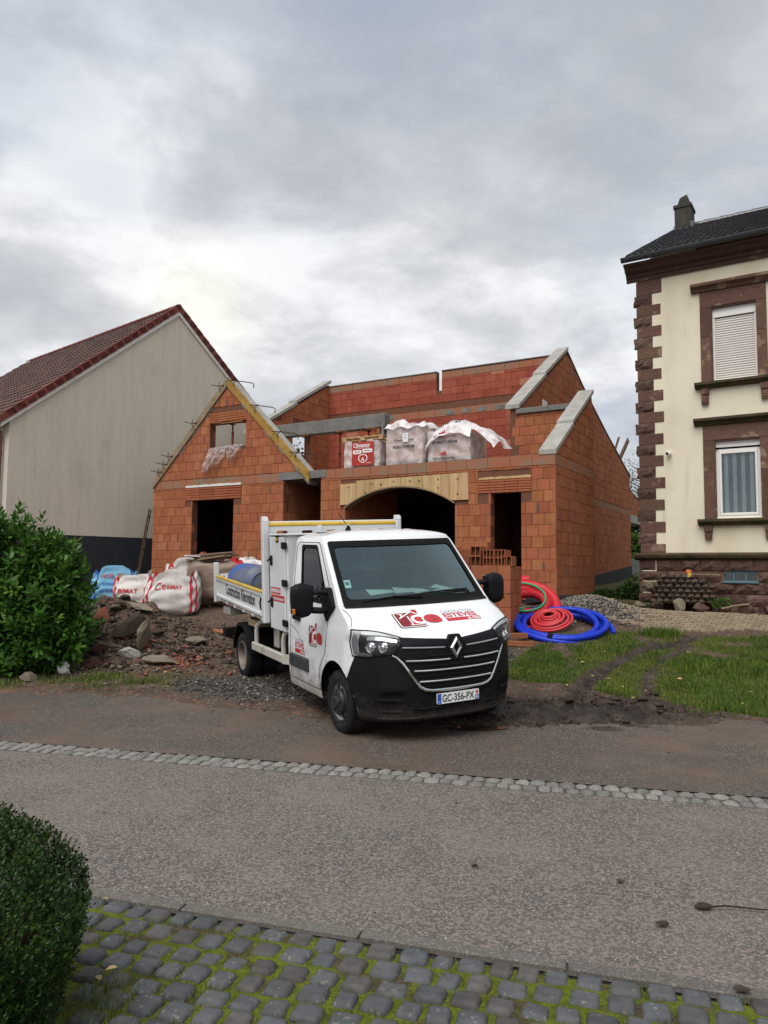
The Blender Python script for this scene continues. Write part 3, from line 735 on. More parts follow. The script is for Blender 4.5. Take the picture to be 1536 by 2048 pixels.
for row in range(2):
    t = -26.0; n = 6.590 + .158 * row; rr = random.Random(row)
    while t < 26:
        L_ = rr.uniform(.096, .135); x, y = nt_xy(n + rr.uniform(-.005, .005), t + L_ / 2)
        mtx = Matrix.Translation((x, y, .006 + rr.uniform(-.004, .005))) @ Matrix.Rotation(AROT + rr.uniform(-.05, .05), 4, 'Z') @ Matrix.Rotation(rr.uniform(-.04, .04), 4, 'X') @ Matrix.Diagonal((L_ / .122, 1, 1, 1))
        if -4.9 < t < 4.1 or (row == 1 and -6.5 < t < 4.1):
            o = bpy.data.objects.new('sett', rr.choice(sett_me)); link(o, gutter); o.matrix_world = mtx
        else:
            vs, fs = lump(2, 2, .112, .148, .05, .003, 1, .3); smass.add(vs, fs, 0, True, mtx)
        t += L_ + rr.uniform(.006, .014)
tag(smass.build('sett_row', M['sett'], gutter), kind='stuff')

# flush concrete kerb on the near side
kerb = strip('kerb', 3.68, 3.785, -40, 40, -.004, M['joint'], askew=True)
rr = random.Random(3); t = -14.0
while t < 14:
    L_ = .998; mb = MB(); mb.box(0, L_ - .008, -.042, .042, -.1, .016, c=.006)
    x, y = k_xy(3.738, t); o = mb.build('kerb_stone', M['kerb'], kerb)
    o.matrix_world = Matrix.Translation((x, y, rr.uniform(-.003, .004))) @ Matrix.Rotation(AROT - .046 + rr.uniform(-.004, .004), 4, 'Z')
    t += L_

# cobbled pavement under the photographer's feet, moss in its joints
pv = []; pf = []
tn = np.arange(-4.2, 4.21, .03); nv_ = np.arange(-.2, 3.67, .03)
for n in nv_:
    for t in tn:
        x, y = k_xy(n, t); pv.append((x, y, 0))
pv = np.array(pv); pn = fbm(pv[:, 0] * 7, pv[:, 1] * 7, 4); pn2 = fbm(pv[:, 0] * 1.6 + 5, pv[:, 1] * 1.6, 3)
pv[:, 2] = .000 + .026 * pn + .020 * pn2 + .0005
k_ = len(tn); ia, ja = np.meshgrid(np.arange(k_ - 1), np.arange(len(nv_) - 1)); a_ = (ja * k_ + ia).ravel()
pavement = tag(link(bpy.data.objects.new('pavement', raw_mesh('pavement', pv, np.stack([a_, a_ + 1, a_ + k_ + 1, a_ + k_], -1), M['moss'], smooth=True))), kind='structure')
tag(strip('pavement_base', -60, 3.66, -40, 40, -.05, M['earth_dark'], askew=True), kind='structure')
cob = [lump_mesh('cobble', M['basalt'] if i < 7 else M['basalt_brown'], nx=8, ny=8, sx=.156, sy=.156, h=.06, rough=.0028, seed=40 + i, edge=.13, dome=.0) for i in range(9)]
cmass = MB(); rr = random.Random(11)
row = 0; n = 3.622
while n > .2:
    D_ = rr.uniform(.112, .132); t = -4.1 + rr.uniform(0, .15)
    while t < 4.1:
        L_ = rr.uniform(.098, .138)
        bow = .02 * math.sin(t * 1.3 + row * .4)
        x, y = k_xy(n + bow + rr.uniform(-.006, .006), t + L_ / 2)
        if x < -1.12 and y < 3.38 and rr.random() < .55:
            t += L_ + .02; continue                       # earth under the box bush
        mtx = Matrix.Translation((x, y, .020 + rr.uniform(-.007, .005))) @ Matrix.Rotation(AROT - .046 + rr.uniform(-.09, .09), 4, 'Z') @ Matrix.Rotation(rr.uniform(-.04, .04), 4, 'X') @ Matrix.Rotation(rr.uniform(-.04, .04), 4, 'Y') @ Matrix.Diagonal((L_ / .158, D_ / .166, 1, 1))
        if y > 2.78 and -1.62 < x < 1.85:
            o = bpy.data.objects.new('cobble', rr.choice(cob)); link(o, pavement); o.matrix_world = mtx
        else:
            vs, fs = lump(2, 2, .15, .15, .07, .003, 1, .3); cmass.add(vs, fs, 0, True, mtx)
        t += L_ + rr.uniform(.015, .032)
    n -= D_ + rr.uniform(.015, .028); row += 1
tag(cmass.build('cobble_field', M['basalt'], pavement), kind='stuff')
# ------------------------------------------------------------------ the brick shell under construction
# local axes: u along the front to the right, v into the depth, w up; origin at the foot of the right front corner
HM = frame((3.694, 16.085, 1.310), R(-30.3))
house = thing('brick_house', 'unfinished roofless house of bare red clay blocks with arched opening', 'house', HM)
_cw = HM.inverted() @ Vector((0, 0, H))
specs = []; massb = {}; smears = MB(); rb = random.Random(21)
def scan(polys, b):
    xs_ = []
    for p in polys:
        for (x0, y0), (x1, y1) in zip(p, p[1:] + p[:1]):
            if (y0 > b) != (y1 > b): xs_.append(x0 + (b - y0) / (y1 - y0) * (x1 - x0))
    xs_.sort(); return list(zip(xs_[::2], xs_[1::2]))
def inter(A, B):
    return [(max(a, c), min(b, d)) for a, b in A for c, d in B if min(b, d) - max(a, c) > .02]
def lay(wall, fn, nrm, polys, w0, w1, mat='brick', L=.27, hgt=.25, indiv=True, smear=.17, off=0.0, slant=False):
    """courses of clay blocks on a wall face"""
    row = 0; w = w0
    while w < w1 - .03:
        b0, b1 = w, min(w + hgt, w1)
        A, B = scan(polys, b0 + .004), scan(polys, b1 - .004)
        C = inter(A, B)
        same = slant and len(A) == len(B)
        for l, r in C:
            k = math.floor((l - off) / L) ; x = off + k * L + (row % 2) * L * .5
            while x > l: x -= L
            cuts = [l]; x += L
            while x < r - .05:
                if x > l + .06: cuts.append(x + rb.uniform(-.012, .012))
                x += L
            cuts.append(r)
            for i in range(len(cuts) - 1):
                q = [cuts[i] + .004, cuts[i + 1] - .004, cuts[i] + .004, cuts[i + 1] - .004]
                if same and i == 0:
                    m_ = [(a, c) for (a, _), (c, _) in zip(A, B) if max(a, c) <= l + 1e-6 and max(a, c) >= l - 1e-6]
                    if m_: q[0], q[2] = m_[0][0] + .004, m_[0][1] + .004
                if same and i == len(cuts) - 2:
                    m_ = [(a, c) for (_, a), (_, c) in zip(A, B) if abs(min(a, c) - r) < 1e-6]
                    if m_: q[1], q[3] = m_[0][0] - .004, m_[0][1] - .004
                pr = rb.uniform(-.005, .004)
                c = fn((q[0] + q[1]) / 2, (b0 + b1) / 2, 0)
                dv_ = Vector(c) - _cw; cs = abs(dv_.normalized().dot(nrm))
                sc = (q[1] - q[0]) * (b1 - b0) * cs / dv_.length_squared
                specs.append((sc if indiv else 0, wall, fn, q, b0 + .0035, b1 - .0035, pr, mat))
                if i and rb.random() < smear:
                    h_ = rb.uniform(.6, .95) * (b1 - b0); e_ = rb.uniform(.014, .032)
                    xx = cuts[i]; vs = [fn(xx + sx * e_ * (1 - .4 * abs(j - 1)) + rb.uniform(-.004, .004), b0 + .02 + h_ * j / 2, dd) for dd in (-.009, .02) for j in range(3) for sx in (-1, 1)]
                    smears.add(vs, [(0, 1, 3, 2), (2, 3, 5, 4), (0, 6, 7, 1), (4, 5, 11, 10), (0, 2, 8, 6), (2, 4, 10, 8), (1, 7, 9, 3), (3, 9, 11, 5)])
        w += hgt; row += 1
def brick_geo(mb, fn, q, b0, b1, pr):
    e = .004
    f = [fn(q[0] + e, b0 + e, pr), fn(q[1] - e, b0 + e, pr), fn(q[3] - e, b1 - e, pr), fn(q[2] + e, b1 - e, pr)]
    s1 = [fn(q[0], b0, pr + e), fn(q[1], b0, pr + e), fn(q[3], b1, pr + e), fn(q[2], b1, pr + e)]
    bk = [fn(q[0], b0, .05), fn(q[1], b0, .05), fn(q[3], b1, .05), fn(q[2], b1, .05)]
    fs = [(0, 1, 2, 3)]
    for i in range(4):
        j = (i + 1) % 4; fs += [(i, j, 4 + j, 4 + i), (4 + i, 4 + j, 8 + j, 8 + i)]
    fs.append((11, 10, 9, 8))
    mb.add(f + s1 + bk, fs)
def Fv(v0): return lambda a, b, d: (a, v0 + d, b)           # a face looking to the street
def Su(u0): return lambda a, b, d: (u0 - d, a, b)           # a face looking to the right
def Sl(u0): return lambda a, b, d: (u0 + d, a, b)
NF, NS = Vector((0, 1, 0)), Vector((1, 0, 0))
def rect(a0, a1, b0, b1): return [(a0, b0), (a1, b0), (a1, b1), (a0, b1)]
def core(name, fn, polys, th, mat='mortar', d0=.014, parent=None, **k):
    mb = MB(); mb.prism(polys, fn, d0, th); return mb.build(name, M[mat], house if parent is None else parent)

# --- ground floor front, with its four openings
AR = 2.79; AH = math.asin(1.52 / AR)                      # segmental arch
def arc_pt(f, r=AR): t = math.pi / 2 - AH + 2 * AH * f; return (-3.9 + r * math.cos(t), 2.51 - AR + r * math.sin(t))
ARC = [(-5.42, -.25), (-2.38, -.25), (-2.38, 2.06)] + [arc_pt(i / 14) for i in range(1, 14)] + [(-5.42, 2.06)]
front = [rect(-12.24, -.03, -.7, 3.05)]
holes = [rect(-10.67, -9.11, -.25, 2.43), rect(-7.38, -6.17, -.25, 2.84), ARC, rect(-1.5, -.78, -.25, 2.235)]
wf = core('front_wall', Fv(0), front + holes, .24)
panel_hole = [(-5.55, 2.12), (-2.03, 2.12), (-2.05, 2.74), (-5.52, 2.70)]
brick_area = [rect(-12.24, 0, 0, 2.80), holes[0], holes[1], rect(-5.54, -2.05, 2.115, 2.72), rect(-5.42, -2.38, -.25, 2.115), holes[3], rect(-10.93, -8.83, 2.435, 2.86), rect(-1.8, -.54, 2.24, 2.62)]
# keep the scan even-odd: the lintels sit directly on top of their openings
lay(wf, Fv(0), NF, brick_area, 0.0, 2.80)
lay(wf, Fv(0), NF, [rect(-12.24, 0, -.14, -.004), rect(-10.67, -9.11, -.3, 0), rect(-7.38, -6.17, -.3, 0), rect(-5.42, -2.38, -.3, 0), rect(-1.5, -.78, -.3, 0)], -.14, 0.0, hgt=.136)
# ring beam: shuttering blocks half a metre long, smeared with cement
lay(wf, Fv(0), NF, [rect(-12.24, -7.40, 2.803, 3.045), rect(-6.15, 0, 2.803, 3.045)], 2.803, 3.045, 'ring', L=.52, hgt=.242, smear=0)
mb = MB(); mb.box(-7.55, -6.0, -.012, .2, 2.845, 3.05, c=.008); mb.build('lintel_beam', M['concrete_dk'], house)
# joints of the reveals: blocks seen in the depth of the openings
for nm, u0, v1, b1, sgn in (('door_reveal', -10.67, .24, 2.43, 1), ('arch_reveal', -5.42, .24, 2.1, 1), ('door_reveal', -1.5, .24, 2.235, 1), ('porch_wall', -7.38, 3.0, 2.83, 1)):
    o = core(nm, Su(u0), [rect(.02, v1, -.25, b1)], .06, d0=.012)
    lay(o, Su(u0), NS, [rect(.005, v1, -.25, b1)], -.25, b1, L=.25, smear=.06, indiv=nm == 'porch_wall')
# lintels of ribbed clay under a strip of pale foam
def lintel(u0, u1, w0, w1, n):
    for i in range(n):
        a0, a1 = lerp(u0, u1, i / n) + .004, lerp(u0, u1, (i + 1) / n) - .004
        mb = MB(); mb.box(a0, a1, .010, .16, w0, w1)
        k = 5; hh = (w1 - w0) / k
        for j in range(k): mb.box(a0, a1, -.008, .012, w0 + j * hh + .008, w0 + (j + 1) * hh - .012)
        mb.build('lintel_block', M['brick'], wf)
lintel(-10.93, -8.83, 2.435, 2.80, 4); lintel(-1.80, -.54, 2.24, 2.545, 4)
mb = MB()
def ragged(mb, u0, u1, w0, w1, n, d0, d1, amp):
    rr = random.Random(int(u0 * 100)); top = [(lerp(u0, u1, i / n), w1 + rr.uniform(-amp, 0)) for i in range(n, -1, -1)]
    mb.prism([[(u0, w0), (u1, w0)] + top], Fv(0), d0, d1)
ragged(mb, -10.92, -8.84, 2.805, 2.875, 18, -.02, .03, .022); mb.build('foam_strip', M['white_paint'], house)
mb = MB(); ragged(mb, -1.78, -.55, 2.55, 2.61, 12, -.012, .03, .02); mb.build('foam_strip', M['wood_new'], house)

# --- arch: shuttering of upright boards round the segmental opening
ua, ub = -5.55, -2.03
nbd = 15; rr = random.Random(5)
def arc_w(u):
    return 2.51 - AR + math.sqrt(AR * AR - (u + 3.9) ** 2)
for i in range(nbd):
    a0, a1 = lerp(ua, ub, i / nbd) + .002, lerp(ua, ub, (i + 1) / nbd) - .002
    top = [lerp(2.70, 2.745, (a - ua) / (ub - ua)) + (-.06 if i < 2 else 0) for a in (a0, a1)]
    lo = [(lerp(a0, a1, k / 5), max(2.115, arc_w(lerp(a0, a1, k / 5)) + .005)) for k in range(6)]
    mb = MB(); mb.prism([lo + [(a1, top[1]), (a0, top[0])]], Fv(0), -.030 + rr.uniform(-.003, .003), -.002)
    mb.build('arch_board', M['wood_new'], wf)
for u_, w_ in ((-5.3, 2.55), (-4.62, 2.6), (-4.35, 2.58), (-4.0, 2.63), (-3.55, 2.62), (-3.3, 2.61), (-2.8, 2.62), (-2.3, 2.6), (-2.8, 2.42), (-2.3, 2.25), (-4.8, 2.4)):
    mb = MB(); mb.cyl((u_, -.036, w_), (u_, -.02, w_), .022, 10); mb.build('fixing_plate', M['wood_old'], wf)
mb = MB()                                               # plywood soffit, following the curve
N_ = 18
for i in range(N_):
    pts = [arc_pt(i / N_), arc_pt((i + 1) / N_), arc_pt((i + 1) / N_, AR - .022), arc_pt(i / N_, AR - .022)]
    mb.prism([pts], Fv(0), -.028, .26)
mb.build('arch_soffit', M['wood_grey'], house)

# --- cross gable over the left wing
GA = [(-12.20, 3.055), (-6.66, 3.055), (-9.41, 5.72)]
win = rect(-10.05, -8.72, 3.885, 4.62)
gw = core('gable_wall', Fv(0), [GA, win], .24)
lay(gw, Fv(0), NF, [GA, rect(-10.05, -8.72, 3.885, 4.90)], 3.055, 5.70, slant=True)
for i in range(4):
    a0, a1 = lerp(-10.10, -8.67, i / 4) + .004, lerp(-10.10, -8.67, (i + 1) / 4) - .004
    mb = MB(); mb.box(a0, a1, .01, .2, 4.63, 4.895)
    for j in range(4): mb.box(a0, a1, -.008, .012, 4.64 + j * .065, 4.69 + j * .065)
    mb.build('lintel_block', M['brick'], gw)
o = core('window_reveal', Su(-10.05), [rect(.02, .24, 3.885, 4.62)], .05, d0=.012); lay(o, Su(-10.05), NS, [rect(.005, .24, 3.885, 4.62)], 3.885, 4.62, L=.25, smear=0, indiv=False)
# concrete rake beams behind their shuttering boards
def slope_bar(mb, a0, b0, a1, b1, below, fn, d0, d1, above=0.0):
    mb.prism([[(a0, b0 - below), (a1, b1 - below), (a1, b1 + above), (a0, b0 + above)]], fn, d0, d1)
mb = MB(); slope_bar(mb, -9.40, 5.83, -6.56, 3.0, .30, Fv(0), .0, .40); slope_bar(mb, -12.22, 3.05, -9.40, 5.83, .25, Fv(0), .0, .40)
mb.build('rake_beam', M['concrete'], house)
mb = MB(); slope_bar(mb, -9.385, 5.865, -6.52, 3.03, .275, Fv(0), -.05, -.004); mb.build('shuttering_board', M['wood_form'], house)
mb = MB(); slope_bar(mb, -12.24, 3.08, -9.395, 5.865, .235, Fv(0), -.05, -.004); mb.build('shuttering_board', M['wood_grey'], house)
for (u_, w_) in ((-9.2, 5.68), (-8.42, 4.90), (-7.62, 4.10), (-7.02, 3.50)):     # bent ties left in the right-hand rake
    mb = MB(); mb.tube([(u_ - .10, -.12, w_ + .07), (u_ + .10, .0, w_ + .06), (u_ + .42, .25, w_ + .02), (u_ + .50, .28, w_ - .02), (u_ + .50, .25, w_ - .14)], .013, 6)
    mb.tube([(u_ + .14, -.02, w_ + .09), (u_ + .06, -.08, w_ - .02), (u_ + .08, -.10, w_ - .10)], .013, 6); mb.build('rebar_tie', M['rebar'], house)
for (u_, w_) in ((-9.62, 5.60), (-10.62, 4.62), (-11.55, 3.72), (-11.75, 3.50), (-11.95, 3.28)):
    mb = MB(); mb.tube([(u_ - .42, -.02, w_ + .13), (u_ - .1, -.05, w_ + .05), (u_ + .12, -.07, w_ + .05)], .011, 6)
    mb.tube([(u_ - .06, -.06, w_ + .16), (u_ - .05, -.09, w_ + .0), (u_ + .02, -.10, w_ - .08)], .011, 6); mb.build('rebar_tie', M['rebar'], house)

# --- right annexe: side wall with raked top, and the wall across behind the terrace
AN = [(.03, -.7), (3.12, -.7), (3.12, 4.93), (0.03, 3.05)]
wa = core('annexe_wall', Su(0), [AN], .30)
lay(wa, Su(0), NS, [rect(0.0, 3.12, -.14, 2.80)], -.14, 2.80, L=.27, smear=.05, off=.1)
lay(wa, Su(0), NS, [rect(0, 3.12, 2.803, 3.045)], 2.803, 3.045, 'ring', L=.52, hgt=.242, smear=0)
lay(wa, Su(0), NS, [[(0.05, 3.05), (3.12, 3.05), (3.12, 4.90)]], 3.05, 4.92, L=.27, smear=.04, slant=True)
core('annexe_inner_face', Sl(-.32), [[(0.1, 3.05), (3.1, 3.05), (3.1, 4.88)]], .02)
def cap(name, fn, segs, d0, d1, th, mat='concrete'):
    for (a0, b0, a1, b1) in segs:
        mb = MB(); mb.prism([[(a0, b0), (a1, b1), (a1, b1 + th), (a0, b0 + th)]], fn, d0, d1); mb.build(name, M[mat], house)
cap('coping', Su(0), [(-.02, 3.035, 1.36, 3.88), (1.30, 3.90, 3.16, 5.02)], -.03, .36, .10)
cw_ = core('cross_wall', Fv(3.0), [rect(-2.1, -.02, -.5, 4.64)], .22)
lay(cw_, Fv(3.0), NF, [rect(-2.1, -.30, 3.05, 4.63)], 3.05, 4.63, L=.27, smear=.08)
mb = MB(); mb.box(-1.98, -.30, 2.94, 3.22, 4.64, 4.78, c=.01); mb.build('wall_beam', M['concrete_dk'], house)

# --- main block: right gable, ridge wall, left gable
GR = [(3.0, -.7), (16.2, -.7), (16.2, 4.42), (12.5, 5.57), (10.5, 6.25), (9.17, 6.72), (7.45, 7.44), (3.0, 4.80)]
wr = core('main_gable', Su(-1.9), [GR], .25)
lay(wr, Su(-1.9), NS, [[(3.0, 4.75), (3.0, 2.80), (3.001, .3), (16.2, .3), (16.2, 2.78), (3.0, 2.78)]], .3, 2.78, L=.28, smear=.05, indiv=False)
lay(wr, Su(-1.9), NS, [rect(3, 16.2, 2.783, 3.03)], 2.783, 3.03, 'ring', L=.52, hgt=.247, smear=0, indiv=False)
lay(wr, Su(-1.9), NS, [[(3.0, 3.05), (16.2, 3.05), (16.2, 4.40), (12.5, 5.55), (10.5, 6.22), (9.17, 6.70), (7.45, 7.42), (3.0, 4.78)]], 3.05, 7.42, L=.28, smear=.06, slant=True)
core('gable_inner_face', Sl(-2.17), [[(3.0, 3.05), (7.3, 3.05), (7.3, 7.3), (3.0, 4.75)]], .02)
cap('coping', Su(-1.9), [(2.92, 4.79, 5.22, 6.16), (5.14, 6.17, 7.47, 7.53)], -.03, .36, .11)
mb = MB()
rp = [(7.47, 7.50), (9.17, 6.78), (10.5, 6.31), (12.5, 5.63), (16.25, 4.48)]
for (a0, b0), (a1, b1) in zip(rp[:-1], rp[1:]): mb.prism([[(a0, b0 - .05), (a1, b1 - .05), (a1, b1), (a0, b0)]], Su(-1.9), -.02, .3)
mb.build('verge_strip', M['concrete_dk'], house)
mb = MB(); mb.prism([rect(4.92, 5.32, 5.02, 5.42)], Su(-1.9), -.02, .0); mb.build('foam_board', M['white_thing'], house)
for (a0, b0, a1, b1) in ((13.83, 5.10, 14.7, 5.85), (14.6, 4.95, 16.3, 6.05), (14.75, 4.90, 16.45, 5.98)):
    mb = MB(); mb.tube([(-1.98, a0, b0), (-1.98, a1, b1)], .05, 4); mb.build('rafter_stub', M['wood_old'], house)
mb = MB(); mb.prism([[(3.0, -.9), (16.2, -.9), (16.2, .73), (10.2, .33), (6.0, .02), (3.0, .0)]], Su(-1.9), -.025, .0); mb.build('damp_proof_band', M['bitumen'], house)
mb = MB(); mb.prism([rect(-.02, 3.14, -.7, -.145)], Su(0), -.02, .02); mb.prism([rect(-12.25, .02, -.7, -.145)], Fv(0), -.02, .02); mb.build('damp_proof_band', M['bitumen'], house)
# rear extension with its pale lintel
we = core('rear_wall', Su(-2.25), [[(16.2, 2.98), (20.2, 2.98), (20.2, 3.75), (18.4, 4.0), (16.2, 4.75)]], .25)
lay(we, Su(-2.25), NS, [[(16.2, 2.98), (20.2, 2.98), (20.2, 3.75), (18.4, 4.0), (16.2, 4.75)]], 2.98, 4.7, L=.28, indiv=False)
mb = MB(); mb.box(-2.5, -2.23, 16.2, 20.2, 2.62, 2.975, c=.01); mb.build('lintel_beam', M['concrete'], house)
mb = MB(); mb.box(-2.5, -2.23, 16.2, 20.5, -.6, 1.05, c=.01); mb.build('low_wall', M['concrete_dk'], house)

RW = [(-11.1, 3.0), (-2.1, 3.0), (-2.1, 7.40), (-6.32, 7.40), (-6.32, 6.72), (-6.52, 6.72), (-6.52, 7.38), (-11.1, 7.38)]
wg = core('ridge_wall', Fv(7.4), [RW], .22)
lay(wg, Fv(7.4), NF, [RW, rect(-11.05, -2.1, 5.80, 6.06)], 3.05, 7.14, 'brick_red', L=.50, smear=.03, indiv=False)
lay(wg, Fv(7.4), NF, [[(-11.1, 7.14), (-2.1, 7.14), (-2.1, 7.39), (-6.32, 7.39), (-6.32, 7.135), (-6.52, 7.135), (-6.52, 7.37), (-11.1, 7.37)]], 7.14, 7.37, 'ring', L=.5, hgt=.23, smear=0, indiv=False)
lay(wg, Fv(7.4), NF, [rect(-11.0, -2.1, 5.805, 6.055)], 5.805, 6.055, 'ring', L=.6, smear=0, indiv=False)
rr = random.Random(9)
for i in range(7):
    u_ = -9.0 + i * .6 + (1.2 if i > 1 else 0) - .1
    if i in (2,): continue
    vs = []
    put = [(u_ + .20 * math.cos(t) * rr.uniform(.75, 1.05) + .1, 5.925 + .095 * math.sin(t) * rr.uniform(.75, 1.05)) for t in [2 * math.pi * k / 12 for k in range(12)]]
    mb = MB(); mb.prism([put], Fv(7.4), -.012, .02); mb.build('soot_patch', M['concrete_dk'], wg)
mb = MB()
for a0, a1, zz in ((-11.1, -6.52, 7.385), (-6.32, -2.1, 7.405)): mb.box(a0, a1, 7.38, 7.63, zz, zz + .03)
mb.build('wall_cap', M['concrete_dk'], house)
GL = [(3.0, 3.0), (7.4, 3.0), (7.4, 7.46), (11.5, 5.9), (11.5, 3.0), (14, 3.0), (14, 5.0), (7.4, 7.48), (3.0, 4.92)]
GL = [(3.0, 3.0), (14, 3.0), (14, 5.0), (7.4, 7.46), (3.0, 4.92)]
wl = core('left_gable', Su(-11.05), [GL, rect(5.18, 6.28, 4.12, 5.36)], .25)
lay(wl, Su(-11.05), NS, [[(3.0, 3.05), (7.39, 3.05), (7.39, 7.42), (3.0, 4.90)], rect(5.18, 6.28, 4.12, 5.60)], 3.05, 7.42, L=.28, smear=.12, slant=True)
mb = MB()
for j in range(4): mb.box(-11.07, -11.03, 5.1, 6.4, 5.365 + j * .06, 5.41 + j * .06)
mb.build('lintel_block', M['brick'], wl)
cap('coping', Su(-11.05), [(2.95, 4.93, 5.42, 6.33), (5.34, 6.36, 7.48, 7.56)], -.03, .34, .11)
# beam waiting over the terrace, its end wrapped in black sheet
mb = MB(); mb.box(-10.8, -6.10, 2.92, 3.20, 4.66, 5.06, c=.012); mb.build('terrace_beam', M['concrete_dk'], house)
mb = MB(); mb.box(-6.105, -5.98, 2.89, 3.23, 4.20, 5.07, c=.03); mb.build('wrapped_beam_end', M['concrete_dk'], house); mb = MB(); mb.grid(lambda a, b: (-5.99 + .10 * a, 2.87 - .03 * math.sin(7 * b), 4.15 + .5 * b + .04 * math.sin(9 * a)), 4, 6); mb.build('black_sheet', M['bitumen'], house)
mb = MB(); mb.box(-6.34, -6.17, 2.95, 3.18, 3.05, 4.655); mb.build('beam_post', M['brick'], house)

# --- slab, inside floor and the walls that keep the inside dark
mb = MB(); mb.box(-12.1, -.30, .246, 2.995, 2.82, 3.04); mb.box(-11.0, -2.16, 2.995, 7.39, 2.82, 3.04); mb.build('floor_slab', M['concrete_dk'], house)
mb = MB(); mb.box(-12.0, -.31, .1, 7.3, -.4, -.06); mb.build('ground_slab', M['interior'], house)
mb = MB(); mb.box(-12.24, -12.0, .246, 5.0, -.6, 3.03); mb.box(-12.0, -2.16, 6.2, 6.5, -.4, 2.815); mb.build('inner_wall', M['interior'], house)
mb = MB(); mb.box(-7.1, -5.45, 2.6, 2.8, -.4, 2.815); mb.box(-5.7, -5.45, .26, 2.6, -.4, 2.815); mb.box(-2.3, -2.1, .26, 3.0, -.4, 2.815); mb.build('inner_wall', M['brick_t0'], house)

# the 300 blocks that show largest are objects of their own; the rest is one part per wall
specs.sort(key=lambda s: -s[0])
for i, (sc, wall, fn, q, b0, b1, pr, mat) in enumerate(specs):
    if i < 300 and sc > 0:
        mb = MB(); brick_geo(mb, fn, q, b0, b1, pr); mb.build('brick', M[mat], wall, sharp=0)
    else:
        mk = (wall.name, mat)
        if mk not in massb: massb[mk] = (MB(), wall, mat)
        k0 = len(massb[mk][0].f); brick_geo(massb[mk][0], fn, q, b0, b1, pr)
        if mat == 'brick': massb[mk][0].m[k0:] = [rb.choice((0, 0, 1, 2, 3))] * (len(massb[mk][0].f) - k0)
        elif mat == 'brick_red': massb[mk][0].m[k0:] = [rb.choice((0, 0, 1, 0, 1, 2 if rb.random() < .3 else 0))] * (len(massb[mk][0].f) - k0)
BT = [M['brick_t%d' % i] for i in range(4)]; BR = [M['brick_r%d' % i] for i in range(3)]
for mb, wall, mat in massb.values():
    tag(mb.build('brick_courses', BT if mat == 'brick' else (BR if mat == 'brick_red' else M[mat]), wall, sharp=0), kind='stuff')
tag(smears.build('mortar_smear', M['smear'], house), kind='stuff')
print('bricks', len(specs))

# --- things on the shell
def prop(u_, v_, w0, w1, label, plank=.5):
    t = thing('steel_prop', label, 'prop', HM @ Matrix.Translation((u_, v_, w0)), 'rusty steel props')
    h_ = w1 - w0
    mb = MB(); mb.cyl((0, 0, 0), (0, 0, h_ * .62), .032, 10); mb.build('outer_tube', M['rust'], t)
    mb = MB(); mb.cyl((0, 0, h_ * .55), (0, 0, h_ - .03), .024, 10); mb.cyl((0, 0, h_ * .58), (0, 0, h_ * .63), .045, 10); mb.build('inner_tube', M['rust'], t)
    for z_ in (0, h_ - .03): mb = MB(); mb.box(-.07, .07, -.07, .07, z_, z_ + .009); mb.build('plate', M['rust'], t)
    if plank:
        for k in (0, 1):
            mb = MB(); mb.box(-plank / 2, plank / 2, -.05, .05, 0, .03, M=Matrix.Translation((0, -.02 + .05 * k, h_ - .02 + k * .03)) @ Matrix.Rotation(R(-62 + 25 * k), 4, 'Z') @ Matrix.Rotation(R(4), 4, 'Y')); mb.build('head_board', M['wood_red'], t)
    return t
prop(-7.64, 3.06, 3.05, 4.63, 'full height rusty prop left of the red labelled pallet', .9)
prop(-6.62, 3.06, 3.05, 4.63, 'rusty prop behind the empty pallet on the red labelled bricks', .8)
prop(-8.95, 3.06, 3.05, 4.63, 'rusty prop in front of the tree, beside the yellow rake board', .6)
prop(-9.30, .12, 3.89, 4.56, 'short rusty prop standing in the window opening of the small gable', 0)
rr = random.Random(4)
for i in range(5):
    tg = 'loose board on top of the prop in the gable window opening'
    mb = MB(); mb.box(-.6, .6, -.05, .05, 0, .022, M=Matrix.Translation((-9.32 + rr.uniform(-.06, .06), .08 + rr.uniform(-.1, .06), 4.565 + .0 + i * .006 - (i > 2) * .026)) @ Matrix.Rotation(rr.uniform(-.25, .25), 4, 'Z') @ Matrix.Rotation(rr.uniform(-.05, .05), 4, 'Y'))
    o = mb.build('prop_board', M['wood_red'], house)
# ladder in the gap on the left
t = thing('ladder', 'old dark wooden ladder leaning on the left end of the brick house', 'ladder', HM @ Matrix.Translation((-12.75, -.1, -.1)))
for v_ in (0, .36):
    mb = MB(); mb.tube([(-.06 - v_ * .9, v_, 0), (.46 - v_ * .9, v_, 2.35)], .03, 4); mb.build('rail', M['wood_old'], t)
for i in range(7):
    f = (i + .6) / 7.3; mb = MB(); mb.cyl((-.06 + .52 * f, 0, 2.35 * f), (-.06 - .324 + .52 * f, .36, 2.35 * f), .018, 8); mb.build('rung', M['wood_old'], t)
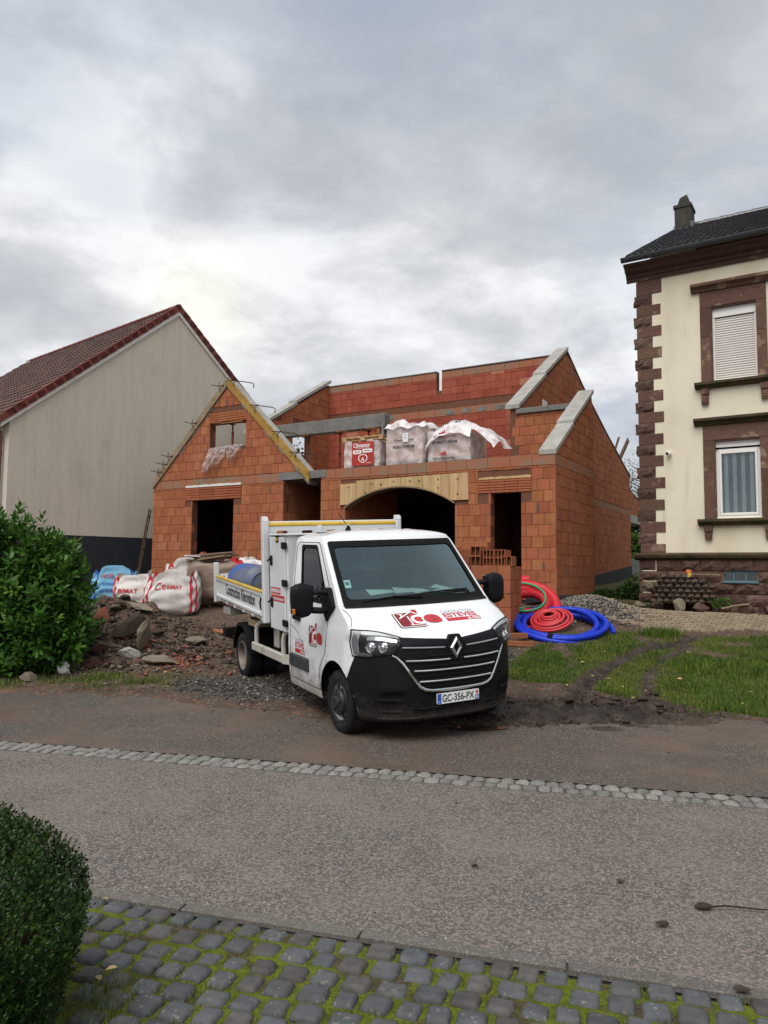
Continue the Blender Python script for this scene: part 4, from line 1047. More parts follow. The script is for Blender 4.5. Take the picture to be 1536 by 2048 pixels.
# plastic sheet hanging out of the gable window
def drape(name, label, u0, u1, w1, pts, seed):
    rr = random.Random(seed); mb = MB()
    def fn(a, b):
        # a across, b from the sill down
        l = np.interp(b, [0, .35, .7, 1], pts[0]); r = np.interp(b, [0, .35, .7, 1], pts[1])
        u_ = lerp(l, r, a); w_ = w1 - b * lerp(pts[2], pts[3], a) + .05 * math.sin(a * 9 + seed) * b
        f_ = .05 * math.sin(a * 13 + b * 5 + seed) + .03 * math.sin(a * 29 + b * 9) + .02 * math.sin(b * 23 + a * 7)
        v_ = -.05 - .06 * (1 - (2 * a - 1) ** 2) - abs(f_) * (.3 + b) if b > .04 else .05
        return (u_, v_, w_)
    mb.grid(fn, 26, 18)
    o = mb.build(name, M['sheet']); o.matrix_world = HM
    return tag(o, label, 'plastic sheet')
drape('plastic_sheet', 'larger crumpled clear plastic sheet hanging from the gable window', -10.1, -9.45, 3.92, ([-9.98, -10.1, -10.22, -10.30], [-9.42, -9.40, -9.45, -9.62], .78, .50), 1)
drape('plastic_sheet', 'smaller clear plastic sheet at the right end of the gable window', -9.4, -8.75, 3.94, ([-9.45, -9.38, -9.30, -9.22], [-8.74, -8.82, -8.95, -9.12], .36, .44), 4)
# bricks dumped in the left doorway
t = thing('brick_pile', 'loose heap of clay blocks in the left doorway of the brick house', 'brick pile', HM @ Matrix.Translation((-9.9, .15, -.05)))
rr = random.Random(12)
for i, (x, y, z, rz, ry) in enumerate([(-.45, 0, .0, 5, 0), (-.45, .02, .26, -4, 0), (-.15, -.02, 0, 12, 0), (.2, .05, 0, -8, 0), (.55, -.05, .0, 3, 0), (.55, -.03, .26, 6, 0), (-.42, -.06, .52, 20, -18), (-.1, -.1, .3, -25, 12), (.12, -.12, .42, 30, -8), (.05, -.02, .58, -15, 6), (.16, -.08, .70, 12, -14), (-.38, .0, .76, 8, 62)]):
    mb = MB(); mb.box(-.23, .23, -.1, .1, 0, .245 if i < 6 else .11, c=.006)
    o = mb.build('brick', M['clay_raw'], t); o.matrix_local = Matrix.Translation((x, y, z)) @ Matrix.Rotation(R(rz), 4, 'Z') @ Matrix.Rotation(R(ry), 4, 'Y')
# ------------------------------------------------------------------ left neighbour: rendered gable under a tiled roof
LM = frame((-7.458, 23.760, 1.310), R(-40))
lh = thing('rendered_house', 'pale streaked gable house with dark plinth and brown tiled roof', 'house', LM)
RS = .828; VA, WA, VE, VB = .86, 9.14, -4.65, 6.4     # ridge and eaves
def roof_w(v): return WA - RS * abs(v - VA)
gp = [(-4.43, -1.0), (6.15, -1.0), (6.15, roof_w(6.15) - .16), (VA, WA - .17), (-4.43, roof_w(-4.43) - .16)]
core('gable_wall', Su(0), [gp], .3, 'stucco', 0.0, lh)
mb = MB(); mb.prism([[(-4.45, -1.0), (6.15, -1.0), (6.15, 1.44), (-4.45, 1.42)]], Su(0), -.018, .0); mb.build('plinth', M['plinth'], lh)
mb = MB(); mb.box(-10.8, -.3, -4.43, -4.2, -1, 4.6); mb.box(-10.8, -.3, 5.9, 6.15, -1, 4.6); mb.box(-11.0, -10.8, -4.43, 6.15, -1, 4.6); mb.build('street_wall', M['stucco'], lh)
mb = MB(); mb.box(-11, -.01, -4.448, -4.43, -1, 1.42); mb.build('plinth', M['plinth'], lh)
for a, b in (((VE - .02, roof_w(VE - .02)), (VA, WA)), ((VA, WA), (VB, roof_w(VB)))):
    mb = MB(); mb.prism([[(a[0], a[1] - .26), (b[0], b[1] - .26), (b[0], b[1] - .05), (a[0], a[1] - .05)]], Su(0), -.055, -.002); mb.build('bargeboard', M['white_paint'], lh)
def tile_roof(name, parent, mat, u0, u1, v0, w0, v1, w1, pu, row, amp, nu_per=6, lift=.028):
    """courses of wavy tiles from the eave (v0, w0) to the ridge (v1, w1)"""
    ln = math.hypot(v1 - v0, w1 - w0); dv, dw = (v1 - v0) / ln, (w1 - w0) / ln; nv, nw = -dw, dv
    if nw < 0: nv, nw = -nv, -nw
    nr = int(ln / row + .5); row = ln / nr; nu = int((u1 - u0) / pu * nu_per)
    us = np.linspace(u0, u1, nu + 1); wave = amp * (np.abs(np.sin(np.pi * (us - u0) / pu)) ** .8)
    V = []; F = []; o = 0; rr_ = np.random.RandomState(2)
    for r in range(nr):
        jit = rr_.uniform(-.004, .004, nu + 1)
        ss = [(r * row - .03, lift + .012, 0.0), (r * row - .03, lift + .016, 1.0), (r * row + row * .5, lift * .6 + .006, 1.0), (r * row + row, .008, 1.0)]
        for s_, h_, k_ in ss:
            hh = (h_ + wave * k_ + jit * k_) if k_ else np.full(nu + 1, 0.0)
            V.append(np.stack([us, v0 + dv * s_ + nv * hh, w0 + dw * s_ + nw * hh], -1))
        for j in range(3):
            a = o + j * (nu + 1) + np.arange(nu); F.append(np.stack([a, a + 1, a + nu + 2, a + nu + 1], -1))
        o += 4 * (nu + 1)
    me = raw_mesh(name, np.concatenate(V), np.concatenate(F), mat, smooth=True)
    me.set_sharp_from_angle(angle=R(50))
    return tag(link(bpy.data.objects.new(name, me), parent), kind='stuff')
tile_roof('roof_tiles', lh, M['roof_red'], -11.0, -.02, VE - .04, roof_w(VE - .04), VA, WA, .21, .345, .042)
tile_roof('roof_tiles', lh, M['roof_red'], -11.0, -.02, VB, roof_w(VB), VA, WA, .21, .345, .042)
mb = MB(); mb.prism([[(VE, roof_w(VE) - .12), (VA, WA - .14), (VB, roof_w(VB) - .12), (VA, WA - .04)]], Su(-.02), 0, 10.9); mb.build('roof_deck', M['wood_old'], lh)
def verge(a0, b0, a1, b1, n):
    for i in range(n):
        f0, f1 = i / n - .015, (i + 1) / n + .02
        p, q = Vector((a0, b0)).lerp(Vector((a1, b1)), f0), Vector((a0, b0)).lerp(Vector((a1, b1)), f1)
        d = Vector((a1 - a0, b1 - b0)).normalized(); nrm = Vector((-d.y, d.x)); nrm = nrm if nrm.y > 0 else -nrm
        k0, k1 = .085, .055
        mb = MB(); poly = [tuple(p - nrm * .10), tuple(q - nrm * .12), tuple(q + nrm * k1), tuple(p + nrm * k0)]
        mb.prism([poly], Su(0), -.085, -.060); mb.prism([[tuple(p + nrm * (k0 - .03)), tuple(q + nrm * (k1 - .03)), tuple(q + nrm * k1), tuple(p + nrm * k0)]], Su(0), -.060, .16)
        mb.build('verge_tile', M['tile_red'], lh)
verge(VE - .06, roof_w(VE - .06), VA - .05, WA - .02, 21); verge(VB, roof_w(VB), VA + .05, WA - .02, 21)
for i in range(27):
    mb = MB(); u_ = -.02 - i * .40
    mb.grid(lambda a, b: (u_ + .06 - .45 * b, VA - .13 * math.cos(math.pi * a), WA + (.10 + .015 * (1 - b)) * math.sin(math.pi * a)), 8, 1); mb.build('ridge_tile', M['tile_red'], lh)
mb = MB(); mb.grid(lambda a, b: (-11.0 + 11.02 * b, VE - .10 - .075 * math.cos(math.pi * a), 4.50 - .075 * math.sin(math.pi * a)), 8, 2); mb.build('gutter', M['zinc'], lh)
mb = MB(); mb.tube([(-.42, -4.75, 4.44), (-.40, -4.68, 4.32), (-.32, -4.56, 4.21), (-.30, -4.53, 4.06), (-.30, -4.53, -.5)], .055, 12)
for z_ in (3.6, 2.2, .8): mb.cyl((-.30, -4.53, z_), (-.30, -4.53, z_ + .05), .064, 12)
mb.build('drainpipe', M['copper'], lh)

# ------------------------------------------------------------------ right neighbour: cream house with red sandstone dressings
OM = frame((5.844, 17.021, 2.186), R(-32.4))
rh = thing('stone_house', 'tall cream house with red sandstone quoins and window surrounds', 'house', OM)
W_ = 9.0
wins = [(1.57, 2.48, 3.79, 5.46), (1.57, 2.48, .79, 2.49), (4.25, 5.16, 3.79, 5.46), (4.25, 5.16, .79, 2.49), (6.9, 7.8, 3.79, 5.46), (6.9, 7.8, .79, 2.49)]
core('front_wall', Fv(0), [rect(0.02, W_, 0, 6.5)] + [rect(*w) for w in wins], .4, 'cream', 0.0, rh)
mb = MB(); mb.prism([[(0.0, -1.3), (10.8, -1.3), (10.8, 6.7), (5.4, 9.55), (0.0, 6.7)]], Sl(0.02), 0, .3); mb.build('gable_wall', M['cream'], rh)
# basement of rock-faced blocks
bw = core('basement_wall', Fv(0), [rect(0.03, W_, -1.5, -.09), rect(1.68, 2.36, -.575, -.345), rect(4.4, 5.1, -.575, -.345)], .4, 'mortar', .02, rh)
def rock(name, u0, u1, w0, w1, pr, mat, parent, seed, n=4, vback=.06, side=False):
    """rock-faced block: a rough pillow standing out of the wall face"""
    rr_ = random.Random(seed); mb = MB(); nx = max(3, int((u1 - u0) / .075)); ny = max(3, int((w1 - w0) / .07))
    vs = []
    for j in range(ny + 1):
        for i in range(nx + 1):
            a, b = i / nx, j / ny; e = min(a, 1 - a, b, 1 - b)
            inr = 0 < i < nx and 0 < j < ny
            ja, jb = (rr_.uniform(-.3, .3) / nx, rr_.uniform(-.3, .3) / ny) if inr else (0, 0)
            d = -pr * (rr_.uniform(.35, 1.35) if inr else rr_.uniform(.05, .25))
            uo = 0
            if side and i == 0: uo = -rr_.uniform(.02, .055)
            vs.append((lerp(u0, u1, a + ja) + uo, d, lerp(w0, w1, b + jb)))
    fs = [(j * (nx + 1) + i, j * (nx + 1) + i + 1, (j + 1) * (nx + 1) + i + 1, (j + 1) * (nx + 1) + i) for j in range(ny) for i in range(nx)]
    mb.add(vs, fs, 0, False)
    rim = [i for i in range(nx + 1)] + [j * (nx + 1) + nx for j in range(1, ny + 1)] + [ny * (nx + 1) + i for i in range(nx - 1, -1, -1)] + [j * (nx + 1) for j in range(ny - 1, 0, -1)]
    rv = [vs[r] for r in rim]; k = len(rv)
    mb.add(rv + [(a, vback, c) for a, b, c in rv], [(i, (i + 1) % k, k + (i + 1) % k, k + i) for i in range(k)])
    return mb.build(name, mat, parent, sharp=0)
rr = random.Random(31)
rows = [(-.345, -.10), (-.575, -.355), (-.83, -.585), (-1.08, -.84), (-1.32, -1.09)]
for k, (b0, b1) in enumerate(rows):
    x = -.03
    while x < 5.4:
        L_ = rr.uniform(.34, .62)
        x1 = min(x + L_, 5.4)
        if k == 1:
            for h0, h1 in ((1.66, 2.38), (4.38, 5.12)):
                if x < h0 < x1: x1 = h0
                if h0 <= x < h1: x = h1; x1 = x + L_
        if x1 - x > .08: rock('stone', x + .008, x1 - .008, b0 + .008, b1 - .008, rr.uniform(.03, .065), M['sandstone_rough'], bw, rr.random(), side=x < 0)
        x = x1
mb = MB()
mb.prism([[(0, -.12), (-.05, -.10), (-.11, -.06), (-.13, .0), (-.10, .03), (0, .05)]], lambda a, b, d: (d, a, b), -.14, W_); mb.build('plinth_ledge', M['sandstone_moss'], rh)
# basement window
t_ = MB(); t_.box(1.68, 2.36, .05, .09, -.575, -.545); t_.box(1.68, 2.36, .05, .09, -.375, -.345); t_.box(1.68, 1.70, .05, .09, -.545, -.375); t_.box(2.34, 2.36, .05, .09, -.545, -.375)
bwin = t_.build('basement_window', M['teal'], rh)
for x in (1.905, 2.135): mb = MB(); mb.box(x - .014, x + .014, .045, .088, -.545, -.375); mb.build('mullion', M['teal'], bwin)
mb = MB(); mb.box(1.66, 2.38, -.06, .05, -.60, -.577); mb.build('sill', M['teal'], bwin)
mb = MB(); mb.box(1.70, 2.34, .075, .079, -.545, -.375); mb.build('pane', M['pane'], bwin)
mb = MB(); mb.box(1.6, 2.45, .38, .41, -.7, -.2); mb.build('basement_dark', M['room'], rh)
# quoins: smooth long blocks between short rock-faced ones
for k in range(25):
    w1 = 6.25 - .25 * k + (.085 if k == 0 else 0); w0 = 6.0 - .25 * k
    if k % 2 == 0:
        mb = MB(); mb.box(-.012, .535 + rr.uniform(-.02, .02), -.014, .12, w0 + .004, w1 - .004, c=.006); mb.build('quoin', M['sandstone'], rh)
    else:
        rock('rough_quoin', -.03, .345 + rr.uniform(-.015, .015), w0 + .005, w1 - .005, .045, M['sandstone_rough'], rh, k, side=True)
# cornice in lengths of about a metre, gutter over it
prof = [(0, 6.34), (-.045, 6.34), (-.055, 6.42), (-.09, 6.44), (-.10, 6.51), (-.19, 6.54), (-.25, 6.62), (-.33, 6.65), (-.33, 6.70), (0, 6.72)]
x = -.22; seg = [1.28, 2.35, 3.45, 4.5, 5.6, 6.7, 7.8, 9.0]
for s_ in seg:
    mb = MB(); mb.prism([prof], lambda a, b, d: (d, a, b), x + .003, s_ - .003); mb.build('cornice_stone', M['cornice'], rh); x = s_
mb = MB(); mb.grid(lambda a, b: (-.24 + (W_ + .3) * b, -.40 - .085 * math.cos(math.pi * a), 6.79 - .085 * math.sin(math.pi * a)), 10, 2); mb.tube([(-.24, -.485, 6.79), (W_, -.485, 6.79)], .012, 6)
for k in range(9): mb.grid(lambda a, b: (.3 + k * 1.0 + .03 * b, -.40 - .092 * math.cos(math.pi * a), 6.79 - .092 * math.sin(math.pi * a)), 10, 1)
mb.prism([[(-.4 - .085 * math.cos(math.pi * i / 8), 6.79 - .085 * math.sin(math.pi * i / 8)) for i in range(9)]], lambda a, b, d: (-.24 + d, a, b), 0, .006)
mb.build('gutter', M['zinc'], rh)
tile_roof('roof_tiles', rh, M['roof_dark'], -.14, W_ + .3, -.40, 6.80, 5.4, 9.76, .155, .300, .040, 6, .03)
mb = MB(); mb.prism([[(-.36, 6.74), (5.4, 9.68), (11.2, 6.74), (5.4, 9.74)]], lambda a, b, d: (d, a, b), -.10, W_ + .2); mb.build('roof_deck', M['wood_old'], rh)
for k in range(22):
    u_ = -.14 + k * .42
    mb = MB(); mb.grid(lambda a, b: (u_ - .03 + .46 * b, 5.4 - .12 * math.cos(math.pi * a), 9.77 + (.10 + .022 * (1 - b)) * math.sin(math.pi * a)), 8, 1); mb.build('ridge_tile', M['roof_dark'], rh)
mb = MB(); mb.box(-.02, .42, 4.7, 5.3, 9.2, 10.10); chm = mb.build('chimney', M['slate'], rh)
mb = MB(); mb.box(-.05, .45, 4.67, 5.33, 10.10, 10.20, c=.01); mb.prism([[(.03, 10.2), (.37, 10.2), (.31, 10.50), (.12, 10.44)]], lambda a, b, d: (a, 4.8 + d, b), 0, .4); mb.build('chimney_cap', M['slate'], chm)
mb = MB(); mb.box(-.06, .46, 4.6, 4.69, 9.30, 9.44); mb.box(.42, .50, 4.6, 5.3, 9.42, 9.60); mb.build('flashing', M['zinc'], chm)
# windows with sandstone surrounds
def surround(u0, u1, w0, w1, hoodw, sillw, brk, mossy):
    k = 0
    for a0, a1 in ((u0 - .21, u0), (u1, u1 + .20)):
        y = w0
        for j in range(2):
            y1 = w0 + (w1 + .34 - w0) * (j + 1) / 2 if j == 0 else w1
            mb = MB(); mb.box(a0, a1, -.03, .14, y + .003, y1 - .003, c=.004); mb.build('jamb_stone', M['sandstone'], rh); y = y1
    mb = MB(); mb.box(u0 - .21, u1 + .20, -.031, .14, w1 + .002, hoodw[0] - .004, c=.004); mb.build('lintel_stone', M['sandstone'], rh)
    mb = MB(); mb.box(u0, u1, -.012, .10, w1 - .03, w1); mb.box(u0, u0 + .028, -.012, .10, w0, w1 - .03); mb.build('inner_moulding', M['sandstone'], rh)
    mb = MB(); h0, h1 = hoodw; mb.prism([[(0, h0), (-.06, h0), (-.09, lerp(h0, h1, .35)), (-.15, lerp(h0, h1, .55)), (-.17, lerp(h0, h1, .6)), (-.17, lerp(h0, h1, .95)), (-.12, h1), (0, h1 + .02)]], lambda a, b, d: (d, a, b), u0 - .38, u1 + .38); mb.build('hood_stone', M['sandstone_moss' if mossy else 'sandstone'], rh)
    s0, s1 = sillw; mb = MB(); mb.prism([[(.1, s0), (-.08, s0), (-.13, lerp(s0, s1, .4)), (-.17, lerp(s0, s1, .5)), (-.17, s1 - .02), (.1, s1)]], lambda a, b, d: (d, a, b), u0 - .34, u1 + .35); mb.build('sill_stone', M['sandstone_moss'], rh)
    for a in (u0 - .21, u1 + .06):
        mb = MB(); mb.box(a, a + .14, -.075, .0, brk, s0 - .13); mb.box(a - .012, a + .152, -.10, .0, s0 - .13, s0 - .003); mb.box(a + .02, a + .12, -.085, -.07, brk + .04, s0 - .17); mb.build('sill_bracket', M['sandstone'], rh)
for (u0, u1, w0, w1) in wins:
    up = w0 > 3
    surround(u0, u1, w0, w1, (5.82, 6.0) if up else (2.82, 2.98), (3.64, 3.79) if up else (.63, .785), 3.29 if up else .33, not up)
    a0, a1 = u0 + .03, u1
    if up:
        mb = MB(); mb.box(a0, a1, .06, .14, w1 - .235, w1 - .03, c=.006); mb.box(a0, a0 + .045, .07, .14, w0, w1 - .235); mb.box(a1 - .045, a1, .07, .14, w0, w1 - .235)
        wo_ = mb.build('window', M['pvc'], rh)
        n = 27; hgt = (w1 - .25 - w0 - .02) / n
        smb = MB()
        smb.grid(lambda a, b: (lerp(a0 + .046, a1 - .046, a), .098 - .010 * math.sin(math.pi * min(1, b * 1.12)), b * (hgt - .003)), 1, 5)
        sme = smb.mesh('slat', M['shutter'], sharp=0)
        for i in range(n):
            o = link(bpy.data.objects.new('slat', sme), wo_); o.location = (0, 0, w0 + .02 + i * hgt)
        mb = MB(); mb.box(a0 + .045, a1 - .045, .104, .12, w0, w1 - .235); mb.build('shutter_back', M['gap'], wo_)
    else:
        mb = MB(); mb.box(a0, a1, .06, .14, w1 - .16, w1 - .03, c=.006)
        mb.box(a0, a1, .07, .14, w0, w0 + .055, c=.004); mb.box(a0, a0 + .06, .07, .14, w0 + .055, w1 - .20, c=.004); mb.box(a1 - .06, a1, .07, .14, w0 + .055, w1 - .20, c=.004); mb.box(a0, a1, .07, .14, w1 - .25, w1 - .20, c=.004)
        wo_ = mb.build('window', M['pvc'], rh)
        mb = MB(); f0, f1, g0, g1 = a0 + .062, a1 - .062, w0 + .057, w1 - .252
        mb.box(f0, f1, .055, .12, g0, g0 + .055, c=.006); mb.box(f0, f1, .055, .12, g1 - .05, g1, c=.006); mb.box(f0, f0 + .05, .055, .12, g0 + .055, g1 - .05, c=.006); mb.box(f1 - .05, f1, .055, .12, g0 + .055, g1 - .05, c=.006); mb.build('sash', M['pvc'], wo_)
        mb = MB(); mb.box(a0 + .02, a1 - .02, .08, .13, w1 - .20, w1 - .16); mb.build('shutter_slot', M['gap'], wo_)
        mb = MB(); mb.box(f0 + .05, f1 - .05, .085, .09, g0 + .055, g1 - .05); mb.build('pane', M['pane'], wo_)
        n = 9
        for i in range(n):
            c0, c1 = lerp(f0, f1, i / n), lerp(f0, f1, (i + 1) / n)
            mb = MB(); mb.grid(lambda a, b: (lerp(c0, c1, a), .16 - .018 * math.sin(math.pi * a) + .01 * math.sin(b * 9 + i) * b, lerp(g0, g1, b)), 6, 8); mb.build('curtain', M['curtain' if i % 2 else 'curtain_dk'], wo_)
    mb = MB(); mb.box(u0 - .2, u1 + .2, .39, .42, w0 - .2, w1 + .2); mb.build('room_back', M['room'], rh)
# security camera
t = thing('security_camera', 'small round white security camera on the cream wall', 'camera', OM @ Matrix.Translation((.64, -.09, 2.26)))
mb = MB(); mb.lathe([(0, .05), (.03, .048), (.048, .03), (.05, 0), (.05, -.05), (.04, -.07), (0, -.075)], 20, M=Matrix.Rotation(R(90), 4, 'X') @ Matrix.Rotation(R(-18), 4, 'Y')); mb.build('housing', M['pvc'], t)
mb = MB(); mb.lathe([(0, .056), (.030, .055), (.032, .045)], 16, M=Matrix.Rotation(R(90), 4, 'X') @ Matrix.Rotation(R(-18), 4, 'Y')); mb.build('lens', M['gap'], t)
mb = MB(); mb.cyl((0, .02, -.02), (0, .09, -.05), .015, 8); mb.build('bracket', M['pvc'], t)
# old pavers stacked against the basement
t = thing('paver_stack', 'stack of old dark paving blocks leaning on the sandstone basement', 'paver stack', OM @ Matrix.Translation((.30, -.42, -1.06)))
pme = []
for i in range(4):
    vs, fs = lump(3, 2, .135, .10, .18, .003, 70 + i, .2); mb = MB(); mb.add(vs, fs, 0, False); pme.append(mb.mesh('paver', M['paver_old'], sharp=0))
rr = random.Random(8)
for lay_ in range(6):
    n_ = 9 if lay_ < 4 else (7 if lay_ == 4 else 5)
    for i in range(n_):
        for d_ in (0, 1):
            if d_ and lay_ in (1, 3): continue
            o = link(bpy.data.objects.new('paver', rr.choice(pme)), t)
            x = .02 + i * .142 + (.07 if lay_ % 2 else 0) + (.16 if lay_ > 3 else 0) + rr.uniform(-.012, .012)
            o.matrix_local = Matrix.Translation((x, d_ * .19 + rr.uniform(-.02, .03), .055 + lay_ * .105)) @ Matrix.Rotation(R(90), 4, 'X') @ Matrix.Rotation(rr.uniform(-.05, .05), 4, 'Z')
t = thing('carved_block', 'pale stone block with a carved cross at the end of the paver stack', 'stone block', OM @ Matrix.Translation((.27, -.50, -.66)))
mb = MB(); mb.box(-.075, .075, -.01, .12, -.06, .06, c=.008); mb.build('block', M['stone'], t)
mb = MB()
for sx in (1, -1): mb.tube([(-.06 * sx, -.012, -.045), (.06 * sx, -.012, .045)], .006, 5)
mb.build('cross', M['sandstone_rough'], t)
t = thing('hand_brush', 'small orange and yellow hand brush lying on the stacked pavers', 'brush', OM @ Matrix.Translation((1.06, -.34, -.44)) @ Matrix.Rotation(R(8), 4, 'Y'))
mb = MB(); mb.box(-.06, .05, -.04, .04, .03, .11, c=.012); mb.build('head', M['orange'], t)
mb = MB(); mb.box(-.02, .06, -.045, -.03, -.05, .04, c=.008); mb.build('tag', M['yellow'], t)
mb = MB(); mb.tube([(.05, 0, .03), (.35, .02, .06), (.62, .03, .09)], .012, 8); mb.build('handle', M['wood_grey'], t)
# ------------------------------------------------------------------ tipper van: shape of the cab as horizontal sections
# van axes: x forward from the front axle, y to the driver's (left) side, z up from the road
_VZ = [.24, .32, .45, .60, .80, .95, 1.04, 1.075, 1.11, 1.15, 1.20, 1.28, 1.35, 1.42, 1.55, 2.11, 2.17]
_XC = [.80, .845, .872, .885, .885, .878, .862, .835, .765, .69, .595, .435, .295, .155, .037, -.47, -.525]
_XS = [.20, .215, .22, .22, .215, .215, .22, .235, .275, .32, .34, .255, .13, .035, -.085, -.615, -.675]
_WW = [.985, 1.005, 1.025, 1.035, 1.035, 1.030, 1.028, 1.026, 1.024, 1.020, 1.012, 1.002, .992, .985, .967, .895, .868]
_PP = [2.8, 3.0, 3.1, 3.1, 3.1, 3.0, 2.9, 2.9, 3.1, 3.5, 4.0, 4.0, 3.6, 2.7, 2.6, 2.6, 3.2]
_EE = [.62, .62, .62, .62, .62, .62, .62, .61, .58, .54, .50, .50, .60, .95, 1.0, 1.0, .75]
XR = -1.52
def _vt(T, z): return float(np.interp(z, _VZ, T))
def vfront(t, z):
    W = _vt(_WW, z); xs_, xc_ = _vt(_XS, z), _vt(_XC, z)
    return (xs_ + (xc_ - xs_) * max(0.0, 1 - abs(t) ** _vt(_PP, z)) ** _vt(_EE, z), t * W, z)
def vside(s, z, sg):
    return (lerp(_vt(_XS, z), XR, s), sg * _vt(_WW, z), z)
_fw = Vector((0.44867614, -0.89298936, -0.03549254)); _lf = Vector((0.89319989, 0.44675308, 0.05104558)); _u3 = Vector((-0.02972676, -0.05460487, 0.99806544))
VM = Matrix(((_fw.x, _lf.x, _u3.x, .408), (_fw.y, _lf.y, _u3.y, 8.961), (_fw.z, _lf.z, _u3.z, .0467), (0, 0, 0, 1)))
van = thing('tipper_van', 'white tipper van with black bumper and red building firm lettering', 'van', VM)
def vnorm(f, a, b, *k):
    e = .004; p = Vector(f(a, b, *k)); q = Vector(f(a + e, b, *k)); r = Vector(f(a, b + e, *k))
    n = (q - p).cross(r - p)
    if n.length < 1e-12: n = Vector((1, 0, 0))
    n.normalize(); c = Vector((-.6, 0, 1.1))
    return n if n.dot(p - c) > 0 else -n
def F_(t, z, off=0.0):
    t = max(-.9995, min(.9995, t)); p = Vector(vfront(t, z))
    return tuple(p + vnorm(vfront, t, z) * off) if off else tuple(p)
def S_(s, z, sg, off=0.0):
    p = Vector(vside(s, z, sg)); return tuple(p + Vector((0, sg * off, 0)))
AX, AZ, AR_ = -.01, .365, .44                           # front wheel arch
def x_edge(z): return AX + math.sqrt(max(.01, AR_ ** 2 - (z - AZ) ** 2)) if z < .66 else lerp(AX + math.sqrt(AR_ ** 2 - .295 ** 2), .44, (z - .66) / .27)
zs = sorted(set([round(v, 4) for v in list(np.arange(.30, 1.04, .028)) + list(np.arange(1.04, 1.21, .0142)) + list(np.arange(1.21, 1.42, .03)) + [1.42] + list(np.arange(1.46, 2.06, .05)) + [2.06, 2.085, 2.11, 2.14, 2.17]]))
ss = sorted(set([round(v, 4) for v in list(np.arange(0, .22, .02)) + [.22] + list(np.arange(.245, .75, .025)) + [.75] + list(np.arange(.775, .95, .025)) + [.965, 1.0]]))
ts = [math.sin(math.pi / 2 * v) for v in np.linspace(-1, 1, 61)]
ts = sorted([t for t in ts if abs(abs(t) - .935) > .012] + [.935, -.935])
body, doorR, doorL, hood = MB(), MB(), MB(), MB(); low = {-1: MB(), 1: MB()}
def arch_fix(p):
    if abs(p[1]) < .7: return p
    dx, dz = p[0] - AX, p[2] - AZ; d = math.hypot(dx, dz)
    if d < AR_ and d > 1e-6: return (AX + dx / d * AR_, p[1], AZ + dz / d * AR_)
    return p
def in_arch(ps): return all(math.hypot(p[0] - AX, p[2] - AZ) < AR_ - .001 for p in ps)
zsill = .33
for zi in range(len(zs) - 1):
    z0, z1 = zs[zi], zs[zi + 1]; zm = (z0 + z1) / 2
    for sg in (-1, 1):
        for k in range(len(ss) - 1):
            s0, s1 = ss[k], ss[k + 1]; sm = (s0 + s1) / 2
            P = [vside(s0, z0, sg), vside(s1, z0, sg), vside(s1, z1, sg), vside(s0, z1, sg)]
            if in_arch(P): continue
            if .22 < sm < .75 and 1.42 < zm < 2.06: continue
            P = [arch_fix(p) for p in P]
            xm = sum(p[0] for p in P) / 4
            d_ = (doorR if sg < 0 else doorL)
            isdoor = (xm < -.40 or (xm < -.24 and zm > .78) or zm > 1.40) and sm > .10 and sm < .955 and zm > .40 and zm < 2.115
            (d_ if isdoor else (low[sg] if zm < .42 else body)).add(P if sg < 0 else P[::-1], [(0, 1, 2, 3)], 0, True)
    for k in range(len(ts) - 1):
        t0, t1 = ts[k], ts[k + 1]; tm = (t0 + t1) / 2
        if 1.42 < zm < 2.11 and abs(tm) < .935: continue
        P = [vfront(t0, z0), vfront(t1, z0), vfront(t1, z1), vfront(t0, z1)]
        if zm < .89 and min(p[0] for p in P) > x_edge(zm) + .02: continue
        if in_arch(P) and abs(tm) > .8: continue
        P = [arch_fix(p) for p in P]
        (hood if 1.06 < zm < 1.42 and abs(tm) < .90 else body).add(P, [(0, 1, 2, 3)], 0, True)
def weld(mb):
    """merge the coincident corners so that the sheet shades smoothly"""
    d = {}; mp = []
    nv_ = []
    for v in mb.v:
        k = (round(v[0], 4), round(v[1], 4), round(v[2], 4))
        if k not in d: d[k] = len(nv_); nv_.append(v)
        mp.append(d[k])
    mb.v = nv_; fs = []; ms = []; sm = []
    for f, m_, s_ in zip(mb.f, mb.m, mb.s):
        g = []
        for i in f:
            if mp[i] not in g: g.append(mp[i])
        if len(g) > 2: fs.append(tuple(g)); ms.append(m_); sm.append(s_)
    mb.f, mb.m, mb.s = fs, ms, sm; return mb
# roof: rings closing over the last section
ring = [vside(s, 2.17, -1) for s in ss[::-1]] + [vfront(t, 2.17) for t in ts[1:-1]] + [vside(s, 2.17, 1) for s in ss]
rmb = MB(); rv = []; NR = 12
for j in range(NR + 1):
    r = math.cos(math.pi / 2 * j / NR * .98) if j else 1.0
    h_ = .092 * (1 - r ** 2.6) ** .75 if j else 0
    for x, y, z in ring: rv.append((lerp(-1.08, x, r if x > -1.08 else max(r, 1 - .10 * (1 - r))), y * r, z + h_))
n_ = len(ring)
rmb.add(rv, [(j * n_ + i, j * n_ + i + 1, (j + 1) * n_ + i + 1, (j + 1) * n_ + i) for j in range(NR) for i in range(n_ - 1)], 0, True)
rmb.build('roof', M['paint'], van, sharp=60)
mb = MB()
for i in range(6):
    y_ = -.62 + i * .25; mb.grid(lambda a, b: (-1.50 + .34 * a, y_ - .06 + .12 * b, 2.262 - .03 * abs(y_) + .016 * math.sin(math.pi * a) * math.sin(math.pi * b)), 5, 5)
tag(mb.build('roof_rib', M['paint'], van), kind='stuff')
weld(body).build('cab_body', M['paint'], van, sharp=60)
weld(hood).build('bonnet', M['paint'], van, sharp=60)
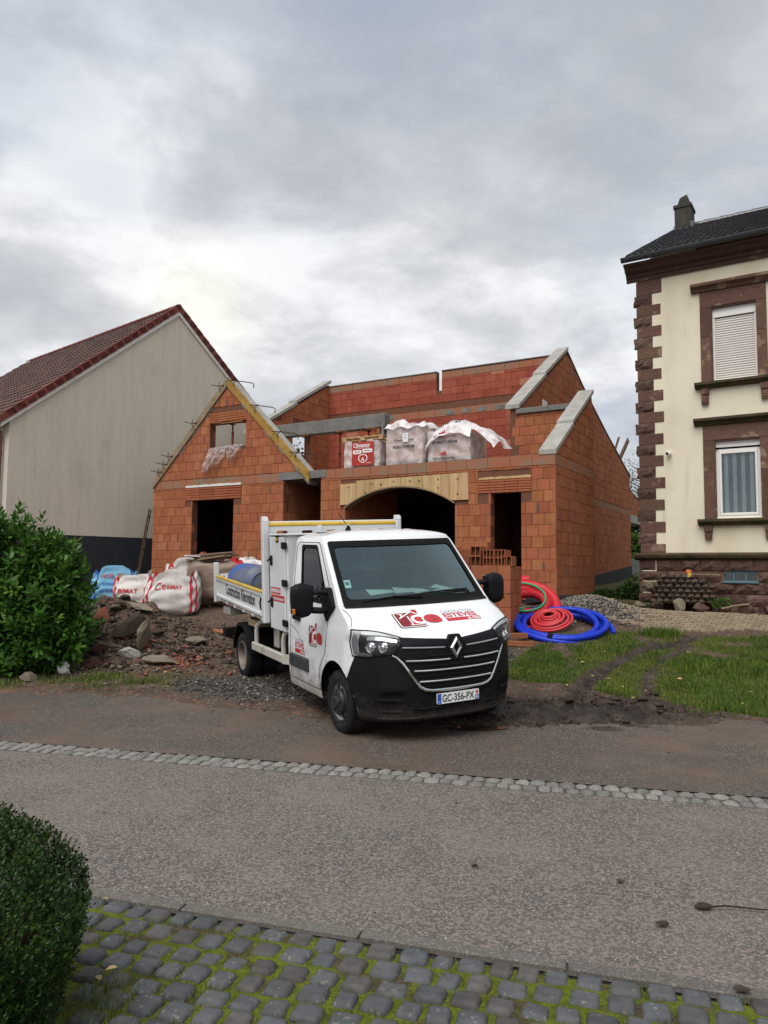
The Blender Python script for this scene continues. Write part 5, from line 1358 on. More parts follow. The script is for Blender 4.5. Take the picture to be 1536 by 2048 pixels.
for lw in low.values(): weld(lw).build('sill_panel', M['paint_low'], van, sharp=60)
dR = weld(doorR).build('door', M['paint'], van, sharp=60); dL = weld(doorL).build('door', M['paint'], van, sharp=60)
mb = MB(); mb.prism([[(-_vt(_WW, z), z) for z in (.35, .6, 1.0, 1.4, 2.0, 2.17)] + [(-.6, 2.24), (.6, 2.24)] + [(_vt(_WW, z), z) for z in (2.17, 2.0, 1.4, 1.0, .6, .35)]], lambda a, b, d: (d, a, b), XR, XR + .03); mb.build('cab_back', M['panel_white'], van)
# seams
def seam(pts, r=.0042, parent=van): mb = MB(); mb.tube(pts, r, 5); return mb.build('seam', M['gap'], parent)
for sg in (-1, 1):
    s_, k = S_, sg
    rear = [S_(.955, z, k, .0015) for z in np.linspace(.40, 2.0, 14)]
    top = [S_(s, 2.115 + .03 * 0, k, .0015) for s in np.linspace(.9, .12, 8)]
    pil = [S_(.10, z, k, .0015) for z in np.linspace(2.08, 1.42, 8)]
    def onx(x, z): return S_((_vt(_XS, z) - x) / (_vt(_XS, z) - XR), z, k, .0015)
    fr_ = [onx(-.18, 1.36), onx(-.22, 1.2), onx(-.25, 1.0), onx(-.28, .85), onx(-.37, .76), onx(-.44, .66), onx(-.455, .55), onx(-.46, .40)]
    seam(rear + [S_(.94, 2.07, k, .0015)] + top + [S_(.12, 2.11, k, .0015)] + pil + fr_ + [onx(-.47, .40)] + [onx(x, .40) for x in (-.7, -1.0, -1.3, -1.44)])
    seam([F_(k * .985, 1.38, .001), F_(k * .955, 1.345, .001), F_(k * .95, 1.30, .001), F_(k * .965, 1.255, .001), F_(k * .985, 1.215, .001)])
seam([F_(t, 1.385 + .02 * abs(t), .001) for t in np.linspace(-.98, .98, 24)], .003)
def outward(o, c=(-.7, 0, 1.1)):
    """panes face away from the cab"""
    me = o.data; k = sum(1 if (p.center - Vector(c)).dot(p.normal) > 0 else -1 for p in me.polygons)
    if k < 0: me.flip_normals()
    return o
# bumper of black plastic
def z_edge(t): a = abs(t); return 1.058 + .085 * a ** 1.3
def t_edge(z):
    a, b = .3, .9995
    for _ in range(40):
        m_ = (a + b) / 2
        if vfront(m_, z)[0] > x_edge(z): a = m_
        else: b = m_
    return a
def bump_pt(a, b):
    z = lerp(.225, .925, b); te = t_edge(z); q = math.sin(math.pi / 2 * (2 * a - 1)); t = q * te
    off = .012 + .018 * smooth01((.36 - z) / .1) * (1 if z < .36 else 0)
    if z < .27: off -= .03 * (.27 - z) / .045
    m_ = abs(t)
    if .54 < m_ < .80 and .30 < z < .56: off -= .030 * smooth01((m_ - .54) / .04) * smooth01((.80 - m_) / .05) * smooth01((z - .30) / .04) * smooth01((.56 - z) / .04)   # fog lamp recess
    if m_ < .45 and .30 < z < .38: off -= .02
    return F_(t, z, off)
mb = MB(); mb.grid(bump_pt, 72, 34); mb.build('bumper', M['black_plastic'], van, sharp=40)
mb = MB()
for sg in (-1, 1):
    for z_ in (.47, .345): mb.tube([F_(sg * t, z_, .004) for t in np.linspace(.60, .86, 8)], .012, 6)
mb.tube([F_(t, .285, .028) for t in np.linspace(-.8, .8, 20)], .014, 6); mb.tube([F_(t, .375, .014) for t in np.linspace(-.5, .5, 12)], .010, 6)
tag(mb.build('bumper_rib', M['black_plastic'], van), kind='stuff')
mb = MB(); mb.grid(lambda a, b: F_((2 * a - 1) * .66, lerp(.90, z_edge((2 * a - 1) * .66) + .008, b), .010), 40, 10); mb.build('grille_panel', M['black_plastic'], van)
mb = MB(); mb.grid(lambda a, b: F_((2 * a - 1) * lerp(.40, .60, b), lerp(.575, .93, b), .0165), 30, 10); mb.build('grille_mesh', M['gap'], van)
def chrome_bar(name, pts, r, mat='chrome'):
    mb = MB(); mb.tube(pts, r, 8); return mb.build(name, M[mat], van)
for z_, w0, w1 in ((.868, .085, .55), (.765, 0, .475), (.652, 0, .425)):
    for sg in ((-1, 1) if w0 else (0,)):
        tt_ = np.linspace(sg * w0, sg * w1, 16) if sg else np.linspace(-w1, w1, 30)
        chrome_bar('grille_bar', [F_(t, z_ + .035 * t * t, .026) for t in tt_], .0125)
for sg in (-1, 1): chrome_bar('grille_bar', [F_(sg * t, .985 + .045 * t, .020) for t in np.linspace(.13, .575, 14)], .0105, 'chrome_satin')
up = [F_(-.665, .937, .018), F_(-.63, .915, .024), F_(-.58, .86, .028), F_(-.53, .78, .03), F_(-.47, .68, .03), F_(-.42, .605, .03), F_(-.37, .575, .03)] + [F_(t, .553 + .02 * abs(t), .03) for t in np.linspace(-.30, .30, 9)]
up += [(p[0], -p[1], p[2]) for p in up[:7][::-1]]
mb = MB(); mb.tube(up, .016, 8, rs=[.008, .013] + [.0165] * (len(up) - 4) + [.013, .008]); mb.build('grille_surround', M['chrome'], van)
for zz in np.arange(.60, .92, .052):                     # fine slats behind the chrome
    mb = MB(); mb.tube([F_(t, zz, .019) for t in np.linspace(-.44, .44, 12)], .009, 5); mb.build('grille_slat', M['black_plastic'], van)
# diamond badge
bx = F_(0, .98, 0)[0] + .035
mb = MB(); mb.prism([[(-.135, .995), (-.085, 1.07), (-.06, 1.118), (.06, 1.118), (.085, 1.07), (.135, .995), (.08, .90), (0, .862), (-.08, .90)]], lambda a, b, d: (bx - .035 + d - .18 * max(0, b - 1.05), a, b), -.03, .02); mb.build('badge_mount', M['black_plastic'], van)
mb = MB()
ou = [(0, 1.100), (.078, .985), (0, .868), (-.078, .985)]; inn = [(.004, 1.042), (.034, .985), (-.004, .925), (-.034, .985)]
for i in range(4):
    j = (i + 1) % 4; mid = [((ou[q][0] + inn[q][0]) / 2, (ou[q][1] + inn[q][1]) / 2) for q in (i, j)]
    o0, o1, i0, i1 = ou[i], ou[j], inn[i], inn[j]
    V = [(bx, *o0), (bx, *o1), (bx + .016, *mid[1]), (bx + .016, *mid[0]), (bx + .004, *i1), (bx + .004, *i0)]
    mb.add(V, [(0, 1, 2, 3), (3, 2, 4, 5)])
    mb.add([(bx - .02, *o0), (bx - .02, *o1), (bx, *o1), (bx, *o0)], [(0, 1, 2, 3)])
mb.build('badge', M['chrome_satin'], van, sharp=0)
# headlamps
for sg in (-1, 1):
    A, B, C, D = (.985, 1.195), (.565, 1.108), (.655, .935), (.955, .915)
    E_ = (.865, .912); 
    def hl(a, b, off):
        # a from the outer to the inner end, b from the bottom up
        lo = (lerp(D[0], C[0], a), lerp(D[1], C[1], a) - .012 * math.sin(math.pi * min(1, a * 1.6))); hi = (lerp(A[0], B[0], a), lerp(A[1], B[1], a) + .018 * math.sin(math.pi * a))
        if a > .8: q = (a - .8) / .2; lo = (lo[0] - .045 * q * b, lo[1])
        return F_(sg * lerp(lo[0], hi[0], b), lerp(lo[1], hi[1], b), off)
    mb = MB(); mb.grid(lambda a, b: hl(a, b, .010), 18, 10); hd = mb.build('headlamp', M['lamp_dark'], van)
    mb = MB(); mb.grid(lambda a, b: hl(.02 + a * .13, .04 + b * .92, .018 + .006 * math.sin(math.pi * a)), 4, 12); mb.grid(lambda a, b: hl(.02 + a * .40, .04 + b * .12, .019), 10, 3); mb.grid(lambda a, b: hl(.10 + a * .86, .86 + b * .10, .018), 14, 2); mb.build('daylight_strip', M['lamp_white'], hd)
    for a_ in (.38, .66):
        p = Vector(hl(a_, .40, .0)); nrm = vnorm(vfront, sg * .8, 1.0); rot = nrm.to_track_quat('Z', 'Y').to_matrix().to_4x4()
        mb = MB(); mb.lathe([(.062, .012), (.055, .03), (.040, .018), (.034, .02), (.030, .032), (.018, .040), (0, .042)], 18, M=Matrix.Translation(p) @ rot); mb.build('reflector', M['chrome'], hd)
    mb = MB(); mb.grid(lambda a, b: hl(.30 + a * .62, .66 + b * .12, .022), 8, 2); mb.build('lamp_bar', M['chrome_satin'], hd)
    mb = MB(); mb.grid(lambda a, b: hl(a, b, .048 * min(1, 6 * min(a, 1 - a, b, 1 - b)) + .010), 18, 10); outward(mb.build('lens', M['lampglass'], hd))
    seam([hl(a, 0, .011) for a in np.linspace(0, 1, 12)] + [hl(1, b, .011) for b in np.linspace(0, 1, 6)] + [hl(a, 1, .011) for a in np.linspace(1, 0, 12)] + [hl(0, b, .011) for b in np.linspace(1, 0, 6)], .006, hd)
# windscreen with its black border
mb = MB(); mb.grid(lambda a, b: F_((2 * a - 1) * .936, lerp(1.42, 2.112, b), .001), 40, 12); outward(mb.build('windscreen', M['wscreen'], van))
def ring_patch(fn, a0, a1, b0, b1, i0, i1, j0, j1, r_out, r_in, name, mat, parent):
    O = rrect(a0, a1, b0, b1, r_out, 6); I = rrect(i0, i1, j0, j1, r_in, 6); vs = [fn(*p) for p in O] + [fn(*p) for p in I]; k = len(O)
    # insert points along the straight runs so that the border follows the curve
    def dense(L):
        o = []
        for p, q in zip(L, L[1:] + L[:1]):
            for m_ in range(8): o.append((lerp(p[0], q[0], m_ / 8), lerp(p[1], q[1], m_ / 8)))
        return o
    O, I = dense(O), dense(I); k = len(O); mb = MB()
    mb.add([fn(*p) for p in O] + [fn(*p) for p in I], [(i, (i + 1) % k, k + (i + 1) % k, k + i) for i in range(k)], 0, True)
    return mb.build(name, mat, parent)
ring_patch(lambda t, z: F_(t, z, .012), -.950, .950, 1.405, 2.122, -.885, .885, 1.468, 2.052, .035, .055, 'windscreen_border', M['gap'], van)
mb = MB(); mb.grid(lambda a, b: F_((2 * a - 1) * .95, lerp(1.385, 1.425, b), .010), 36, 2); mb.build('scuttle', M['black_plastic'], van)
mb = MB(); put_poly(mb, [[(-.24, 2.05), (.24, 2.05), (.17, 1.955), (-.17, 1.955)]], lambda t, z: F_(t, z, -.004)); mb.build('sensor_patch', M['gap'], van)
mb = MB(); mb.grid(lambda a, b: F_(-.875 + .075 * a, 1.60 + .085 * b, -.004), 2, 2); mb.build('windscreen_sticker', M['paper'], van)
mb = MB(); mb.grid(lambda a, b: F_(-.865 + .05 * a, 1.63 + .035 * b, -.0035), 2, 2); mb.build('sticker_print', M['teal'], van)
for (t0, z0, t1, z1) in ((-.72, 1.435, .02, 1.475), (-.02, 1.475, .72, 1.50)):
    mb = MB(); mb.tube([F_(lerp(t0, t1, f), lerp(z0, z1, f) + .012 * math.sin(math.pi * f), .022) for f in np.linspace(0, 1, 10)], .011, 6); mb.tube([F_(lerp(t1, t1 - (t1 - t0) * .5, f), lerp(z1 - .03, z1 - .005, f), .03) for f in np.linspace(0, 1, 6)], .013, 6); mb.build('wiper', M['gap'], van)
# door windows, handles, mouldings, mirrors
for sg, dr in ((-1, dR), (1, dL)):
    mb = MB(); mb.grid(lambda a, b: S_(lerp(.215, .755, a), lerp(1.415, 2.065, b), sg, -.004), 10, 6); wd = outward(mb.build('door_window', M['sideglass'], dr))
    ring_patch(lambda s, z: S_(s, z, sg, .004), .195, .772, 1.40, 2.085, .235, .735, 1.44, 2.035, .04, .055, 'window_seal', M['gap'], dr)
    mb = MB(); mb.box(-1.30, -1.07, -.018, .018, -.03, .03, c=.012, M=Matrix.Translation((0, sg * 1.045, 1.175))); hn = mb.build('door_handle', M['black_plastic'], dr)
    mb = MB(); mb.lathe([(.0, .0), (.045, .0), (.04, -.02)], 14, M=Matrix.Translation((-1.15, sg * 1.022, 1.16)) @ Matrix.Rotation(R(90 * -sg), 4, 'X')); mb.build('handle_cup', M['gap'], dr)
    mb = MB(); mb.box(-1.44, -.79, -.02, .02, .55, .715, c=.02, M=Matrix.Translation((0, sg * 1.045, 0))); ml = mb.build('side_moulding', M['grey_plastic'], dr)
    mb = MB(); mb.box(-1.30, -1.295, -.003, .003, .56, .705, M=Matrix.Translation((0, sg * 1.066, 0))); mb.build('groove', M['gap'], dr)
    seam([S_((.215 - x) / 1.735, z, sg, .001) for x, z in ((-1.44, 1.06), (-1.32, 1.04), (-1.16, .98), (-1.02, .88), (-.95, .79), (-.92, .72))], .003, dr)
    mr = MB()
    HX, HY = -.26, sg * 1.31
    def hous(a, b):
        w = 2 * math.pi * a; v = b * 2 - 1
        cx_ = abs(math.cos(w)) ** .55 * math.copysign(1, math.cos(w)); cy_ = abs(math.sin(w)) ** .55 * math.copysign(1, math.sin(w)); k_ = (1 - abs(v) ** 4.5) ** .5
        return (HX + .095 * cx_ * (.75 + .25 * k_) * (k_ if abs(v) > .98 else 1) * max(k_, .0) + .0, HY + .125 * cy_ * k_ * (1 - .10 * max(0, -v)), 1.475 + .200 * v)
    mr.grid(hous, 28, 18, closed_u=True)
    mo = mr.build('mirror', M['black_plastic'], van)
    mb = MB(); mb.box(HX - .10, HX - .094, HY - .10, HY + .10, 1.32, 1.63, c=.002); mb.build('mirror_glass', M['chrome'], mo)
    mb = MB(); mb.tube([(HX + .0, sg * 1.22, 1.555), (HX + .06, sg * 1.10, 1.56), (-.20, sg * .985, 1.55)], .030, 8); mb.tube([(HX, sg * 1.22, 1.36), (HX + .06, sg * 1.10, 1.35), (-.22, sg * 1.0, 1.36)], .038, 8); mb.build('mirror_arm', M['black_plastic'], mo)
    mb = MB(); mb.prism([[(-.04, 1.40), (-.20, 1.60), (-.34, 1.60), (-.36, 1.36), (-.24, 1.22)]], lambda a, b, d: (a, sg * d, b), .965, 1.03); mb.build('mirror_base', M['black_plastic'], mo)
    mb = MB(); mb.box(HX + .02, HX + .10, HY + sg * .118 - .008, HY + sg * .118 + .006, 1.33, 1.39, c=.006); mb.build('indicator', M['amber'], mo)
    # wheel arch lip and liner
    mb = MB(); mb.grid(lambda a, b: (AX + AR_ * math.cos(lerp(-.1, math.pi + .1, a)), sg * lerp(.925, .55, b), AZ + AR_ * math.sin(lerp(-.1, math.pi + .1, a))), 24, 2); mb.grid(lambda a, b: (AX + AR_ * b * math.cos(lerp(-.1, math.pi + .1, a)), sg * .55, AZ + AR_ * b * math.sin(lerp(-.1, math.pi + .1, a))), 16, 1); mb.build('wheel_liner', M['gap'], van)
# wheels
def wheel(x, y, sg, front, name='wheel'):
    W = Matrix.Translation((x, y, .345)) @ Matrix.Rotation(R(-90 * sg), 4, 'X')     # local +z points outwards
    mb = MB(); mb.lathe([(.225, -.105), (.25, -.115), (.315, -.112), (.338, -.095), (.345, -.06), (.345, .06), (.338, .095), (.315, .112), (.25, .115), (.225, .105)], 48, M=W)
    for k in range(48):
        for off in (-.05, .05):
            a = 2 * math.pi * (k + (.5 if off > 0 else 0)) / 48
            mb.box(-.012, .012, -.004, .006, off - .035, off + .035, M=W @ Matrix.Rotation(a, 4, 'Z') @ Matrix.Translation((0, .344, 0)))
    ty = mb.build('wheel', M['tyre'], van)
    mb = MB()
    if front: prof = [(.200, .095), (.194, .075), (.18, .065), (.135, .082), (.12, .07), (.0, .07)]
    else: prof = [(.228, .10), (.222, .112), (.208, .105), (.200, .06), (.195, .0), (.180, -.03), (.15, -.045), (.10, -.04), (.0, -.04)]
    if front: fl = MB(); fl.lathe([(.228, .10), (.222, .112), (.205, .105), (.198, .085)], 40, M=W); fl.build('rim_flange', M['hub'], ty)
    mb.lathe(prof, 40, M=W); mb.build('rim', M['rim' if front else 'rim_dirty'], ty)
    mb = MB()
    for k in range(8):
        a = 2 * math.pi * (k + .5) / 8; mb.lathe([(.0, .0), (.026, .0), (.028, -.006)], 12, M=W @ Matrix.Rotation(a, 4, 'Z') @ Matrix.Translation((.163, 0, .080 if front else -.035)) @ (Matrix.Rotation(R(18), 4, 'Y') if front else Matrix.Identity(4)))
    tag(mb.build('rim_hole', M['gap'], ty), kind='stuff')
    mb = MB()
    if front:
        mb.lathe([(.150, .072), (.152, .10), (.138, .128), (.080, .138), (.058, .160), (.0, .162)], 32, M=W)
        hb = mb.build('hub_cap', M['hub'], ty)
        for k in range(5):
            a = 2 * math.pi * k / 5 + .3; mb = MB(); mb.lathe([(.021, .115), (.021, .146), (.015, .152), (0, .152)], 8, M=W @ Matrix.Rotation(a, 4, 'Z') @ Matrix.Translation((.098, 0, 0))); mb.build('wheel_nut', M['hub'], ty)
    else:
        mb.lathe([(.095, -.04), (.09, .03), (.06, .045), (0, .05)], 24, M=W); mb.build('hub_cap', M['rim_dirty'], ty)
        for k in range(6):
            a = 2 * math.pi * k / 6; mb = MB(); mb.lathe([(.016, -.04), (.016, -.01), (0, -.008)], 8, M=W @ Matrix.Rotation(a, 4, 'Z') @ Matrix.Translation((.13, 0, 0))); mb.build('wheel_nut', M['rim_dirty'], ty)
    return ty
for sg in (-1, 1):
    wheel(0, sg * .885, sg, True)
    for y_ in (.925, .66): wheel(-3.682, sg * y_, sg, False)
    mb = MB(); mb.grid(lambda a, b: (-3.68 + .44 * math.cos(lerp(.12, math.pi * .98, a)), sg * lerp(1.06, .52, b), .36 + .50 * math.sin(lerp(.12, math.pi * .98, a)) ** .9), 24, 2); mb.grid(lambda a, b: (-3.68 + (.44 - .05 * b) * math.cos(lerp(.12, math.pi * .98, a)), sg * 1.06, .36 + (.50 - .05 * b) * math.sin(lerp(.12, math.pi * .98, a)) ** .9), 24, 1); mb.build('mudguard', M['black_plastic'], van)
# chassis, axles, underside
mb = MB(); mb.box(-5.0, -1.3, -.50, -.42, .66, .86); mb.build('chassis_rail', M['gap'], van); mb = MB(); mb.box(-5.0, -1.3, .42, .50, .66, .86); mb.build('chassis_rail', M['gap'], van)
mb = MB(); mb.cyl((-3.682, -.8, .345), (-3.682, .8, .345), .07, 10); mb.lathe([(0, -.16), (.12, -.1), (.16, 0), (.12, .1), (0, .16)], 14, M=Matrix.Translation((-3.68, 0, .36)) @ Matrix.Rotation(R(90), 4, 'X')); mb.build('rear_axle', M['gap'], van)
mb = MB(); mb.box(-1.5, .66, -.62, .62, .24, .60, c=.05); mb.box(-1.5, -.46, -.95, .95, .36, .50); mb.build('underbody_light_block', M['gap'], van)  # dark box added to block light under the engine
mb = MB(); mb.box(-2.9, -1.7, -.80, -.52, .44, .85, c=.03); mb.build('fuel_tank', M['gap'], van)
mb = MB(); mb.box(-2.60, -2.42, -.88, -.82, .60, .96, c=.02); mb.build('bracket_plate', M['steel_cream'], van)
for sg in (-1, 1):
    mb = MB(); mb.box(-3.20, -1.80, sg * 1.0 - .03, sg * 1.0 + .03, .50, .62, c=.012); mb.prism([[(-1.80, .50), (-1.80, .62), (-1.56, .62), (-1.56, .50)]], lambda a, b, d: (a, sg * (1.03 - d - (a + 1.80) * .45), b), 0, .05); mb.build('side_guard', M['steel_cream'], van)
    for x_ in (-3.07, -1.86):
        mb = MB(); mb.tube([(x_, sg * .985, .60), (x_, sg * .985, .80), (x_ + .02, sg * .975, .88), (x_ + .09, sg * .95, .93), (x_ + .22, sg * .86, .945), (x_ + .45, sg * .6, .945)], .034, 10); mb.build('guard_hoop', M['steel_cream'], van)
mb = MB(); mb.box(-4.98, -4.78, -1.0, 1.0, .50, .64, c=.01); mb.build('rear_bar', M['gap'], van)
for y_ in (-.98, .45): mb = MB(); mb.box(-5.0, -4.6, y_, y_ + .53, .88, 1.0, c=.01); mb.build('hinge_block', M['steel_cream'], van)
mb = MB(); mb.box(-3.45, -3.05, -1.0, -.55, .84, .93, c=.006); mb.build('body_support', M['wood_grey'], van)
# tipper body, a little nose-down
def bz(x, z): return z + (-x - 2.4) * .040
def bed_box(mb, x0, x1, y0, y1, z0, z1, m=0):
    vs = [(x, y, bz(x, z)) for z in (z0, z1) for y in (y0, y1) for x in (x0, x1)]
    mb.add(vs, [(0, 2, 3, 1), (4, 5, 7, 6), (0, 1, 5, 4), (2, 6, 7, 3), (0, 4, 6, 2), (1, 3, 7, 5)], m)
mb = MB(); bed_box(mb, -5.12, -2.36, -1.02, 1.02, 1.02, 1.055); mb.build('bed_floor', M['steel_cream'], van)
mb = MB()
for y_ in (-.45, .45): bed_box(mb, -5.05, -2.36, y_ - .05, y_ + .05, .90, 1.018)
for x_ in np.arange(-4.9, -2.4, .42): bed_box(mb, x_ - .03, x_ + .03, -1.0, 1.0, .95, 1.018)
mb.build('bed_frame', M['steel_cream'], van)
for sg in (-1, 1):
    mb = MB(); y0, y1 = sorted((sg * 1.035, sg * 1.06))
    bed_box(mb, -5.08, -2.46, y0, y1, 1.10, 1.385)
    ya, yb = sorted((sg * 1.03, sg * 1.085)); bed_box(mb, -5.08, -2.46, ya, yb, 1.065, 1.10); bed_box(mb, -5.08, -2.46, ya, yb, 1.35, 1.388)
    for x_ in (-5.06, -2.50): bed_box(mb, x_ - .02, x_ + .03, ya, yb, 1.10, 1.35)
    ds = mb.build('drop_side', M['panel_white'], van)
    mb = MB(); ya, yb = sorted((sg * 1.02, sg * 1.092)); bed_box(mb, -5.08, -2.46, ya, yb, 1.389, 1.415); mb.build('edge_strip', M['yellow'], ds)
    mb = MB(); ya, yb = sorted((sg * 1.0, sg * 1.05)); bed_box(mb, -5.12, -2.40, ya, yb, 1.00, 1.062); mb.build('bed_rail', M['steel_cream'], van)
    for x_ in np.arange(-4.9, -2.5, .48): mb = MB(); bed_box(mb, x_, x_ + .06, *sorted((sg * 1.05, sg * 1.085)), 1.005, 1.045); mb.build('hinge_lug', M['panel_white'], ds)
    mb = MB(); mb.box(-5.20, -5.12, sg * 1.05 - .04, sg * 1.05 + .04, 1.06, 1.74, c=.01); mb.build('rear_post', M['panel_white'], van)
    mb = MB(); mb.box(-2.44, -2.34, sg * 1.05 - .045, sg * 1.05 + .045, .98, 2.40, c=.012); mb.prism([[(-2.44, 2.40), (-2.34, 2.40), (-2.36, 2.46), (-2.42, 2.47)]], lambda a, b, d: (a, sg * 1.05 + d, b), -.04, .04); mb.build('front_post', M['panel_white'], van)
    mb = MB(); mb.tube([(-2.50, sg * 1.09, 1.16), (-2.52, sg * 1.10, 1.26), (-2.49, sg * 1.09, 1.33)], .012, 6); mb.build('drop_latch', M['gap'], van)
mb = MB(); bed_box(mb, -5.17, -5.14, -1.0, 1.0, 1.06, 1.42); bed_box(mb, -5.19, -5.12, -1.0, 1.0, 1.39, 1.43); mb.build('tailboard', M['panel_white'], van)
# headboard with slots, yellow tube on top
slots = [rrect(y - .085, y + .085, 2.215, 2.265, .024, 4) for y in (-.80, -.42, -.04, .34, .72)]
mb = MB(); mb.prism([rect(-1.0, 1.0, 1.02, 2.345)] + slots, lambda a, b, d: (d, a, b), -2.40, -2.37); mb.build('headboard', M['panel_white'], van)
for y_ in (-.24, .20): mb = MB(); mb.box(-2.37, -2.345, y_ - .03, y_ + .03, 1.1, 2.34); mb.build('headboard_stiffener', M['panel_white'], van)
mb = MB(); mb.cyl((-2.385, -1.0, 2.352), (-2.385, 1.0, 2.352), .030, 12); mb.build('top_tube', M['yellow'], van)
mb = MB(); mb.cyl((-2.40, -1.0, 2.385), (-2.40, 1.0, 2.385), .016, 8); mb.build('top_rail', M['panel_white'], van)
# tall locker behind the cab
mb = MB(); mb.box(-2.30, -1.60, -1.0, 1.0, .92, 2.20, c=.012); mb.box(-2.29, -1.57, -1.03, 1.03, 2.20, 2.225, c=.008); lk = mb.build('locker', M['panel_white'], van)
for sg in (-1, 1):
    mb = MB(); mb.box(-2.27, -1.66, sg * 1.012 - .012, sg * 1.012 + .012, .93, 2.18, c=.008); ld = mb.build('locker_door', M['panel_white'], lk)
    for z_ in (1.05, 1.575, 2.07): mb = MB(); mb.box(-1.74, -1.56, sg * 1.03 - .014, sg * 1.03 + .014, z_ - .045, z_ + .045, c=.010); mb.build('hinge', M['black_plastic'], lk)
    for z_ in (1.29, 1.86):
        mb = MB(); mb.box(-2.22, -2.14, sg * 1.03 - .012, sg * 1.03 + .012, z_ - .07, z_ + .07, c=.015); mb.tube([(-2.18, sg * 1.045, z_ + .03), (-2.24, sg * 1.065, z_ + .0), (-2.28, sg * 1.05, z_ - .01)], .012, 6); mb.build('latch', M['black_plastic'], lk)
mb = MB(); mb.box(-1.98, -1.88, -1.034, -1.022, 2.11, 2.20, c=.004); sq = mb.build('number_sticker', M['gap'], lk); mb = MB(); mb.box(-1.965, -1.895, -1.037, -1.034, 2.135, 2.175); mb.build('number_print', M['yellow'], lk)
# aerial
mb = MB(); mb.lathe([(.05, 0), (.045, .03), (.02, .075), (0, .085)], 14, M=Matrix.Translation((-.93, -.42, 2.235)) @ Matrix.Diagonal((1.2, .7, 1, 1))); mb.tube([(-.94, -.42, 2.30), (-1.12, -.47, 2.48)], .005, 6); mb.build('aerial', M['gap'], van)
# number plate
def plate(a, b): p = F_(0, .46, .052); return (p[0], a, b)
mb = MB(); mb.prism([rrect(-.262, .262, .408, .518, .008)], lambda a, b, d: (F_(0, .46, .036)[0] + d, a, b), 0, .012); pl = mb.build('number_plate', M['plate_white'], van)
o_ = F_(0, .46, .036)[0] + .0135
pf = lambda a, b: (o_, a, b)
mb = MB(); put_poly(mb, [rect(-.258, -.212, .412, .514)], pf); put_poly(mb, [rect(.212, .258, .412, .458)], pf); mb.build('plate_band', M['print_blue'], pl)
mb = MB(); put_text(mb, 'GC-356-PX', -.200, .200, .424, .502, lambda a, b: (o_ + .001, a, b), bold=.015); mb.build('plate_number', M['print_black'], pl)
mb = MB(); put_text(mb, 'F', -.243, -.227, .420, .440, lambda a, b: (o_ + .001, a, b)); put_text(mb, '94', .217, .253, .420, .450, lambda a, b: (o_ + .001, a, b), bold=.02); mb.build('plate_code', M['print_white'], pl)
mb = MB(); put_poly(mb, [rrect(.222, .250, .468, .508, .012)], lambda a, b: (o_ + .0006, a, b)); mb.build('plate_crest', M['print_red'], pl)
# the firm's mark: a leaning red square with a house outline and the letters Ce
def logo(name, fn, parent, s=1.0):
    """a, b in 0..1 over the mark's box"""
    def m(k): return lambda a, b: fn(a, b, k)
    mb = MB(); put_poly(mb, [rrect(.0, .60, .0, .86, .10)], m(1)); mb.build(name + '_shadow', M['print_black'], parent)
    mb = MB(); put_poly(mb, [rrect(.025, .60, .04, .86, .09)], m(2)); mb.build(name + '_rim', M['print_white'], parent)
    mb = MB(); put_poly(mb, [rrect(.05, .58, .075, .83, .07)], m(3)); mb.build(name + '_field', M['print_dkred'], parent)
    mb = MB(); put_poly(mb, [[(.30, .10), (.56, .10), (.56, .56), (.43, .80), (.30, .56)]], m(4)); put_poly(mb, [rrect(.47, .59, .80, .98, .05)], m(4)); mb.build(name + '_house', M['print_red'], parent)
    mb = MB()
    def ln(x0, y0, x1, y1, w=.02):
        d = math.hypot(x1 - x0, y1 - y0); px_, py_ = -(y1 - y0) / d * w, (x1 - x0) / d * w
        put_poly(mb, [[(x0 - px_, y0 - py_), (x1 - px_, y1 - py_), (x1 + px_, y1 + py_), (x0 + px_, y0 + py_)]], m(5))
    ln(.10, .52, .44, .86); ln(.44, .86, .62, .60); ln(.30, .10, .30, .62, .014); ln(.24, .14, .56, .14, .014); ln(.18, .62, .18, .76, .02); ln(.10, .76, .24, .76, .014)
    put_text(mb, 'C', .33, .61, .16, .66, m(6), bold=.035); mb.build(name + '_lines', M['print_white'], parent)
    mb = MB(); put_text(mb, 'e', .62, 1.0, .17, .64, m(6), bold=.04); mb.build(name + '_letter', M['print_red'], parent)
def firm(name, fn, parent):
    m = lambda k: (lambda a, b: fn(a, b, k))
    mb = MB(); put_text(mb, 'CONSTRUCTION', 0, .94, .74, .95, m(1)); mb.build(name + '_top', M['print_grey'], parent)
    mb = MB(); put_text(mb, 'ESTEVES', 0, .98, .34, .70, m(1), bold=.03); put_poly(mb, [rect(0, 1.0, 0, .28)], m(1)); mb.build(name + '_name', M['print_red'], parent)
    mb = MB(); put_text(mb, '& Fils', .62, .97, .05, .23, m(2), bold=.03); mb.build(name + '_sons', M['print_white'], parent)
bon = [o for o in van.children if o.name.startswith('bonnet')][0]
logo('mark', lambda a, b, k: F_(lerp(-.50, .055, a) + .05 * (b - .5) * 0, lerp(1.185, 1.345, b), .0012 * k + .001), bon)
firm('firm', lambda a, b, k: F_(lerp(.115, .56, a), lerp(1.215, 1.318, b), .0012 * k + .001), bon)
yd = lambda x, z: -_vt(_WW, z)
logo('mark', lambda a, b, k: (lerp(-.80, -.36, a), yd(0, lerp(.88, 1.17, b)) - .0012 * k - .001, lerp(.88, 1.17, b)), dR)
firm('firm', lambda a, b, k: (lerp(-1.27, -.95, a), yd(0, lerp(.735, .925, b)) - .0012 * k - .001, lerp(.735, .925, b)), dR)
dsd = [o for o in van.children if o.name.startswith('drop_side')][0]
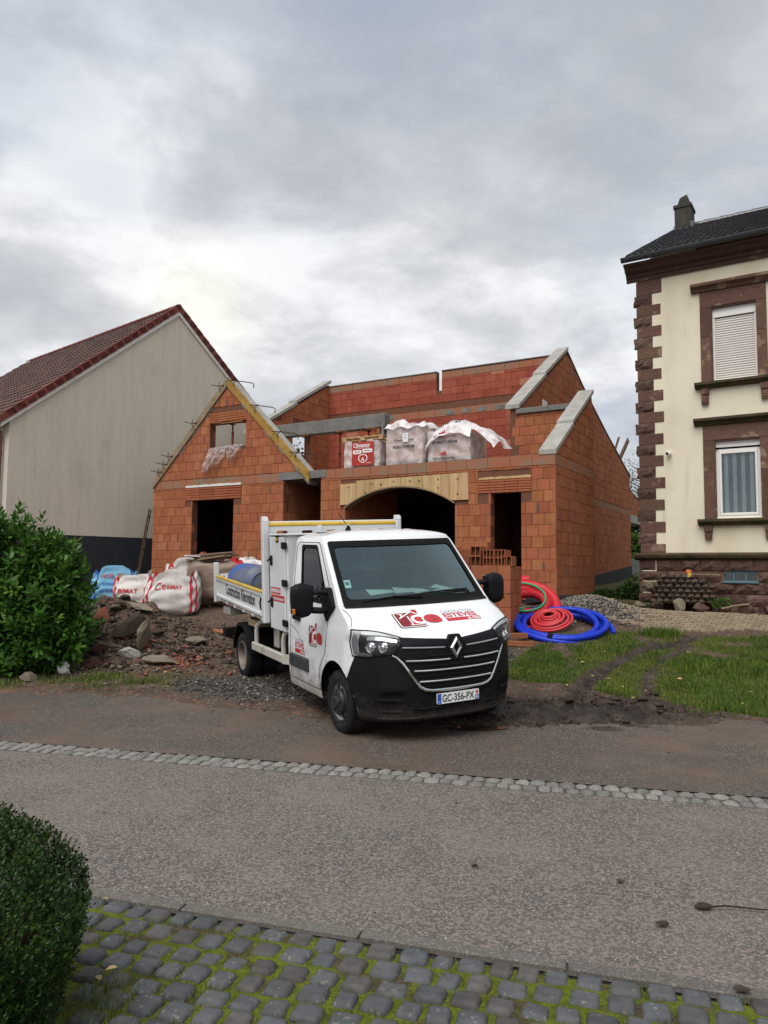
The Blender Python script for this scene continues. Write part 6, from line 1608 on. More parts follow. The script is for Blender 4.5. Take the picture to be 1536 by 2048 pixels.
mb = MB(); put_text(mb, 'Construction R\u00e9novation', -4.50, -2.88, 0, 1, lambda a, b: (a, -1.063, bz(a, lerp(1.155, 1.340, b))), bold=.02); mb.build('side_lettering', M['print_black'], dsd)
for (x0, x1, z0, z1, txt) in ((-2.24, -1.84, 1.41, 1.50, None), (-2.24, -1.67, 1.31, 1.40, 'www.constructionesteves.fr')):
    f_ = lambda k: (lambda a, b: (a, -1.0245 - .0012 * k, b))
    mb = MB(); put_poly(mb, [rect(x0, x1, z0, z1)], f_(0)); st = mb.build('locker_sticker', M['print_red'], lk)
    mb = MB(); put_text(mb, txt, x0 + .03, x1 - .03, z0 + .022, z1 - .022, f_(1), bold=.02) if txt else [put_poly(mb, [rect(lerp(x0, x1, q), lerp(x0, x1, q + .07), z0 + .022, z1 - .02)], f_(1)) for q in (.08, .19, .30, .40, .53, .63, .73, .86)]; mb.build('locker_lettering', M['print_white'], lk)
# cab inside
for sg in (-1, 1):                                       # grey trim on the inner face of doors and pillars
    for nm, (s0, s1, z0, z1) in (('door_trim', (.44, .97, .55, 1.05)), ('door_trim', (.22, .97, 1.05, 1.41)), ('pillar_trim', (.03, .21, 1.41, 2.09)), ('pillar_trim', (.76, .97, 1.41, 2.09)), ('pillar_trim', (.21, .76, 2.07, 2.13))):
        mb = MB(); mb.grid(lambda a, b: S_(lerp(s0, s1, a), lerp(z0, z1, b), sg, -.028), 8, 6); mb.build(nm, M['dash'], van)
    mb = MB(); mb.grid(lambda a, b: F_(sg * lerp(.94, .995, a), lerp(1.42, 2.10, b), -.022), 3, 8); mb.build('pillar_trim', M['dash'], van)
mb = MB(); mb.grid(lambda a, b: (lerp(-.62, -1.46, a), lerp(-.80, .80, b), 2.13 + .05 * math.sin(math.pi * b)), 6, 8); mb.build('headlining', M['headliner'], van)
mb = MB()
mb.prism([[(.0, 1.30), (-.02, 1.432), (-.15, 1.455), (-.62, 1.515), (-.70, 1.46), (-.66, 1.1), (-.3, .9), (.0, .9)]], lambda a, b, d: (a, d, b), -.93, .93); mb.build('dashboard', M['dash'], van)
mb = MB(); mb.box(XR + .03, -.2, -.92, .92, .50, .56); mb.build('cab_floor', M['dash'], van)
mb = MB(); mb.prism([rect(-.84, .84, .6, 1.62), ], lambda a, b, d: (d, a, b), XR + .032, XR + .06); mb.build('back_trim', M['seat'], van)
mb = MB(); mb.prism([rect(-.84, .84, 1.62, 2.1), rect(-.5, .5, 1.70, 2.0)], lambda a, b, d: (d, a, b), XR + .032, XR + .05); mb.build('rear_lining', M['headliner'], van)
def seat(y, w):
    def ell(cx_, cy_, cz_, rx, ry, rz, p=.45):
        def fn(a, b):
            u, v = 2 * math.pi * a, math.pi * (b - .5)
            sg_ = lambda q: math.copysign(abs(q) ** p, q)
            return (cx_ + rx * sg_(math.cos(v)) * sg_(math.cos(u)) - (.18 * (.0)), cy_ + ry * sg_(math.cos(v)) * sg_(math.sin(u)), cz_ + rz * sg_(math.sin(v)))
        return fn
    mb = MB(); mb.grid(ell(-1.0, y, .92, .26, w, .10), 20, 12, closed_u=True); s_ = mb.build('seat', M['seat'], van)
    mb = MB(); f = ell(0, y, 0, .09, w * .96, .40)
    mb.grid(lambda a, b: (lambda p: (p[0] - 1.24 - .16 * p[2], p[1] * 1.0, p[2] + 1.34))(f(a, b)), 20, 14, closed_u=True); mb.build('backrest', M['seat'], s_)
    return s_
for y_, w_ in ((.50, .26), (-.20, .23), (-.62, .20)):
    s_ = seat(y_, w_)
    mb = MB(); mb.grid(lambda a, b: (lambda u, v: (-1.33 + .055 * math.copysign(abs(math.cos(v)) ** .5, 1) * math.cos(u), y_ + .14 * math.cos(v) ** .5 * math.copysign(abs(math.sin(u)) ** .6, math.sin(u)), 1.90 + .115 * math.sin(v)))(2 * math.pi * a, math.pi * (b - .5)), 18, 10, closed_u=True)
    for k in (-.05, .05): mb.cyl((-1.33, y_ + k, 1.66), (-1.33, y_ + k, 1.82), .008, 6)
    mb.build('headrest', M['seat'], s_)
sw = Matrix.Translation((-.72, .46, 1.47)) @ Matrix.Rotation(R(-58), 4, 'Y')
mb = MB(); mb.tube([tuple(sw @ Vector((.20 * math.cos(2 * math.pi * i / 28), .20 * math.sin(2 * math.pi * i / 28), 0))) for i in range(28)], .016, 8, closed=True)
for a_ in (0, 2.2, 4.1): mb.tube([tuple(sw @ Vector((0, 0, -.02))), tuple(sw @ Vector((.2 * math.cos(a_), .2 * math.sin(a_), 0)))], .018, 6)
mb.build('steering_wheel', M['seat'], van)
mb = MB(); mb.grid(lambda a, b: (-.40 + .04 * math.cos(2 * math.pi * a) * math.sin(math.pi * b), .13 * math.sin(2 * math.pi * a) * math.sin(math.pi * b), 1.915 + .045 * math.cos(math.pi * b)), 16, 8, closed_u=True); mb.build('rear_view_mirror', M['gap'], van)
# papers lying on the dashboard, each a thing of its own
rr = random.Random(77)
for nm, lab, pts in (('paper_sheet', 'pale paper sheet lying left on the van dashboard', [(-.27, -.44), (-.27, -.10), (-.50, -.06), (-.50, -.40)]),
                     ('paper_sheet', 'folded paper sheets in the middle of the van dashboard', [(-.30, -.09), (-.25, .14), (-.52, .20), (-.58, .00)]),
                     ('paper_sheet', 'worn cream paper beside the folded sheets on the dashboard', [(-.24, .15), (-.26, .36), (-.44, .36), (-.46, .18)]),
                     ('paper_sheet', 'long slanting paper sheet right on the van dashboard', [(-.20, .80), (-.14, .70), (-.50, .50), (-.56, .62)]),
                     ('paper_sheet', 'short paper sheet below the slanting one on the dashboard', [(-.16, .66), (-.15, .46), (-.32, .44), (-.34, .62)])):
    mb = MB(); d = .012 * (1 + rr.random()); vs = [(x, y, 1.455 + (-.15 - x) * .1277 + .006 + (d if i % 2 else 0)) for i, (x, y) in enumerate(pts)]
    mb.add(vs + [(a, b, c + .004) for a, b, c in vs], [(0, 1, 2, 3), (4, 5, 6, 7), (0, 1, 5, 4), (1, 2, 6, 5), (2, 3, 7, 6), (3, 0, 4, 7)])
    o = mb.build(nm, M['paper']); o.matrix_world = VM; tag(o, lab, 'paper', 'papers on the dashboard')
# load: a drum and sacks
t = thing('plastic_drum', 'dirty blue plastic drum lying in the tipper bed', 'drum', VM @ Matrix.Translation((-4.22, -.69, 1.425)))
def drum_p(a, b):
    x = lerp(-.60, .60, b); e = min(1, (1 - abs(2 * b - 1)) * 7); r = .30 * (1 - .35 * (1 - e) ** 2.2) + .008 * math.cos(b * 40) * (e > .9)
    return (x, r * math.cos(2 * math.pi * a), r * math.sin(2 * math.pi * a))
mb = MB(); mb.grid(drum_p, 32, 30, closed_u=True); mb.build('shell', M['drum'], t)
for s_ in (-1, 1): mb = MB(); mb.lathe([(0, .0), (.17, .0), (.19, -.012), (.20, .012)], 28, M=Matrix.Translation((s_ * .595, 0, 0)) @ Matrix.Rotation(R(90 * s_), 4, 'Y')); mb.build('end', M['drum'], t)
def lumpy(name, label, cat, mtx, rx, ry, rz, seed, mat, group=None, p=.7, amp=.16):
    r0 = np.random.RandomState(seed); ph = r0.rand(12) * 6.28; fr = r0.uniform(1.5, 6, 12)
    def fn(a, b):
        u, v = 2 * math.pi * a, math.pi * (b - .5); sg_ = lambda q: math.copysign(abs(q) ** p, q)
        d = 1 + amp * sum(math.sin(fr[i] * (math.cos(u + ph[i]) * 2 + v * 1.5) + ph[i]) / 3.5 for i in range(6))
        return (rx * d * sg_(math.cos(v)) * sg_(math.cos(u)), ry * d * sg_(math.cos(v)) * sg_(math.sin(u)), rz * (1 + sg_(math.sin(v)) * d))
    mb = MB(); mb.grid(fn, 36, 20, closed_u=True); o = mb.build(name, mat); o.matrix_world = mtx; return tag(o, label, cat, group)
lumpy('rubble_sack', 'grey white sack behind the drum at the rear corner of the tipper bed', 'sack', VM @ Matrix.Translation((-5.0, -.80, 1.17)), .13, .20, .17, 3, M['bag_white'], None)
# ------------------------------------------------------------------ goods on the terrace
def film_box(u0, u1, v0, v1, w0, w1, seed, mat, parent, puff=.03, name='shrink_wrap'):
    r0 = np.random.RandomState(seed); ph = r0.rand(8) * 6.28
    per = [(u0, v0), (u1, v0), (u1, v1), (u0, v1)]
    L_ = [u1 - u0, v1 - v0, u1 - u0, v1 - v0]; tot = sum(L_)
    def fn(a, b):
        s = (a % 1.0) * tot; k = 0
        while k < 3 and s > L_[k]: s -= L_[k]; k += 1
        p, q = Vector(per[k]), Vector(per[(k + 1) % 4]); f = s / L_[k]; c = p.lerp(q, f); d = (q - p).normalized(); nrm = Vector((d.y, -d.x))
        bulge = puff * (.25 + .75 * math.sin(math.pi * f) ** .5 * math.sin(math.pi * b) ** .5) + .012 * math.sin(9 * f + 14 * b + ph[k]) + .008 * math.sin(23 * f - 7 * b + ph[k + 3])
        c = c + nrm * bulge
        return (c.x, c.y, lerp(w0, w1, b) + (.025 * math.sin(a * 31 + ph[5]) + .02 * math.sin(a * 71)) * (b > .95))
    mb = MB(); mb.grid(fn, 64, 14, closed_u=True); return mb.build(name, mat, parent)
def pallet(parent, u0, u1, v0, v1, w0, mat):
    n = 6
    for i in range(n):
        a = lerp(u0, u1 - .10, i / (n - 1)); mb = MB(); mb.box(a, a + .10, v0, v1, w0 + .098, w0 + .12); o = mb.build('deck_board', mat, parent)
    for v_ in (v0, (v0 + v1) / 2 - .05, v1 - .10):
        mb = MB(); mb.box(u0, u1, v_, v_ + .10, w0, w0 + .018); mb.build('skid_board', mat, parent)
        mb = MB(); mb.box(u0, u1, v_, v_ + .10, w0 + .076, w0 + .097); mb.build('stringer', mat, parent)
        for a in (u0, (u0 + u1) / 2 - .06, u1 - .12): mb = MB(); mb.box(a, a + .12, v_ + .002, v_ + .098, w0 + .019, w0 + .075); mb.build('pallet_block', mat, parent)
def block_stack(parent, u0, u1, v0, v1, w0, nx, ny, nz, h, mat, seed):
    rr = random.Random(seed); dx, dy = (u1 - u0) / nx, (v1 - v0) / ny
    mb = MB(); mb.box(.004 - dx / 2, dx / 2 - .004, .004 - dy / 2, dy / 2 - .004, .003, h - .003, c=.004); me = mb.mesh('brick', mat, sharp=0)
    for k in range(nz):
        for i in range(nx):
            for j in range(ny):
                o = link(bpy.data.objects.new('brick', me), parent); o.location = (u0 + dx * (i + .5) + rr.uniform(-.004, .004), v0 + dy * (j + .5), w0 + k * h)
V0 = .17
def wrapped(name, label, u0, u1, h, nz, seed, mat=None):
    t = thing(name, label, 'pallet', HM @ Matrix.Translation((0, 0, 3.045)), 'wrapped brick pallets on the terrace')
    pallet(t, u0 + .02, u1 - .02, V0 + .02, V0 + .94, 0, M['wood_grey'])
    block_stack(t, u0 + .03, u1 - .03, V0 + .03, V0 + .93, .121, 4, 3, nz, (h - .125) / nz, M['clay_pale'], seed)
    return t
fr = lambda o: (lambda a, b: (a, V0 - .055 - o, b))
t = wrapped('brick_pallet', 'lowest wrapped pallet with a red label and an empty pallet on top', -5.56, -4.52, .68, 3, 1)
film_box(-5.56, -4.52, V0, V0 + .96, .03, .69, 4, M['shrink'], t)
mb = MB(); put_poly(mb, [rect(-5.30, -4.66, .06, .66)], fr(0)); lb = mb.build('label', M['label_red'], t)
mb = MB(); put_text(mb, 'Climamur', -5.26, -4.76, .52, .63, fr(.002), bold=.02); put_poly(mb, [rrect(-5.27, -5.02, .36, .455, .03)], fr(.002)); put_poly(mb, [rrect(-4.99, -4.70, .38, .475, .03)], fr(.002))
put_text(mb, 'A', -5.02, -4.93, .17, .27, fr(.002), bold=.03); put_poly(mb, [rect(-4.86, -4.73, .115, .125)], fr(.002))
for k in range(24):
    a0, a1 = 2 * math.pi * k / 24, 2 * math.pi * (k + 1) / 24
    hx = lambda a, r: (-4.975 + r * math.cos(a) * 1.15, .225 + r * math.sin(a) * (.85 if math.sin(a) < 0 else 1) + .02 * abs(math.cos(a)))
    put_poly(mb, [[hx(a0, .098), hx(a1, .098), hx(a1, .118), hx(a0, .118)]], fr(.002))
[put_poly(mb, [rect(-5.19 + q, -5.15 + q, .493, .502)], fr(.002)) for q in (0, .06, .12, .18, .24, .30, .36)]
mb.build('label_lettering', M['print_white'], lb)
mb = MB(); put_poly(mb, [rect(-5.23, -5.06, .40, .42)], fr(.004)); put_poly(mb, [rect(-4.96, -4.74, .418, .438)], fr(.004)); mb.build('label_print', M['label_red'], lb)
t2_ = thing('empty_pallet', 'empty wooden pallet lying on the red labelled brick pallet', 'pallet', HM @ Matrix.Translation((0, 0, 3.745)) )
pallet(t2_, -5.62, -4.42, V0 - .02, V0 + .98, 0, M['wood_new'])
t = wrapped('brick_pallet', 'middle wrapped pallet, tallest, with a white paper note and bunched film on top', -4.32, -3.30, 1.0, 4, 2)
film_box(-4.32, -3.30, V0, V0 + .96, .02, 1.01, 7, M['shrink'], t)
mb = MB(); put_text(mb, 'Wienerberger', -4.10, -3.52, .565, .645, fr(.004), bold=.02); put_text(mb, 'POROTHERM', -4.10, -3.52, .41, .485, fr(.004), bold=.035); mb.build('film_lettering', M['print_black'], t); mb = MB(); put_text(mb, 'Poro', -4.08, -3.82, .95, 1.0, fr(.004), bold=.02); mb.build('film_lettering', M['print_black'], t)
mb = MB(); put_poly(mb, [rect(-3.83, -3.68, .56, .78)], fr(.008)); nt_ = mb.build('paper_note', M['print_white'], t)
mb = MB()
for k in range(4): put_poly(mb, [rect(-3.80, -3.715 - .012 * (k % 2), .735 - .035 * k, .745 - .035 * k)], fr(.010))
mb.build('note_print', M['print_grey'], nt_)
def crumple(u0, u1, v0, v1, w, h, seed, name, mat, parent, nx=26, ny=16, over=.12):
    r0 = np.random.RandomState(seed); ph = r0.rand(10) * 6.28
    def fn(a, b):
        e = min(a, 1 - a, b, 1 - b) * 2
        z = w + h * (.35 + .3 * math.sin(5 * a + ph[0]) * math.sin(4 * b + ph[1]) + .22 * math.sin(13 * a + 5 * b + ph[2]) + .16 * math.sin(11 * b - 9 * a + ph[3]) + .10 * math.sin(27 * a + 17 * b + ph[4]))
        if e < .16: z = lerp(w - over * (.5 + .5 * math.sin(9 * (a + b) + ph[5]) ** 2), z, e / .16)
        return (lerp(u0, u1, a) + .03 * math.sin(11 * b + ph[6]), lerp(v0, v1, b) + .03 * math.sin(9 * a + ph[7]), z)
    mb = MB(); mb.grid(fn, nx, ny); return mb.build(name, mat, parent)
crumple(-4.40, -3.22, V0 - .09, V0 + 1.02, 1.0, .16, 3, 'film_hood', M['hood'], t)
t = wrapped('brick_pallet', 'right wrapped pallet under a loose white film hood blowing off its right side', -3.16, -2.06, .72, 3, 3)
film_box(-3.16, -2.06, V0, V0 + .96, .02, .73, 9, M['shrink'], t)
PU = [-3.22, -3.19, -3.05, -2.80, -2.55, -2.30, -2.05, -1.85, -1.62, -1.50, -1.44]; PW = [.50, .62, .82, .96, 1.02, .98, .88, .80, .62, .50, .38]
def hood_fn(a, b):
    u = float(np.interp(a, np.linspace(0, 1, len(PU)), PU)); w = float(np.interp(a, np.linspace(0, 1, len(PW)), PW))
    dr = .34 * max(0, 1 - b * 4.5) ** 1.3 * (1.0 if a < .62 else .45) + .12 * max(0, b - .75)
    f_ = .035 * math.sin(13 * a + 6 * b) + .022 * math.sin(29 * a - 9 * b) + .015 * math.sin(51 * a + 5 * b)
    return (u + .05 * math.sin(7 * b) * a, V0 - .09 + 1.1 * b - .04 * (b < .2), w - dr + f_ * (.4 + b * .6))
mb = MB(); mb.grid(hood_fn, 54, 26); mb.build('film_hood', M['hood'], t)
def hd(a, b): p = hood_fn(a, b); return (p[0], p[1] - .008, p[2] + .008)
mb = MB(); put_text(mb, 'Wienerberger', -2.98, -2.36, .555, .635, fr(.05), bold=.02); put_text(mb, 'POROTHERM', -3.00, -2.36, .42, .50, fr(.05), bold=.035); put_text(mb, 'Wienerberger', -3.02, -2.42, .05, .12, fr(.004), bold=.02)
put_text(mb, 'POROTHERM', .24, .50, .16, .30, hd, bold=.03); put_text(mb, 'Wiener', .30, .48, .36, .48, hd, bold=.03); mb.build('film_lettering', M['print_black'], t)
mb = MB()
for z_ in (.18, .66):
    for k in range(3): put_poly(mb, [[(-2.84 + k * .055, z_), (-2.80 + k * .055, z_ + .05 + .03 * k), (-2.76 + k * .055, z_)]], fr(.05 if z_ > .4 else .004))
mb.build('film_emblem', M['print_red'], t)

# ------------------------------------------------------------------ stack of blocks beside the van
BM = frame((2.30, 13.62, .56), R(-22))
t = thing('block_stack', 'head-high stack of clay blocks topped with hollow bricks, beside the van mirror', 'brick stack', BM)
pallet(t, -1.25, -.02, 0, 1.0, -.04, M['wood_old'])
rr = random.Random(6)
me_a = []
for wd in (.50, .25):
    mb = MB(); mb.box(-wd / 2 + .004, wd / 2 - .004, 0, .245, .003, .247, c=.005)
    me_a.append(mb.mesh('brick', M['clay_raw'], sharp=0))
for k in range(5):
    x = -1.25 + (0 if k % 2 else .0)
    row = [.25, .5, .5] if k % 2 else [.5, .5, .25]
    for wd in row:
        for j in range(4):
            o = link(bpy.data.objects.new('brick', me_a[0 if wd > .3 else 1]), t); o.location = (x + wd / 2 + rr.uniform(-.006, .006), j * .25 + rr.uniform(-.008, .008), .085 + k * .249)
        x += wd
def hollow(mb, w, h, d, nx, nz):
    hs = [rect(-w / 2 + .012 + (w - .012) * i / nx, -w / 2 + (w - .012) * (i + 1) / nx, .012 + (h - .012) * k / nz, (h - .012) * (k + 1) / nz) for i in range(nx) for k in range(nz)]
    mb.prism([rect(-w / 2, w / 2, 0, h)] + hs, lambda a, b, d_: (a, d_, b), 0, d)
    mb.box(-w / 2 + .006, w / 2 - .006, .09, d - .01, .006, h - .006, 1)
mb = MB(); hollow(mb, .20, .30, .5, 3, 2); me_h = mb.mesh('hollow_brick', [M['clay_raw'], M['clay_dark']], sharp=0)
mb = MB(); hollow(mb, .19, .18, .4, 2, 1); me_h2 = mb.mesh('hollow_brick', [M['clay_raw'], M['clay_dark']], sharp=0)
mb = MB(); mb.box(-.24, .24, 0, .20, 0, .155)
for k in range(7): mb.box(-.242, .242, -.006, .0, .008 + k * .021, .019 + k * .021)
me_r = mb.mesh('ribbed_brick', M['clay_raw'], sharp=0)
for k in (0, 1): o = link(bpy.data.objects.new('ribbed_brick', me_r), t); o.location = (-1.02 + .02 * k, .04, 1.335 + .158 * k)
for k in (0, 1): o = link(bpy.data.objects.new('ribbed_brick', me_r), t); o.location = (-1.03, .28, 1.335 + .158 * k)
for i, x in enumerate((-.42, -.21)): o = link(bpy.data.objects.new('hollow_brick', me_h), t); o.location = (x, .03 + .01 * i, 1.335)
for x, z in ((-.66, 0), (-.66, .182), (-.02 - .06, 0)): o = link(bpy.data.objects.new('hollow_brick', me_h2), t); o.location = (x, .02, 1.335 + z)
o = link(bpy.data.objects.new('brick', me_a[0]), t); o.location = (-.78, .42, 1.65); o.scale = (1, 1, .6)
for i, (x, y, z, rz, l) in enumerate(((2.30, 13.05, .56, -14, .62), (2.28, 13.28, .63, 22, .55))):
    mb = MB(); mb.box(-l / 2, l / 2, -.06, .06, -.02, .07, c=.005); o = mb.build('timber_offcut', M['wood_red']); o.matrix_world = frame((x, y, gtop(x, y) + .02 + (.07 if i else 0)), R(rz)); tag(o, ('front reddish timber offcut on the ground by the block stack', 'rear reddish timber offcut leaning against the block stack')[i], 'timber', 'timber offcuts')

# ------------------------------------------------------------------ coils of pipe
def coil(name, label, c, nrm, r0, r1, turns, rt, mat, seed=0, wob=.03, lift=.5, n=44, group=None, squash=1.0, corr=0):
    q = Vector(nrm).normalized().to_track_quat('Z', 'Y').to_matrix().to_4x4(); rr = random.Random(seed); pts = []
    ph = [rr.uniform(0, 6.28) for _ in range(6)]
    N = int(turns * n)
    for i in range(N + 1):
        f = i / N; a = 2 * math.pi * turns * f + ph[0]; k = math.floor(turns * f)
        r = lerp(r0, r1, f) + wob * math.sin(a * .37 + ph[1]) + wob * .6 * math.sin(a * 1.31 + ph[2])
        pts.append(Vector((r * math.cos(a), r * math.sin(a) * squash, rt * 2 * lift * turns * f * .5 + wob * .8 * math.sin(a * .8 + ph[3]))))
    mb = MB()
    rs = [rt * (1.035 if j % 2 else .955) if n > 100 else rt for j in range(len(pts))]
    mb.tube(pts, rt, 10, rs=rs); o = mb.build(name, mat); o.matrix_world = Matrix.Translation(Vector(c)) @ q
    return tag(o, label, 'pipe coil', group), pts
red, rp_ = coil('pipe_coil', 'thick red conduit in loose tilted loops beside the block stack', (2.82, 14.80, 1.15), (-.10, -.64, .80), .70, .22, 3.2, .086, M['hose_red'], 4, .05, .35, n=150)
red.name = 'red_conduit'
mb = MB(); mb.tube([tuple(p) for p in rp_[200:222]], .094, 12); o = mb.build('tape_sleeve', M['gap'], red)
g, _ = coil('green_hose', 'thin green hose looped over the thick red conduit', (2.72, 14.72, 1.33), (-.12, -.62, .80), .50, .42, 1.3, .022, M['hose_green'], 9, .04, .5)
b_, bp_ = coil('blue_conduit', 'bright blue conduit coiled on the ground in front of the gravel', (3.27, 13.92, .80), (-.03, -.30, .96), .84, .70, 4.2, .050, M['hose_blue'], 2, .06, .4, n=220)
p_, _ = coil('pink_hose', 'flat spiral of thin pinkish red hose inside the blue conduit', (3.12, 14.08, .90), (-.30, -.42, .86), .40, .09, 6.5, .025, M['hose_pink'], 5, .016, .75, squash=.9, n=120)
for o_, pts_, rt_, ks in ((b_, bp_, .060, (100, 380, 600)), (red, rp_, .096, (100, 340))):
    for k in ks:                                         # dark ties round the coils
        mb = MB(); mb.tube([tuple(p) for p in pts_[k:k + 5]], rt_, 10); mb.build('tie', M['gap'], o_)
# black drain membrane at the corner, behind the coils
mb = MB(); mb.grid(lambda a, b: (-.62 + 1.0 * a, -.05 - .30 * b - .03 * math.sin(9 * a), -.16 + .16 * (1 - b) ** 2 + .015 * math.sin(7 * a + 4 * b)), 24, 8); o = mb.build('black_membrane', M['bitumen']); o.matrix_world = HM; tag(o, 'crumpled black membrane lying at the foot of the right front corner', 'membrane')

# ------------------------------------------------------------------ loose stone: scatters of chips
_chip = np.array([(1, 0, 0), (0, 1, 0), (-1, 0, 0), (0, -1, 0), (0, 0, 1), (0, 0, -.6)], float)
_cf = np.array([(0, 1, 4), (1, 2, 4), (2, 3, 4), (3, 0, 4), (1, 0, 5), (2, 1, 5), (3, 2, 5), (0, 3, 5)])
def chips(name, mats, n, sample, smin, smax, seed, sink=.2, parent=None, zf=None):
    r = np.random.RandomState(seed); xy = sample(r, n); n = len(xy)
    s = smin + (smax - smin) * r.rand(n) ** 2.2
    P = _chip[None] * (s[:, None, None] * r.uniform(.35, 1.3, (n, 6, 1))) * r.uniform(.5, 1.4, (n, 1, 3)) * np.array([1.15, 1.0, .62]) + s[:, None, None] * r.uniform(-.22, .22, (n, 6, 3))
    a = r.rand(n) * 6.28; c_, s_ = np.cos(a), np.sin(a)
    tl = r.uniform(-.6, .6, n); x = P[:, :, 0] * c_[:, None] - P[:, :, 1] * s_[:, None]; y = P[:, :, 0] * s_[:, None] + P[:, :, 1] * c_[:, None]; z = P[:, :, 2] + x * tl[:, None] * .6
    z0 = (g_top(xy[:, 0], xy[:, 1]) if zf is None else zf(xy[:, 0], xy[:, 1])) + s * (.5 - sink)
    V = np.stack([x + xy[:, 0, None], y + xy[:, 1, None], z + z0[:, None]], -1).reshape(-1, 3)
    F = (_cf[None] + (np.arange(n) * 6)[:, None, None]).reshape(-1, 3)
    k = len(mats) if isinstance(mats, list) else 1
    mi = np.repeat(r.randint(0, k, n), 8) if k > 1 else None
    return tag(link(bpy.data.objects.new(name, raw_mesh(name, V, F, mats, midx=mi)), parent), kind='stuff')
def box_s(x0, x1, y0, y1, w=None):
    def f(r, n):
        p = np.stack([r.uniform(x0, x1, n), r.uniform(y0, y1, n)], -1)
        if w is not None: p = p[r.rand(n) < w(p[:, 0], p[:, 1])]
        return p
    return f
def gau_s(cx_, cy_, sx, sy): return lambda r, n: np.stack([cx_ + r.randn(n) * sx, cy_ + r.randn(n) * sy], -1)
chips('gravel', [M['gravel_dk'], M['gravel_dk'], M['gravel']], 16000, box_s(-4.8, 2.6, 9.2, 13.8, gravel_w), .010, .038, 1)
chips('gravel', [M['gravel'], M['gravel'], M['gravel_dk']], 7000, gau_s(4.2, 15.15, .58, .30), .015, .045, 2)
chips('rubble', [M['clod'], M['earth_chip'], M['clod'], M['stone'], M['gravel_dk'], M['earth_chip']], 2800, gau_s(-4.5, 13.7, 1.0, .85), .012, .075, 3, .45)
chips('rubble', [M['terracotta'], M['stone'], M['clod'], M['gravel'], M['clod'], M['clod']], 600, gau_s(-3.6, 12.7, 1.3, .55), .015, .07, 4)
chips('brick_chippings', M['terracotta'], 260, gau_s(-3.35, 12.5, .22, .18), .012, .045, 5)
chips('brick_chippings', [M['terracotta'], M['stone'], M['clod']], 300, box_s(-6, 0, 11.5, 17), .012, .05, 6)
chips('mud_clods', M['clod'], 260, box_s(.9, 4.4, 8.8, 10.8, lambda x, y: np.clip(mud_w(x, y), 0, 1)), .03, .10, 17, .6)
chips('mud_clods', M['clod'], 2600, box_s(-2.5, 5, 8.6, 11.5, lambda x, y: np.clip(mud_w(x, y) + .03, 0, 1)), .008, .04, 7, .5)
chips('mud_crumbs', M['clod'], 420, box_s(-6, 5, 7.2, 9.8, lambda x, y: np.clip(1 - (nb(x) - nn(x, y)) / 1.6, 0, 1) ** 2), .006, .022, 8, zf=lambda x, y: gz(x, y))
chips('mud_crumbs', M['clod'], 60, box_s(-4, 4, 3.8, 6.8), .004, .014, 9, zf=lambda x, y: .012 + 0 * x)
# bigger pieces of rubble, each lying on its own
def chunk(seed, sx, sy, sz, jag=.22):
    rr = random.Random(seed); bm = bmesh.new(); bmesh.ops.create_icosphere(bm, subdivisions=2, radius=1)
    pl = [(Vector((rr.uniform(-1, 1), rr.uniform(-1, 1), rr.uniform(-1, 1))).normalized(), rr.uniform(.45, .85)) for _ in range(9)]
    for v in bm.verts:
        for nrm, d in pl:
            k = v.co.dot(nrm)
            if k > d: v.co -= nrm * (k - d)
        v.co *= 1 + rr.uniform(-.04, .04)
        v.co.x *= sx; v.co.y *= sy; v.co.z *= sz
    vs = [tuple(v.co) for v in bm.verts]; fs = [tuple(v.index for v in f.verts) for f in bm.faces]; bm.free()
    mb = MB(); mb.add(vs, fs); return mb
def stone(label, x, y, dz, s, rot, mat, seed, name='rubble_stone', cat='stone', group='rubble by the laurel'):
    mb = chunk(seed, *s); o = mb.build(name, mat, sharp=0); o.matrix_world = Matrix.Translation((x, y, gtop(x, y) + dz)) @ Matrix.Rotation(R(rot[2]), 4, 'Z') @ Matrix.Rotation(R(rot[1]), 4, 'Y') @ Matrix.Rotation(R(rot[0]), 4, 'X')
    return tag(o, label, cat, group)
stone('left slab of two broken slabs propped together like a tent in the rubble', -4.40, 12.95, .16, (.40, .09, .20), (0, -32, 24), M['clod'], 1, 'broken_slab', 'slab')
stone('right upright slab of two broken slabs propped together like a tent', -4.02, 12.78, .17, (.12, .30, .34), (10, 16, -20), M['stone'], 2, 'broken_slab', 'slab')
stone('flat pale beige stone lying in front of the propped slabs', -3.62, 12.42, .04, (.36, .24, .075), (0, 4, 12), M['stone'], 3)
stone('angular light grey stone just left of the flat beige stone', -4.17, 12.50, .05, (.26, .18, .11), (8, 0, -8), M['concrete'], 4)
stone('pale flaking stone block near the laurel foot in the rubble', -5.05, 12.20, .07, (.26, .15, .13), (14, 8, 10), M['stone'], 5)
stone('brown stone block beside the pale flaking one in the rubble', -4.72, 12.25, .06, (.22, .16, .12), (0, -10, 30), M['sandstone'], 6)
stone('lone pale stone on the verge below the laurel bush', -5.35, 11.45, .05, (.17, .12, .10), (20, 10, 24), M['stone'], 7)
stone('grey stone at the right end of the rubble heap', -3.35, 13.55, .05, (.26, .17, .09), (0, 8, -18), M['stone'], 8)
stone('triangular brown stone half buried in the rubble heap', -4.75, 12.75, .06, (.20, .14, .14), (0, 0, 40), M['sandstone'], 9)
stone('upright piece of red roof tile near the top of the rubble heap', -5.02, 13.55, .10, (.15, .035, .17), (0, 20, 8), M['terracotta'], 10, 'tile_shard', 'tile shard')
stone('dark flat slab lying across the crest of the rubble heap', -4.55, 14.0, .05, (.36, .2, .05), (6, 14, -14), M['stone'], 11, 'broken_slab', 'slab')
rr = random.Random(15)
